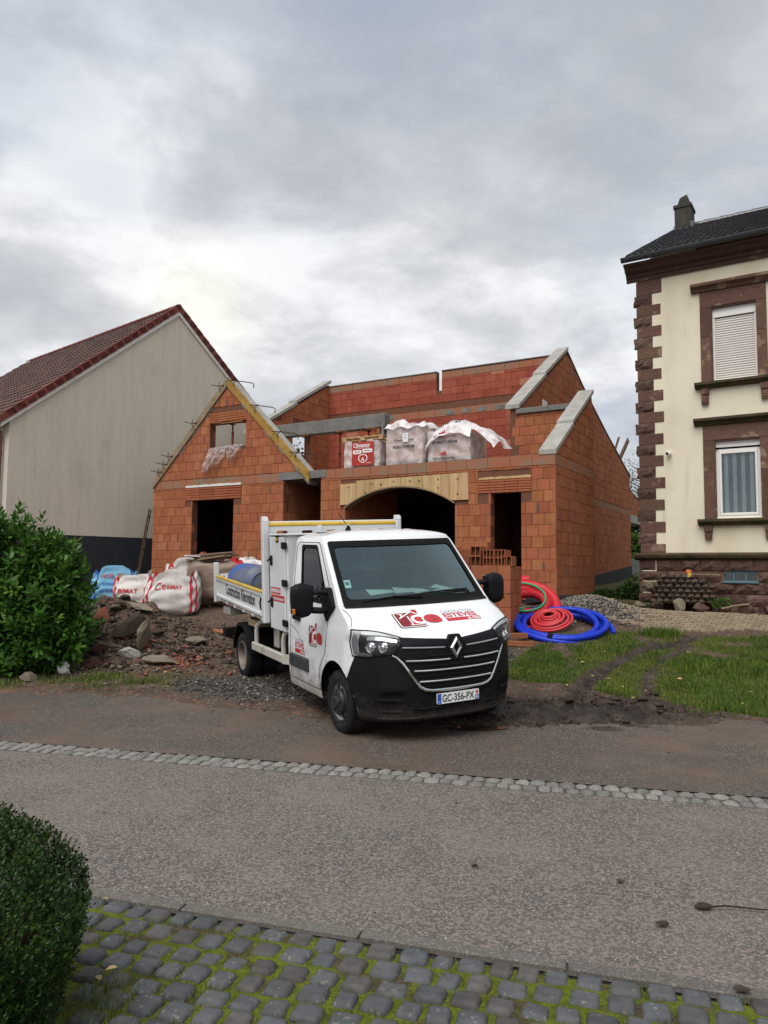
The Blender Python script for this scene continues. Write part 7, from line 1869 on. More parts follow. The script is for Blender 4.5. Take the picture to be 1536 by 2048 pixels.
for i in range(16): stone('jagged dark stone in the rubble heap', -4.9 + rr.gauss(0, .62), 13.8 + rr.gauss(0, .5), rr.uniform(.01, .06), (rr.uniform(.09, .24), rr.uniform(.08, .17), rr.uniform(.05, .11)), (rr.uniform(-30, 30), rr.uniform(-30, 30), rr.uniform(0, 180)), M[rr.choice(('stone', 'clod', 'sandstone_rough', 'concrete_dk'))], 30 + i, group='jagged stones in the rubble heap')
for i in range(8): stone('orange brick shard in the dirt', -3.7 + rr.gauss(0, .55), 12.8 + rr.gauss(0, .45), .02, (rr.uniform(.05, .11), rr.uniform(.04, .08), rr.uniform(.02, .04)), (rr.uniform(-20, 20), rr.uniform(-20, 20), rr.uniform(0, 180)), M['terracotta'], 60 + i, 'brick_shard', 'brick shard', 'brick shards in the dirt')
for i, (x, y) in enumerate(((3.05, 9.9), (2.35, 9.6), (2.75, 9.45), (3.3, 9.7), (1.95, 9.85), (2.6, 10.1))): stone('wet dark clod of churned mud in the wheel tracks', x, y, .03, (rr.uniform(.08, .16), rr.uniform(.06, .11), rr.uniform(.04, .07)), (0, 0, rr.uniform(0, 180)), M['clod'], 80 + i, 'mud_clod', 'mud clod', 'mud clods in the wheel tracks')
# stones at the foot of the sandstone house
for i, (u_, s_, m_, lb) in enumerate(((.05, (.16, .12, .13), 'stone', 'leftmost foot stone, low and grey, at the house corner'), (.42, (.25, .13, .12), 'clod', 'long dark foot stone under the left end of the paver stack'), (.88, (.19, .13, .19), 'stone', 'pale mossy foot stone, tallest, below the paver stack'), (1.32, (.20, .13, .13), 'sandstone_rough', 'brown foot stone right of the pale mossy one'), (1.78, (.26, .14, .13), 'sandstone_rough', 'wide dark foot stone left of the basement window'), (2.18, (.18, .13, .14), 'sandstone_rough', 'foot stone under the middle of the basement window'), (2.62, (.24, .14, .13), 'sandstone_rough', 'rightmost foot stone along the basement'))):
    mb = chunk(100 + i, *s_); o = mb.build('foot_stone', M[m_], sharp=0); o.matrix_world = OM @ Matrix.Translation((u_, -.52, -1.12)) @ Matrix.Rotation(i * 1.3, 4, 'Z'); tag(o, lb, 'stone', 'stones along the sandstone basement')
mb = MB(); mb.box(-.75, .1, -.05, .05, 0, .16, c=.008); o = mb.build('timber_edging', M['wood_old']); o.matrix_world = OM @ Matrix.Translation((-.15, -.35, -1.17)); tag(o, 'grey timber edging lying between the gravel pile and the stone house', 'timber')
mb = MB(); mb.tube([(1.75, -.75, -1.12), (2.0, -.68, -1.05), (2.25, -.60, -1.02)], .018, 6); o = mb.build('bent_stick', M['wood_grey']); o.matrix_world = OM; tag(o, 'pale bent stick lying before the foot stones of the basement', 'stick')
# pavers with grass-filled holes in front of the right house
pm_ = MB(); rr = random.Random(2)
for j in range(22):
    for i in range(40):
        u_ = -1.15 + i * .205 + (.1 if j % 2 else 0); v_ = -.72 - j * .145
        p = OM @ Vector((u_, v_, 0)); 
        if nn(p.x, p.y) < 15.05 + .25 * math.sin(p.x * 2.1) or p.x < 4.75 + .35 * math.sin(j * 1.7): continue
        zz = gtop(p.x, p.y) + .012
        q = Matrix.Translation((p.x, p.y, zz + rr.uniform(-.006, .006))) @ Matrix.Rotation(R(-32.4) + rr.uniform(-.02, .02), 4, 'Z') @ Matrix.Rotation(R(-7), 4, 'X')
        pm_.box(-.098, .098, -.045, .045, -.06, .022, M=q, c=.010); pm_.box(-.05, .05, .045, .070, -.06, .018, M=q)
M['grid_paver'] = pm('grid_paver', (.27, .215, .145), [((.17, .13, .09), 'v6', .3, 1, .6), ((.34, .28, .20), 3, .5, .75, .5), ((.13, .12, .05), 7, .58, .72, .6)], rough=.92, bump=[(60, .4, .005)])
tag(pm_.build('paving_blocks', M['grid_paver'], ground), kind='stuff')

# ------------------------------------------------------------------ big bags of rubble
def big_bag(label, loc, rz, w, d, h, seed, mat, smat, texts=(), lean=(0, 0), fill=.72, group='rubble bags in front of the brick house', sag=.12, name='rubble_bag', corners=(1, .6, 1, .7)):
    t = thing(name, label, 'rubble bag', frame(loc, R(rz)), group)
    r0 = np.random.RandomState(seed); ph = r0.rand(12) * 6.28
    def rim(a):
        c = 0
        for k in range(4): c += corners[k] * math.exp(-((((a - (k + .5) / 4 + .5) % 1) - .5) / .07) ** 2)
        return h * (.80 + .22 * c - sag * .5 * (1 - c) * math.sin(8 * math.pi * a + ph[0]) ** 2 + .03 * math.sin(14 * a + ph[1]))
    def fn(a, b, off=0.0):
        th = 2 * math.pi * a - 3 * math.pi / 4
        sq = lambda q: math.copysign(abs(q) ** .42, q)
        x, y = sq(math.cos(th)) , sq(math.sin(th)); mx_ = max(abs(x), abs(y)); 
        bl = 1 + .07 * math.sin(math.pi * min(1, b * 1.25)) ** .7 - .10 * b ** 3
        wr = .030 * math.sin(9 * b + 6.28 * a * 3 + ph[2]) + .020 * math.sin(21 * b - 6.28 * a * 7 + ph[3]) + .014 * math.sin(6.28 * a * 17 + 5 * b + ph[4]) + .010 * math.sin(33 * b + 6.28 * a * 11)
        k_ = bl * (1 + wr) * (1 - .25 * max(0, .10 - b) / .10)
        z = rim(a) * b
        return (x * w / 2 * k_ + lean[0] * z + off * math.cos(th), y * d / 2 * k_ + lean[1] * z + off * math.sin(th), z)
    mb = MB(); mb.grid(lambda a, b: fn(a, b), 72, 26, closed_u=True); mb.grid(lambda a, b: (lambda p: (p[0] * (1 - .06 * b) , p[1] * (1 - .06 * b), p[2] - h * .30 * b))(fn(a, 1.0)), 72, 4, closed_u=True); mb.build('fabric', mat, t)
    mb = MB(); mb.grid(lambda a, b: (lambda p: (p[0] * .93 * (1 - b), p[1] * .93 * (1 - b), h * fill * (.86 + .12 * b) + h * .10 * math.sin(a * 19 + b * 7 + ph[5]) * b))(fn(a, .8)), 40, 8, closed_u=True); mb.build('contents', M['tarp_brown'], t)
    for k in range(5):
        mb = MB(); mb.box(-.14, .14, -.07, .07, -.05, .05, c=.006, M=Matrix.Translation((r0.uniform(-.25, .25) * w + lean[0] * h * .8, r0.uniform(-.3, .2) * d, h * fill * .98 + r0.uniform(.0, .10))) @ Matrix.Rotation(r0.uniform(0, 3), 4, 'Z') @ Matrix.Rotation(r0.uniform(-.7, .7), 4, 'Y')); mb.build('brick', M['clay_raw'], t)
    if smat is not None:
        for a0 in (.035, .215, .285, .465, .535, .715, .785, .965):
            mb = MB(); mb.grid(lambda u, v: fn(a0 + .022 * (u - .5) * 1.1, .06 + v * .95, .010), 2, 24); mb.build('strap', smat, t)
        for k in range(4):
            a0 = k / 4 - .035; a1 = k / 4 + .035
            p0, p1 = Vector(fn(a0, 1.0, .01)), Vector(fn(a1, 1.0, .01)); mid = (p0 + p1) / 2 + Vector((0, 0, .16 * corners[k] - .05))
            pts = [(p0 * (1 - f) ** 2 + mid * 2 * f * (1 - f) + p1 * f * f) for f in np.linspace(0, 1, 9)]
            mb = MB(); V = []; 
            for p in pts: V += [tuple(p + Vector((0, 0, .04))), tuple(p - Vector((0, 0, .04)))]
            mb.add(V, [(2 * i, 2 * i + 1, 2 * i + 3, 2 * i + 2) for i in range(8)], 0, True); mb.build('lifting_loop', smat, t)
    def face(x, b):                                      # the bag's front, measured evenly from side to side
        c = math.copysign(abs(x) ** (1 / .42), x); return fn((3 * math.pi / 4 - math.acos(c)) / (2 * math.pi), b, .014)
    for (s_, a0, a1, b0, b1, mt_) in texts:
        mb = MB(); put_text(mb, s_, 0, 1, 0, 1, lambda x, y: face(lerp(a0, a1, x), lerp(b0, b1, y)), bold=.01); mb.build('bag_lettering', M[mt_], t)
    return t
def gl(x, y, d=-.03): return (x, y, gtop(x, y) + d)
big_bag('front white rubble bag with red straps and bulging torn side', gl(-4.62, 16.45), 8, 1.12, .95, .98, 3, M['bag_white'], M['strap_red'], [('Ce', -.55, -.16, .60, .77, 'print_red'), ('BIMAT', -.12, .45, .61, .70, 'strap_red')], (.05, 0), corners=(.7, 1.2, .9, 1.0))
big_bag('white rubble bag between the blue bag and the front white bag', gl(-5.55, 17.25), -6, .98, .9, .82, 5, M['bag_white'], M['strap_red'], [('BIMAT', -.55, .3, .46, .60, 'strap_red')], (-.04, 0), corners=(.5, .8, .6, .9))
big_bag('light blue rubble bag with dark blue straps, farthest left', gl(-6.42, 18.1), 12, 1.05, .85, .84, 7, M['bag_blue'], M['strap_blue'], [('PROS', -.55, .0, .66, .78, 'print_red'), ('artisan sur', -.7, .55, .46, .57, 'strap_blue'), ('artisan.fr', -.55, .55, .28, .39, 'strap_blue')], (0, 0), fill=.5, corners=(1.0, .5, .7, .6))
big_bag('dirty white rubble bag behind the front white bag', gl(-4.75, 17.9), 20, .95, .9, 1.0, 11, M['bag_white'], M['strap_red'], [], (.06, 0), corners=(.8, .8, 1.0, .5))
lumpy('covered_heap', 'brown tarpaulin covered heap between the white bags and the tipper bed', 'heap', Matrix.Translation(gl(-3.72, 17.3)) @ Matrix.Rotation(R(-12), 4, 'Z'), .72, .62, .50, 21, M['tarp_brown'], None, .5, .09)
rr = random.Random(44)
for i in range(5):
    mb = MB(); mb.box(-.55, .55, -.12, .12, 0, .035, c=.004); o = mb.build('scrap_sheet', M[('tarp_brown', 'wood_grey', 'bag_white', 'wood_old', 'tarp_brown')[i]]); o.matrix_world = Matrix.Translation((-3.8 + rr.uniform(-.3, .3), 17.2 + rr.uniform(-.2, .3), gtop(-3.8, 17.2) + .98 + i * .035)) @ Matrix.Rotation(rr.uniform(-.6, .6), 4, 'Z') @ Matrix.Rotation(rr.uniform(-.12, .12), 4, 'Y'); tag(o, ('bottom brown scrap sheet on the covered heap', 'grey board on the covered heap', 'pale scrap sheet on the covered heap', 'dark board on the covered heap', 'topmost brown scrap sheet on the covered heap')[i], 'scrap', 'scraps on the covered heap')
lumpy('rubble_sack', 'crumpled dirty white sack on the ground behind the tipper tail', 'sack', Matrix.Translation((-3.05, 17.1, gtop(-3.05, 17.1) - .05)), .42, .40, .52, 5, M['bag_white'], 'sacks behind the tipper')
lumpy('rubble_sack', 'reddish sack between the pale sack and the covered heap', 'sack', Matrix.Translation((-3.35, 16.95, gtop(-3.35, 16.95) - .05)), .24, .24, .53, 8, M['strap_red'], 'sacks behind the tipper')
mb = MB(); mb.box(-.38, .38, -.09, .09, 0, .03, c=.004); o = mb.build('loose_board', M['wood_red']); o.matrix_world = Matrix.Translation((-2.95, 14.3, gtop(-2.95, 14.3) + .03)) @ Matrix.Rotation(R(-38), 4, 'Z') @ Matrix.Rotation(R(6), 4, 'Y'); tag(o, 'loose reddish board lying in the dirt behind the tipper', 'board')
lumpy('litter_bag', 'scrap of white plastic caught under the laurel', 'litter', Matrix.Translation(gl(-5.02, 11.95)) @ Matrix.Rotation(.6, 4, 'Z'), .10, .07, .10, 31, M['white_thing'], None, .8, .2)
# puddle in front of the right wheel, twig and clods on the road
mb = MB(); cpt = nt_xy(8.72, -.95); rr = random.Random(6)
pts = [(1.08 + .34 * math.cos(a) * rr.uniform(.8, 1.1), 8.66 + .10 * math.sin(a) * rr.uniform(.8, 1.1)) for a in [2 * math.pi * i / 22 for i in range(22)]]
put_poly(mb, [pts], lambda a, b: (a, b, float(gz(a, b)) + .012))
M['puddle'] = pm('puddle', (.06, .036, .022), rough=.05, spec=.5)
tag(mb.build('puddle', M['puddle']), kind='structure')
def twig(label, pts, r, name='twig'):
    mb = MB(); mb.tube(pts, r, 5, rs=[r * (1 - .6 * i / (len(pts) - 1)) for i in range(len(pts))]); o = mb.build(name, M['twig']); return tag(o, label, 'twig')
twig('long dark twig lying on the road at the right edge', [(1.70, 4.18, .02), (1.86, 4.20, .022), (2.05, 4.16, .02), (2.3, 4.17, .02)], .007)
for i, (x, y, s_, lb) in enumerate(((1.74, 4.20, .035, 'crumbled clod at the root of the long twig'), (1.45, 4.00, .028, 'flat dark clod on the road near the kerb'), (1.40, 4.53, .02, 'small clod alone on the right part of the road'), (.57, 4.74, .018, 'small dark clod in the middle of the road'), (1.55, 3.36, .03, 'brown clod lying on the cobbles at the right'))):
    mb = chunk(200 + i, s_ * 1.5, s_, s_ * .5); o = mb.build('mud_clod', M['clod'], sharp=0); o.location = (x, y, .018 + (.02 if y < 3.6 else 0)); tag(o, lb, 'mud clod', 'mud clods on the road')
# ------------------------------------------------------------------ plants: leaves are small folded blades placed in numpy
def leaves(P, D, U, L_, W_, seed, curl=.25):
    """leaf quads pairs: P base points, D directions, U up hints; returns vertices, triangles"""
    r = np.random.RandomState(seed); n = len(P)
    D = D / np.linalg.norm(D, axis=1, keepdims=True); S = np.cross(D, U); S /= np.linalg.norm(S, axis=1, keepdims=True) + 1e-9; N_ = np.cross(S, D)
    L_ = L_[:, None]; W_ = W_[:, None]
    at = lambda f, w, k: P + D * L_ * f + S * W_ * w + N_ * (W_ * abs(w) * curl * 1.2 - L_ * curl * .35 * f * f)
    V = np.stack([P, at(.28, .42, 0), at(.66, .46, 0), at(1.0, 0, 0), at(.66, -.46, 0), at(.28, -.42, 0), at(.48, 0, 0)], 1).reshape(-1, 3)
    F = np.array([(0, 1, 6), (1, 2, 6), (2, 3, 6), (3, 4, 6), (4, 5, 6), (5, 0, 6)])
    F = (F[None] + (np.arange(n) * 7)[:, None, None]).reshape(-1, 3)
    return V, F
def unit(n, r): v = r.randn(n, 3); return v / np.linalg.norm(v, axis=1, keepdims=True)
def leaf_obj(name, P, D, U, L_, W_, mats, seed, parent=None, curl=.25, mi=None, kind='stuff'):
    V, F = leaves(P, D, U, L_, W_, seed, curl)
    me = raw_mesh(name, V, F, mats, midx=None if mi is None else np.repeat(mi, 6))
    return tag(link(bpy.data.objects.new(name, me), parent), kind=kind)

# --- cherry laurel at the left edge
t = thing('laurel_bush', 'large glossy cherry laurel bush at the left edge', 'bush', Matrix.Identity(4))
r = np.random.RandomState(17)
LC = [(-5.95, 12.25, 1.10, .98, .85, 1.15), (-5.45, 12.15, 1.15, .72, .70, .95), (-5.25, 12.05, .75, .62, .60, .65), (-6.05, 12.0, 1.85, .75, .70, .85), (-5.55, 12.3, 1.75, .55, .55, .62), (-6.7, 12.2, 1.25, .9, .8, 1.3), (-6.6, 12.1, 1.95, .7, .7, .78), (-5.75, 11.85, .80, .65, .55, .62), (-6.5, 11.8, .75, .7, .55, .7)]
LC = [(a, b, c + .06, d, e, f) for a, b, c, d, e, f in LC]
sh = []; sd_ = []
for (x, y, z, a, b, c) in LC:
    n = int(215 * (a * b * c) ** .5 * 1.0); d = unit(n, r); k = 1 + .10 * r.randn(n, 1) + .16 * (r.rand(n, 1) > .88)
    p = np.array([x, y, z]) + d * np.array([a, b, c]) * k
    ok = p[:, 2] > .22
    for (x2, y2, z2, a2, b2, c2) in LC:
        q = (p - np.array([x2, y2, z2])) / np.array([a2, b2, c2]); ok &= (q ** 2).sum(1) > .62
    sh.append(p[ok]); sd_.append(d[ok])
sh = np.concatenate(sh); sd_ = np.concatenate(sd_)
up = np.array([0, 0, 1.0]); axis = sd_ * .75 + up * .55 + .25 * r.randn(len(sh), 3); axis /= np.linalg.norm(axis, axis=1, keepdims=True)
P, D, U, L_, W_, MI = [], [], [], [], [], []
for i in range(len(sh)):
    n = r.randint(11, 16); base = sh[i] - axis[i] * .30; x_ = np.cross(axis[i], [0, 0, 1.0]) + 1e-3; x_ /= np.linalg.norm(x_); y_ = np.cross(axis[i], x_)
    new = r.rand() < .16
    for k in range(n):
        f = k / n; a = k * 2.4 + r.rand() * .5; rad = x_ * math.cos(a) + y_ * math.sin(a)
        P.append(base + axis[i] * (.32 * f) + rad * .012); op = lerp(1.25, .45, f) + .15 * r.randn()
        d = axis[i] * math.cos(op) + rad * math.sin(op); D.append(d + np.array([0, 0, -.15 * (1 - f)])); U.append(axis[i] * .8 + np.array([0, 0, .4]))
        l = r.uniform(.125, .185) * (1 - .25 * f); L_.append(l); W_.append(l * r.uniform(.40, .48)); MI.append(1 if (new and f > .5) else 0)
P, D, U, L_, W_, MI = map(np.array, (P, D, U, L_, W_, MI))
# the nearest leaves are parts of their own, the rest one mass
cd_ = np.linalg.norm(P - np.array([0, 0, H]), axis=1); front_ = np.argsort(cd_)[:240]; rest = np.setdiff1d(np.arange(len(P)), front_)
leaf_obj('foliage', P[rest], D[rest], U[rest], L_[rest], W_[rest], [M['laurel'], M['laurel_new']], 1, t, .22, MI[rest])
lv, lf = leaves(np.zeros((1, 3)), np.array([[0, 1.0, 0]]), np.array([[0, 0, 1.0]]), np.array([1.0]), np.array([.40]), 1, .22)
lme = [raw_mesh('leaf', lv, lf, M['laurel']), raw_mesh('leaf', lv, lf, M['laurel_new'])]
for i in front_:
    d = Vector(D[i]).normalized(); s_ = d.cross(Vector(U[i])).normalized(); n_ = s_.cross(d)
    o = link(bpy.data.objects.new('leaf', lme[MI[i]]), t); o.matrix_local = Matrix(((s_.x, d.x, n_.x, P[i][0]), (s_.y, d.y, n_.y, P[i][1]), (s_.z, d.z, n_.z, P[i][2]), (0, 0, 0, 1))) @ Matrix.Scale(float(L_[i]), 4)
# shaded leaves deep inside, and the stems
n = 7000; c_ = r.randint(0, len(LC), n); d = unit(n, r); q = np.array(LC)[c_]; p = q[:, :3] + d * q[:, 3:] * (.50 + .42 * r.rand(n, 1)); k = p[:, 2] > .25; p = p[k]; d = d[k]
leaf_obj('inner_foliage', p, d + .5 * r.randn(len(p), 3), unit(len(p), r), r.uniform(.09, .14, len(p)), r.uniform(.04, .055, len(p)), M['laurel'], 2, t)
mb = MB(); rr = random.Random(3)
for i in range(34):
    x, y, z, a, b, c = LC[i % len(LC)]; e = Vector((x + rr.uniform(-.5, .5) * a, y + rr.uniform(-.5, .5) * b, z + rr.uniform(.1, .6) * c)); s_ = Vector((-6.0 + rr.uniform(-.35, .35), 12.3 + rr.uniform(-.2, .2), .1))
    mb.tube([s_, s_.lerp(e, .5) + Vector((rr.uniform(-.1, .1), rr.uniform(-.1, .1), 0)), e], .02, 6, rs=[.028, .018, .008])
tag(mb.build('stems', M['twig'], t), kind='stuff')

# --- clipped box in the near corner
t = thing('box_bush', 'clipped dark green box bush in the near left corner', 'bush', Matrix.Identity(4))
r = np.random.RandomState(23); BC = np.array([-1.70, 3.02, .36]); BR_ = np.array([.50, .52, .46])
n = 7600; d = unit(n, r); d = d[d[:, 2] > -.85]; n = len(d)
k = 1 + .07 * np.sin(d[:, 0] * 5 + 1) * np.sin(d[:, 1] * 6) + .05 * np.sin(d[:, 2] * 9 + d[:, 0] * 7) + .016 * r.randn(n)
base = BC + d * BR_ * k[:, None] * .97; base[:, 2] = np.maximum(base[:, 2], .05)
ax_ = d * .55 + np.array([0, 0, .75]) + .28 * r.randn(n, 3); ax_ /= np.linalg.norm(ax_, axis=1, keepdims=True)
P, D, U, L_, W_, MI = [], [], [], [], [], []
ln = r.uniform(.05, .085, n) * (1 + .8 * (r.rand(n) > .985))
for k_ in range(8):
    f = k_ / 7; a = k_ * math.pi / 2 * 1.0 + r.rand(n) * .6; x_ = np.cross(ax_, np.array([.3, .2, 1.0])); x_ /= np.linalg.norm(x_, axis=1, keepdims=True) + 1e-6; y_ = np.cross(ax_, x_)
    rad = x_ * np.cos(a)[:, None] + y_ * np.sin(a)[:, None]; op = 1.1 - .6 * f
    P.append(base + ax_ * (ln * (f - .35))[:, None]); D.append(ax_ * math.cos(op) + rad * math.sin(op)); U.append(ax_); L_.append(r.uniform(.016, .023, n) * (1 - .2 * f)); W_.append(r.uniform(.008, .011, n)); MI.append(((r.rand(n) < .35) & (f > .6)).astype(int))
P, D, U = map(np.concatenate, (P, D, U)); L_, W_, MI = map(np.concatenate, (L_, W_, MI))
leaf_obj('foliage', P, D, U, L_, W_, [M['box_leaf'], M['box_tip']], 4, t, .2, MI)
n = 5000; d = unit(n, r); p = BC + d * BR_ * r.uniform(.70, .93, (n, 1)); p[:, 2] = np.maximum(p[:, 2], .03)
leaf_obj('inner_foliage', p, unit(n, r), unit(n, r), r.uniform(.02, .03, n), r.uniform(.010, .014, n), M['box_leaf'], 5, t)
mb = MB(); rr = random.Random(8)
for i in range(60):
    a = rr.uniform(0, 6.28); e = BC + np.array([math.cos(a) * .42, math.sin(a) * .42, rr.uniform(-.2, .25)])
    mb.tube([tuple(BC + np.array([rr.uniform(-.1, .1), rr.uniform(-.1, .1), -.36])), tuple(e)], .006, 4)
tag(mb.build('stems', M['twig'], t), kind='stuff')

# --- grass: lawn, verge tufts, moss tufts between the cobbles
def blades(name, xy, z, h, w, mats, seed, lean=.45, mi=None):
    r = np.random.RandomState(seed); n = len(xy); a = r.rand(n) * 6.28; l = r.rand(n) * lean * h; b = a + 1.57 + r.uniform(-.5, .5, n)
    x, y = xy[:, 0], xy[:, 1]; dx, dy = np.cos(a) * w / 2, np.sin(a) * w / 2; lx, ly = np.cos(b) * l, np.sin(b) * l
    V = np.stack([np.stack([x - dx, y - dy, z - .01], -1), np.stack([x + dx, y + dy, z - .01], -1), np.stack([x + dx * .7 + lx * .35, y + dy * .7 + ly * .35, z + h * .6], -1), np.stack([x - dx * .7 + lx * .35, y - dy * .7 + ly * .35, z + h * .6], -1), np.stack([x + lx, y + ly, z + h], -1)], 1).reshape(-1, 3)
    F = np.array([(0, 1, 2), (0, 2, 3), (3, 2, 4)]); F = (F[None] + (np.arange(n) * 5)[:, None, None]).reshape(-1, 3)
    k = len(mats); mm = r.randint(0, k, n) if mi is None else mi
    return tag(link(bpy.data.objects.new(name, raw_mesh(name, V, F, mats, midx=np.repeat(mm, 3)))), kind='stuff')
r = np.random.RandomState(31)
xy = np.stack([r.uniform(1.5, 9.5, 260000), r.uniform(8.2, 14.2, 260000)], -1); gw_ = grass_w(xy[:, 0], xy[:, 1]); xy = xy[r.rand(len(xy)) < gw_ * (.35 + .65 * np.clip(vnoise(xy[:, 0] * 2.2, xy[:, 1] * 2.2) * 1.4, 0, 1)) * np.where(xy[:, 0] < 7, 1, .4)]
hh = (.018 + .040 * r.rand(len(xy))) * (.6 + 1.0 * vnoise(xy[:, 0] * 1.6 + 7, xy[:, 1] * 1.6)); yel = vnoise(xy[:, 0] * 1.1 + 3, xy[:, 1] * 1.1 + 8)
mi = np.where(r.rand(len(xy)) < .10, 2, (r.rand(len(xy)) < np.clip((yel - .25) * 2.2, .2, .9)).astype(int))
blades('grass', xy, g_top(xy[:, 0], xy[:, 1]), hh, r.uniform(.006, .012, len(xy)), [M['grass_a'], M['grass_b'], M['grass_dry']], 6, .8, mi)
for k, (x, y, n, s_, h_) in enumerate(((4.95, 13.55, 900, .16, .17), (4.9, 11.6, 1400, .30, .13), (5.4, 11.3, 1200, .32, .13), (3.25, 13.35, 500, .12, .10), (2.35, 12.0, 700, .2, .10), (4.35, 9.6, 900, .3, .10), (-4.3, 11.55, 300, .2, .10))):
    p = np.stack([x + r.randn(n) * s_, y + r.randn(n) * s_ * .7], -1); blades('grass_tuft', p, g_top(p[:, 0], p[:, 1]), h_ * r.uniform(.5, 1.1, n), r.uniform(.006, .012, n), [M['grass_a'], M['grass_a'], M['grass_b']], 40 + k, .7)
p = np.stack([r.uniform(-6.5, -2.6, 40000), r.uniform(10.4, 12.2, 40000)], -1); p = p[r.rand(len(p)) < grass_w(p[:, 0], p[:, 1]) * .55]
blades('verge_grass', p, g_top(p[:, 0], p[:, 1]), r.uniform(.02, .08, len(p)), r.uniform(.006, .012, len(p)), [M['grass_a'], M['grass_b'], M['grass_dry']], 60, .9)
p = np.stack([r.uniform(3.9, 6.4, 30000), r.uniform(16.4, 22, 30000)], -1); p = p[r.rand(len(p)) < grass_w(p[:, 0], p[:, 1]) * .9]
blades('gap_grass', p, g_top(p[:, 0], p[:, 1]), r.uniform(.06, .16, len(p)), r.uniform(.012, .02, len(p)), [M['grass_a'], M['weed']], 61, .6)
p = np.stack([-1.16 + r.randn(600) * .07, 3.25 + r.randn(600) * .12], -1); blades('pavement_grass', p, .012 + 0 * p[:, 0], r.uniform(.015, .06, len(p)), r.uniform(.002, .0035, len(p)), [M['grass_a'], M['grass_b'], M['grass_a'], M['grass_dry']], 62, 1.3)
p = np.stack([r.uniform(-1.5, 2.0, 26000), r.uniform(2.9, 4.2, 26000)], -1); p = p[(nn(p[:, 0], p[:, 1]) < 3.64) & (vnoise(p[:, 0] * 6, p[:, 1] * 6) > .56)]
blades('joint_moss', p, .006 + 0 * p[:, 0], r.uniform(.006, .020, len(p)), r.uniform(.0015, .003, len(p)), [M['grass_b'], M['moss'], M['grass_dry'], M['moss'], M['grass_b']], 63, 1.2)
# --- weeds in the gap, hedge and trees behind
def shrub(name, label, cat, c, rad, n, ll, mat, seed, group=None, stems=8, flat=1.0):
    r = np.random.RandomState(seed); t = thing(name, label, cat, Matrix.Translation(c), group)
    lob = [(r.uniform(-.5, .5, 3) * rad, r.uniform(.45, .75)) for _ in range(7)]
    pts = []; ds = []
    for o_, k in lob:
        d = unit(n // 7, r); pts.append(o_ + d * np.array(rad) * k * r.uniform(.75, 1.05, (len(d), 1)) + np.array([0, 0, rad[2]])); ds.append(d)
    p = np.concatenate(pts); d = np.concatenate(ds); ok = p[:, 2] > .03; p, d = p[ok], d[ok]
    leaf_obj('foliage', p, d + .5 * r.randn(len(p), 3), np.array([[0, 0, 1.0]]) + .4 * r.randn(len(p), 3), r.uniform(.7, 1.3, len(p)) * ll, r.uniform(.4, .55, len(p)) * ll, mat, seed, t)
    mb = MB(); rr = random.Random(seed)
    for i in range(stems):
        e = Vector((rr.uniform(-.6, .6) * rad[0], rr.uniform(-.6, .6) * rad[1], rr.uniform(.8, 1.7) * rad[2])); mb.tube([(0, 0, -.1), tuple(e * .5 + Vector((rr.uniform(-.1, .1) * rad[0], 0, 0))), tuple(e)], .02, 5, rs=[.05 * rad[2], .03 * rad[2], .01 * rad[2]])
    tag(mb.build('stems', M['twig'], t), kind='stuff'); return t
shrub('weed_clump', 'dark leafy weeds against the corner of the stone house', 'weeds', gl(5.80, 17.55), (.34, .4, .40), 2200, .07, M['weed'], 3, 'weeds in the gap')
shrub('weed_clump', 'low green weeds behind the gravel pile', 'weeds', gl(5.25, 18.6), (.6, .6, .16), 2400, .07, M['weed'], 4, 'weeds in the gap')
shrub('weed_clump', 'tall thin weed standing before the black band of the brick house', 'weeds', gl(4.62, 18.9), (.22, .22, .55), 420, .09, M['weed'], 5, 'weeds in the gap')
shrub('weed_clump', 'small weed at the foot stones under the basement window', 'weeds', tuple(OM @ Vector((1.75, -.62, -1.12))), (.22, .12, .10), 260, .06, M['hedge'], 6, 'weeds in the gap')
def far_hedge():
    t = thing('garden_hedge', 'bright green clipped hedge far behind, in the gap beside the stone house', 'hedge', Matrix.Translation((14.2, 41, gz(14.2, 41))))
    r = np.random.RandomState(9); n = 9000; p = np.stack([r.uniform(-3.2, 3.2, n), r.uniform(-.5, .5, n), r.uniform(0, 1, n) ** .8 * 1.55], -1); p[:, 1] = np.where(r.rand(n) < .75, -.5 + .12 * r.randn(n), p[:, 1])
    leaf_obj('foliage', p, unit(n, r), unit(n, r), r.uniform(.12, .2, n), r.uniform(.08, .12, n), M['hedge'], 9, t); mb = MB(); mb.box(-3.1, 3.1, -.36, .36, 0, 1.38); mb.build('hedge_core', M['weed'], t)
far_hedge()
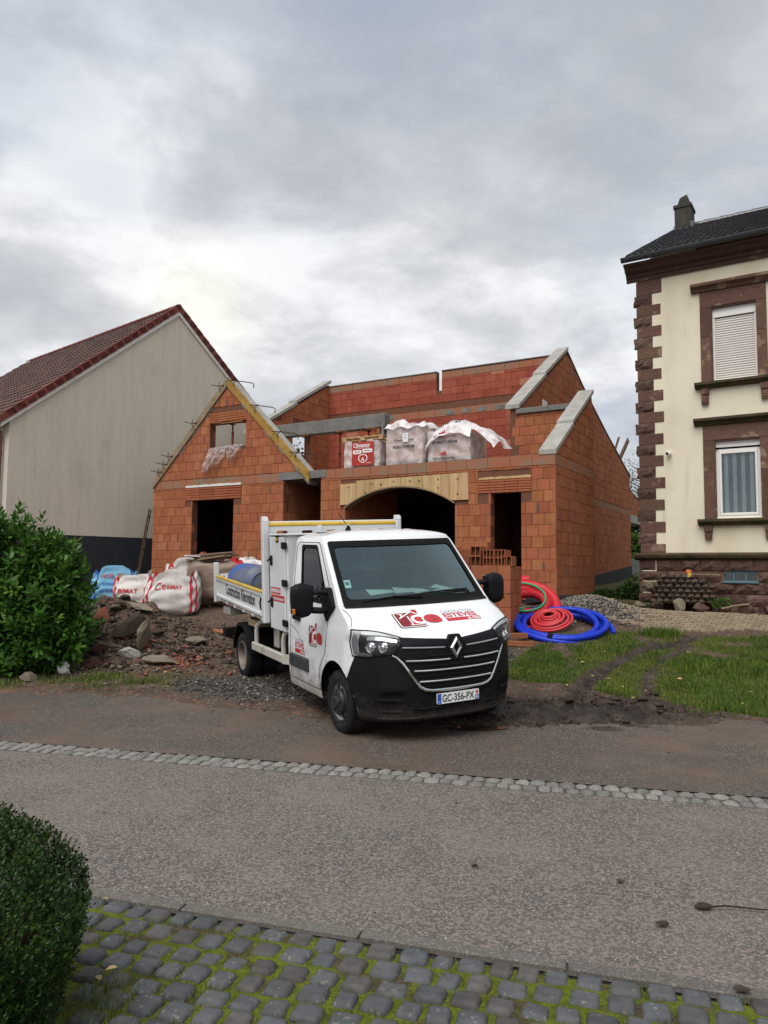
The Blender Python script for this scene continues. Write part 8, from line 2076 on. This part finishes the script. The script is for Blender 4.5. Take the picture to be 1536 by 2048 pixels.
def tree(label, c, h, rad, n, ll, mat, seed, sparse=False):
    r = np.random.RandomState(seed); t = thing('tree', label, 'tree', Matrix.Translation(c), 'trees behind the houses'); rr = random.Random(seed)
    mb = MB(); tops = []
    mb.tube([(0, 0, -.3), (.05, 0, h * .35), (0, .05, h * .7), (.05, 0, h * .95)], .2, 8, rs=[.05 * rad + .08, .04 * rad + .05, .03 * rad + .02, .02])
    for i in range(26):
        z0 = h * rr.uniform(.3, .85); a = rr.uniform(0, 6.28); l = rad * rr.uniform(.5, 1.0) * math.sqrt(max(.15, 1 - ((z0 / h - .55) / .5) ** 2)); e = Vector((math.cos(a) * l, math.sin(a) * l, z0 + l * rr.uniform(.2, .8)))
        s_ = Vector((0, 0, z0)); mb.tube([s_, s_.lerp(e, .5) + Vector((0, 0, -.08 * l)), e], .03, 5, rs=[.045, .025, .008]); tops += [s_.lerp(e, f) for f in (.5, .75, 1.0)]
    mb.build('trunk', M['twig'], t)
    tp = np.array(tops); k = r.randint(0, len(tp), n); p = tp[k] + r.randn(n, 3) * rad * .16; ok = p[:, 2] < h * 1.05; p = p[ok]
    leaf_obj('crown', p, unit(len(p), r) + np.array([0, 0, -.3]), unit(len(p), r), r.uniform(.7, 1.3, len(p)) * ll, r.uniform(.4, .6, len(p)) * ll, mat, seed, t)
tree('dark leafy tree seen through the opening under the terrace beam', (-3.55, 33.5, gz(-3.55, 33.5)), 6.0, 1.5, 5200, .16, M['tree_leaf'], 5)
tree('dark tree behind the bright hedge in the gap', (15.6, 47, gz(15.6, 47)), 3.4, 2.2, 5200, .2, M['tree_leaf'], 6)
tree('bare-looking tree whose top shows beside the stone house', (17.2, 50, gz(17.2, 50)), 7.2, 1.5, 1200, .13, M['tree_leaf'], 7)
# --- fallen leaves
rr = random.Random(50)
def fallen(label, x, y, z, s_, rz, i):
    mb = MB(); V, F = leaves(np.zeros((1, 3)), np.array([[0, 1.0, .05]]), np.array([[0, 0, 1.0]]), np.array([s_]), np.array([s_ * .55]), 1, .3); mb.add([tuple(v) for v in V], [tuple(f) for f in F]); mb.add([(v[0], v[1], v[2] + .003) for v in V], [tuple(f) for f in F])
    o = mb.build('fallen_leaf', M['leaf_fall'], sharp=0); o.matrix_world = Matrix.Translation((x, y, z)) @ Matrix.Rotation(rz, 4, 'Z') @ Matrix.Rotation(rr.uniform(-.3, .3), 4, 'Y'); tag(o, label, 'leaf', 'fallen leaves')
fallen('pale yellow fallen leaf beside the box bush', -1.20, 3.36, .05, .055, .6, 0); fallen('curled beige fallen leaf above the yellow one by the box bush', -1.17, 3.48, .045, .05, 2.0, 1); fallen('small red fallen leaf on the kerb at the left', -1.47, 4.19, .03, .05, 1.2, 2)
for i in range(22):
    x, y = rr.uniform(2.3, 5.6), rr.uniform(9.3, 13.2)
    fallen('small pale fallen leaf on the muddy lawn', x, y, gtop(x, y) + .035, rr.uniform(.05, .10), rr.uniform(0, 6), 3)
for i in range(12):
    x, y = rr.uniform(-5.2, -2.8), rr.uniform(10.9, 12.0)
    fallen('pale fallen leaf on the verge below the laurel', x, y, gtop(x, y) + .03, rr.uniform(.05, .10), rr.uniform(0, 6), 4)
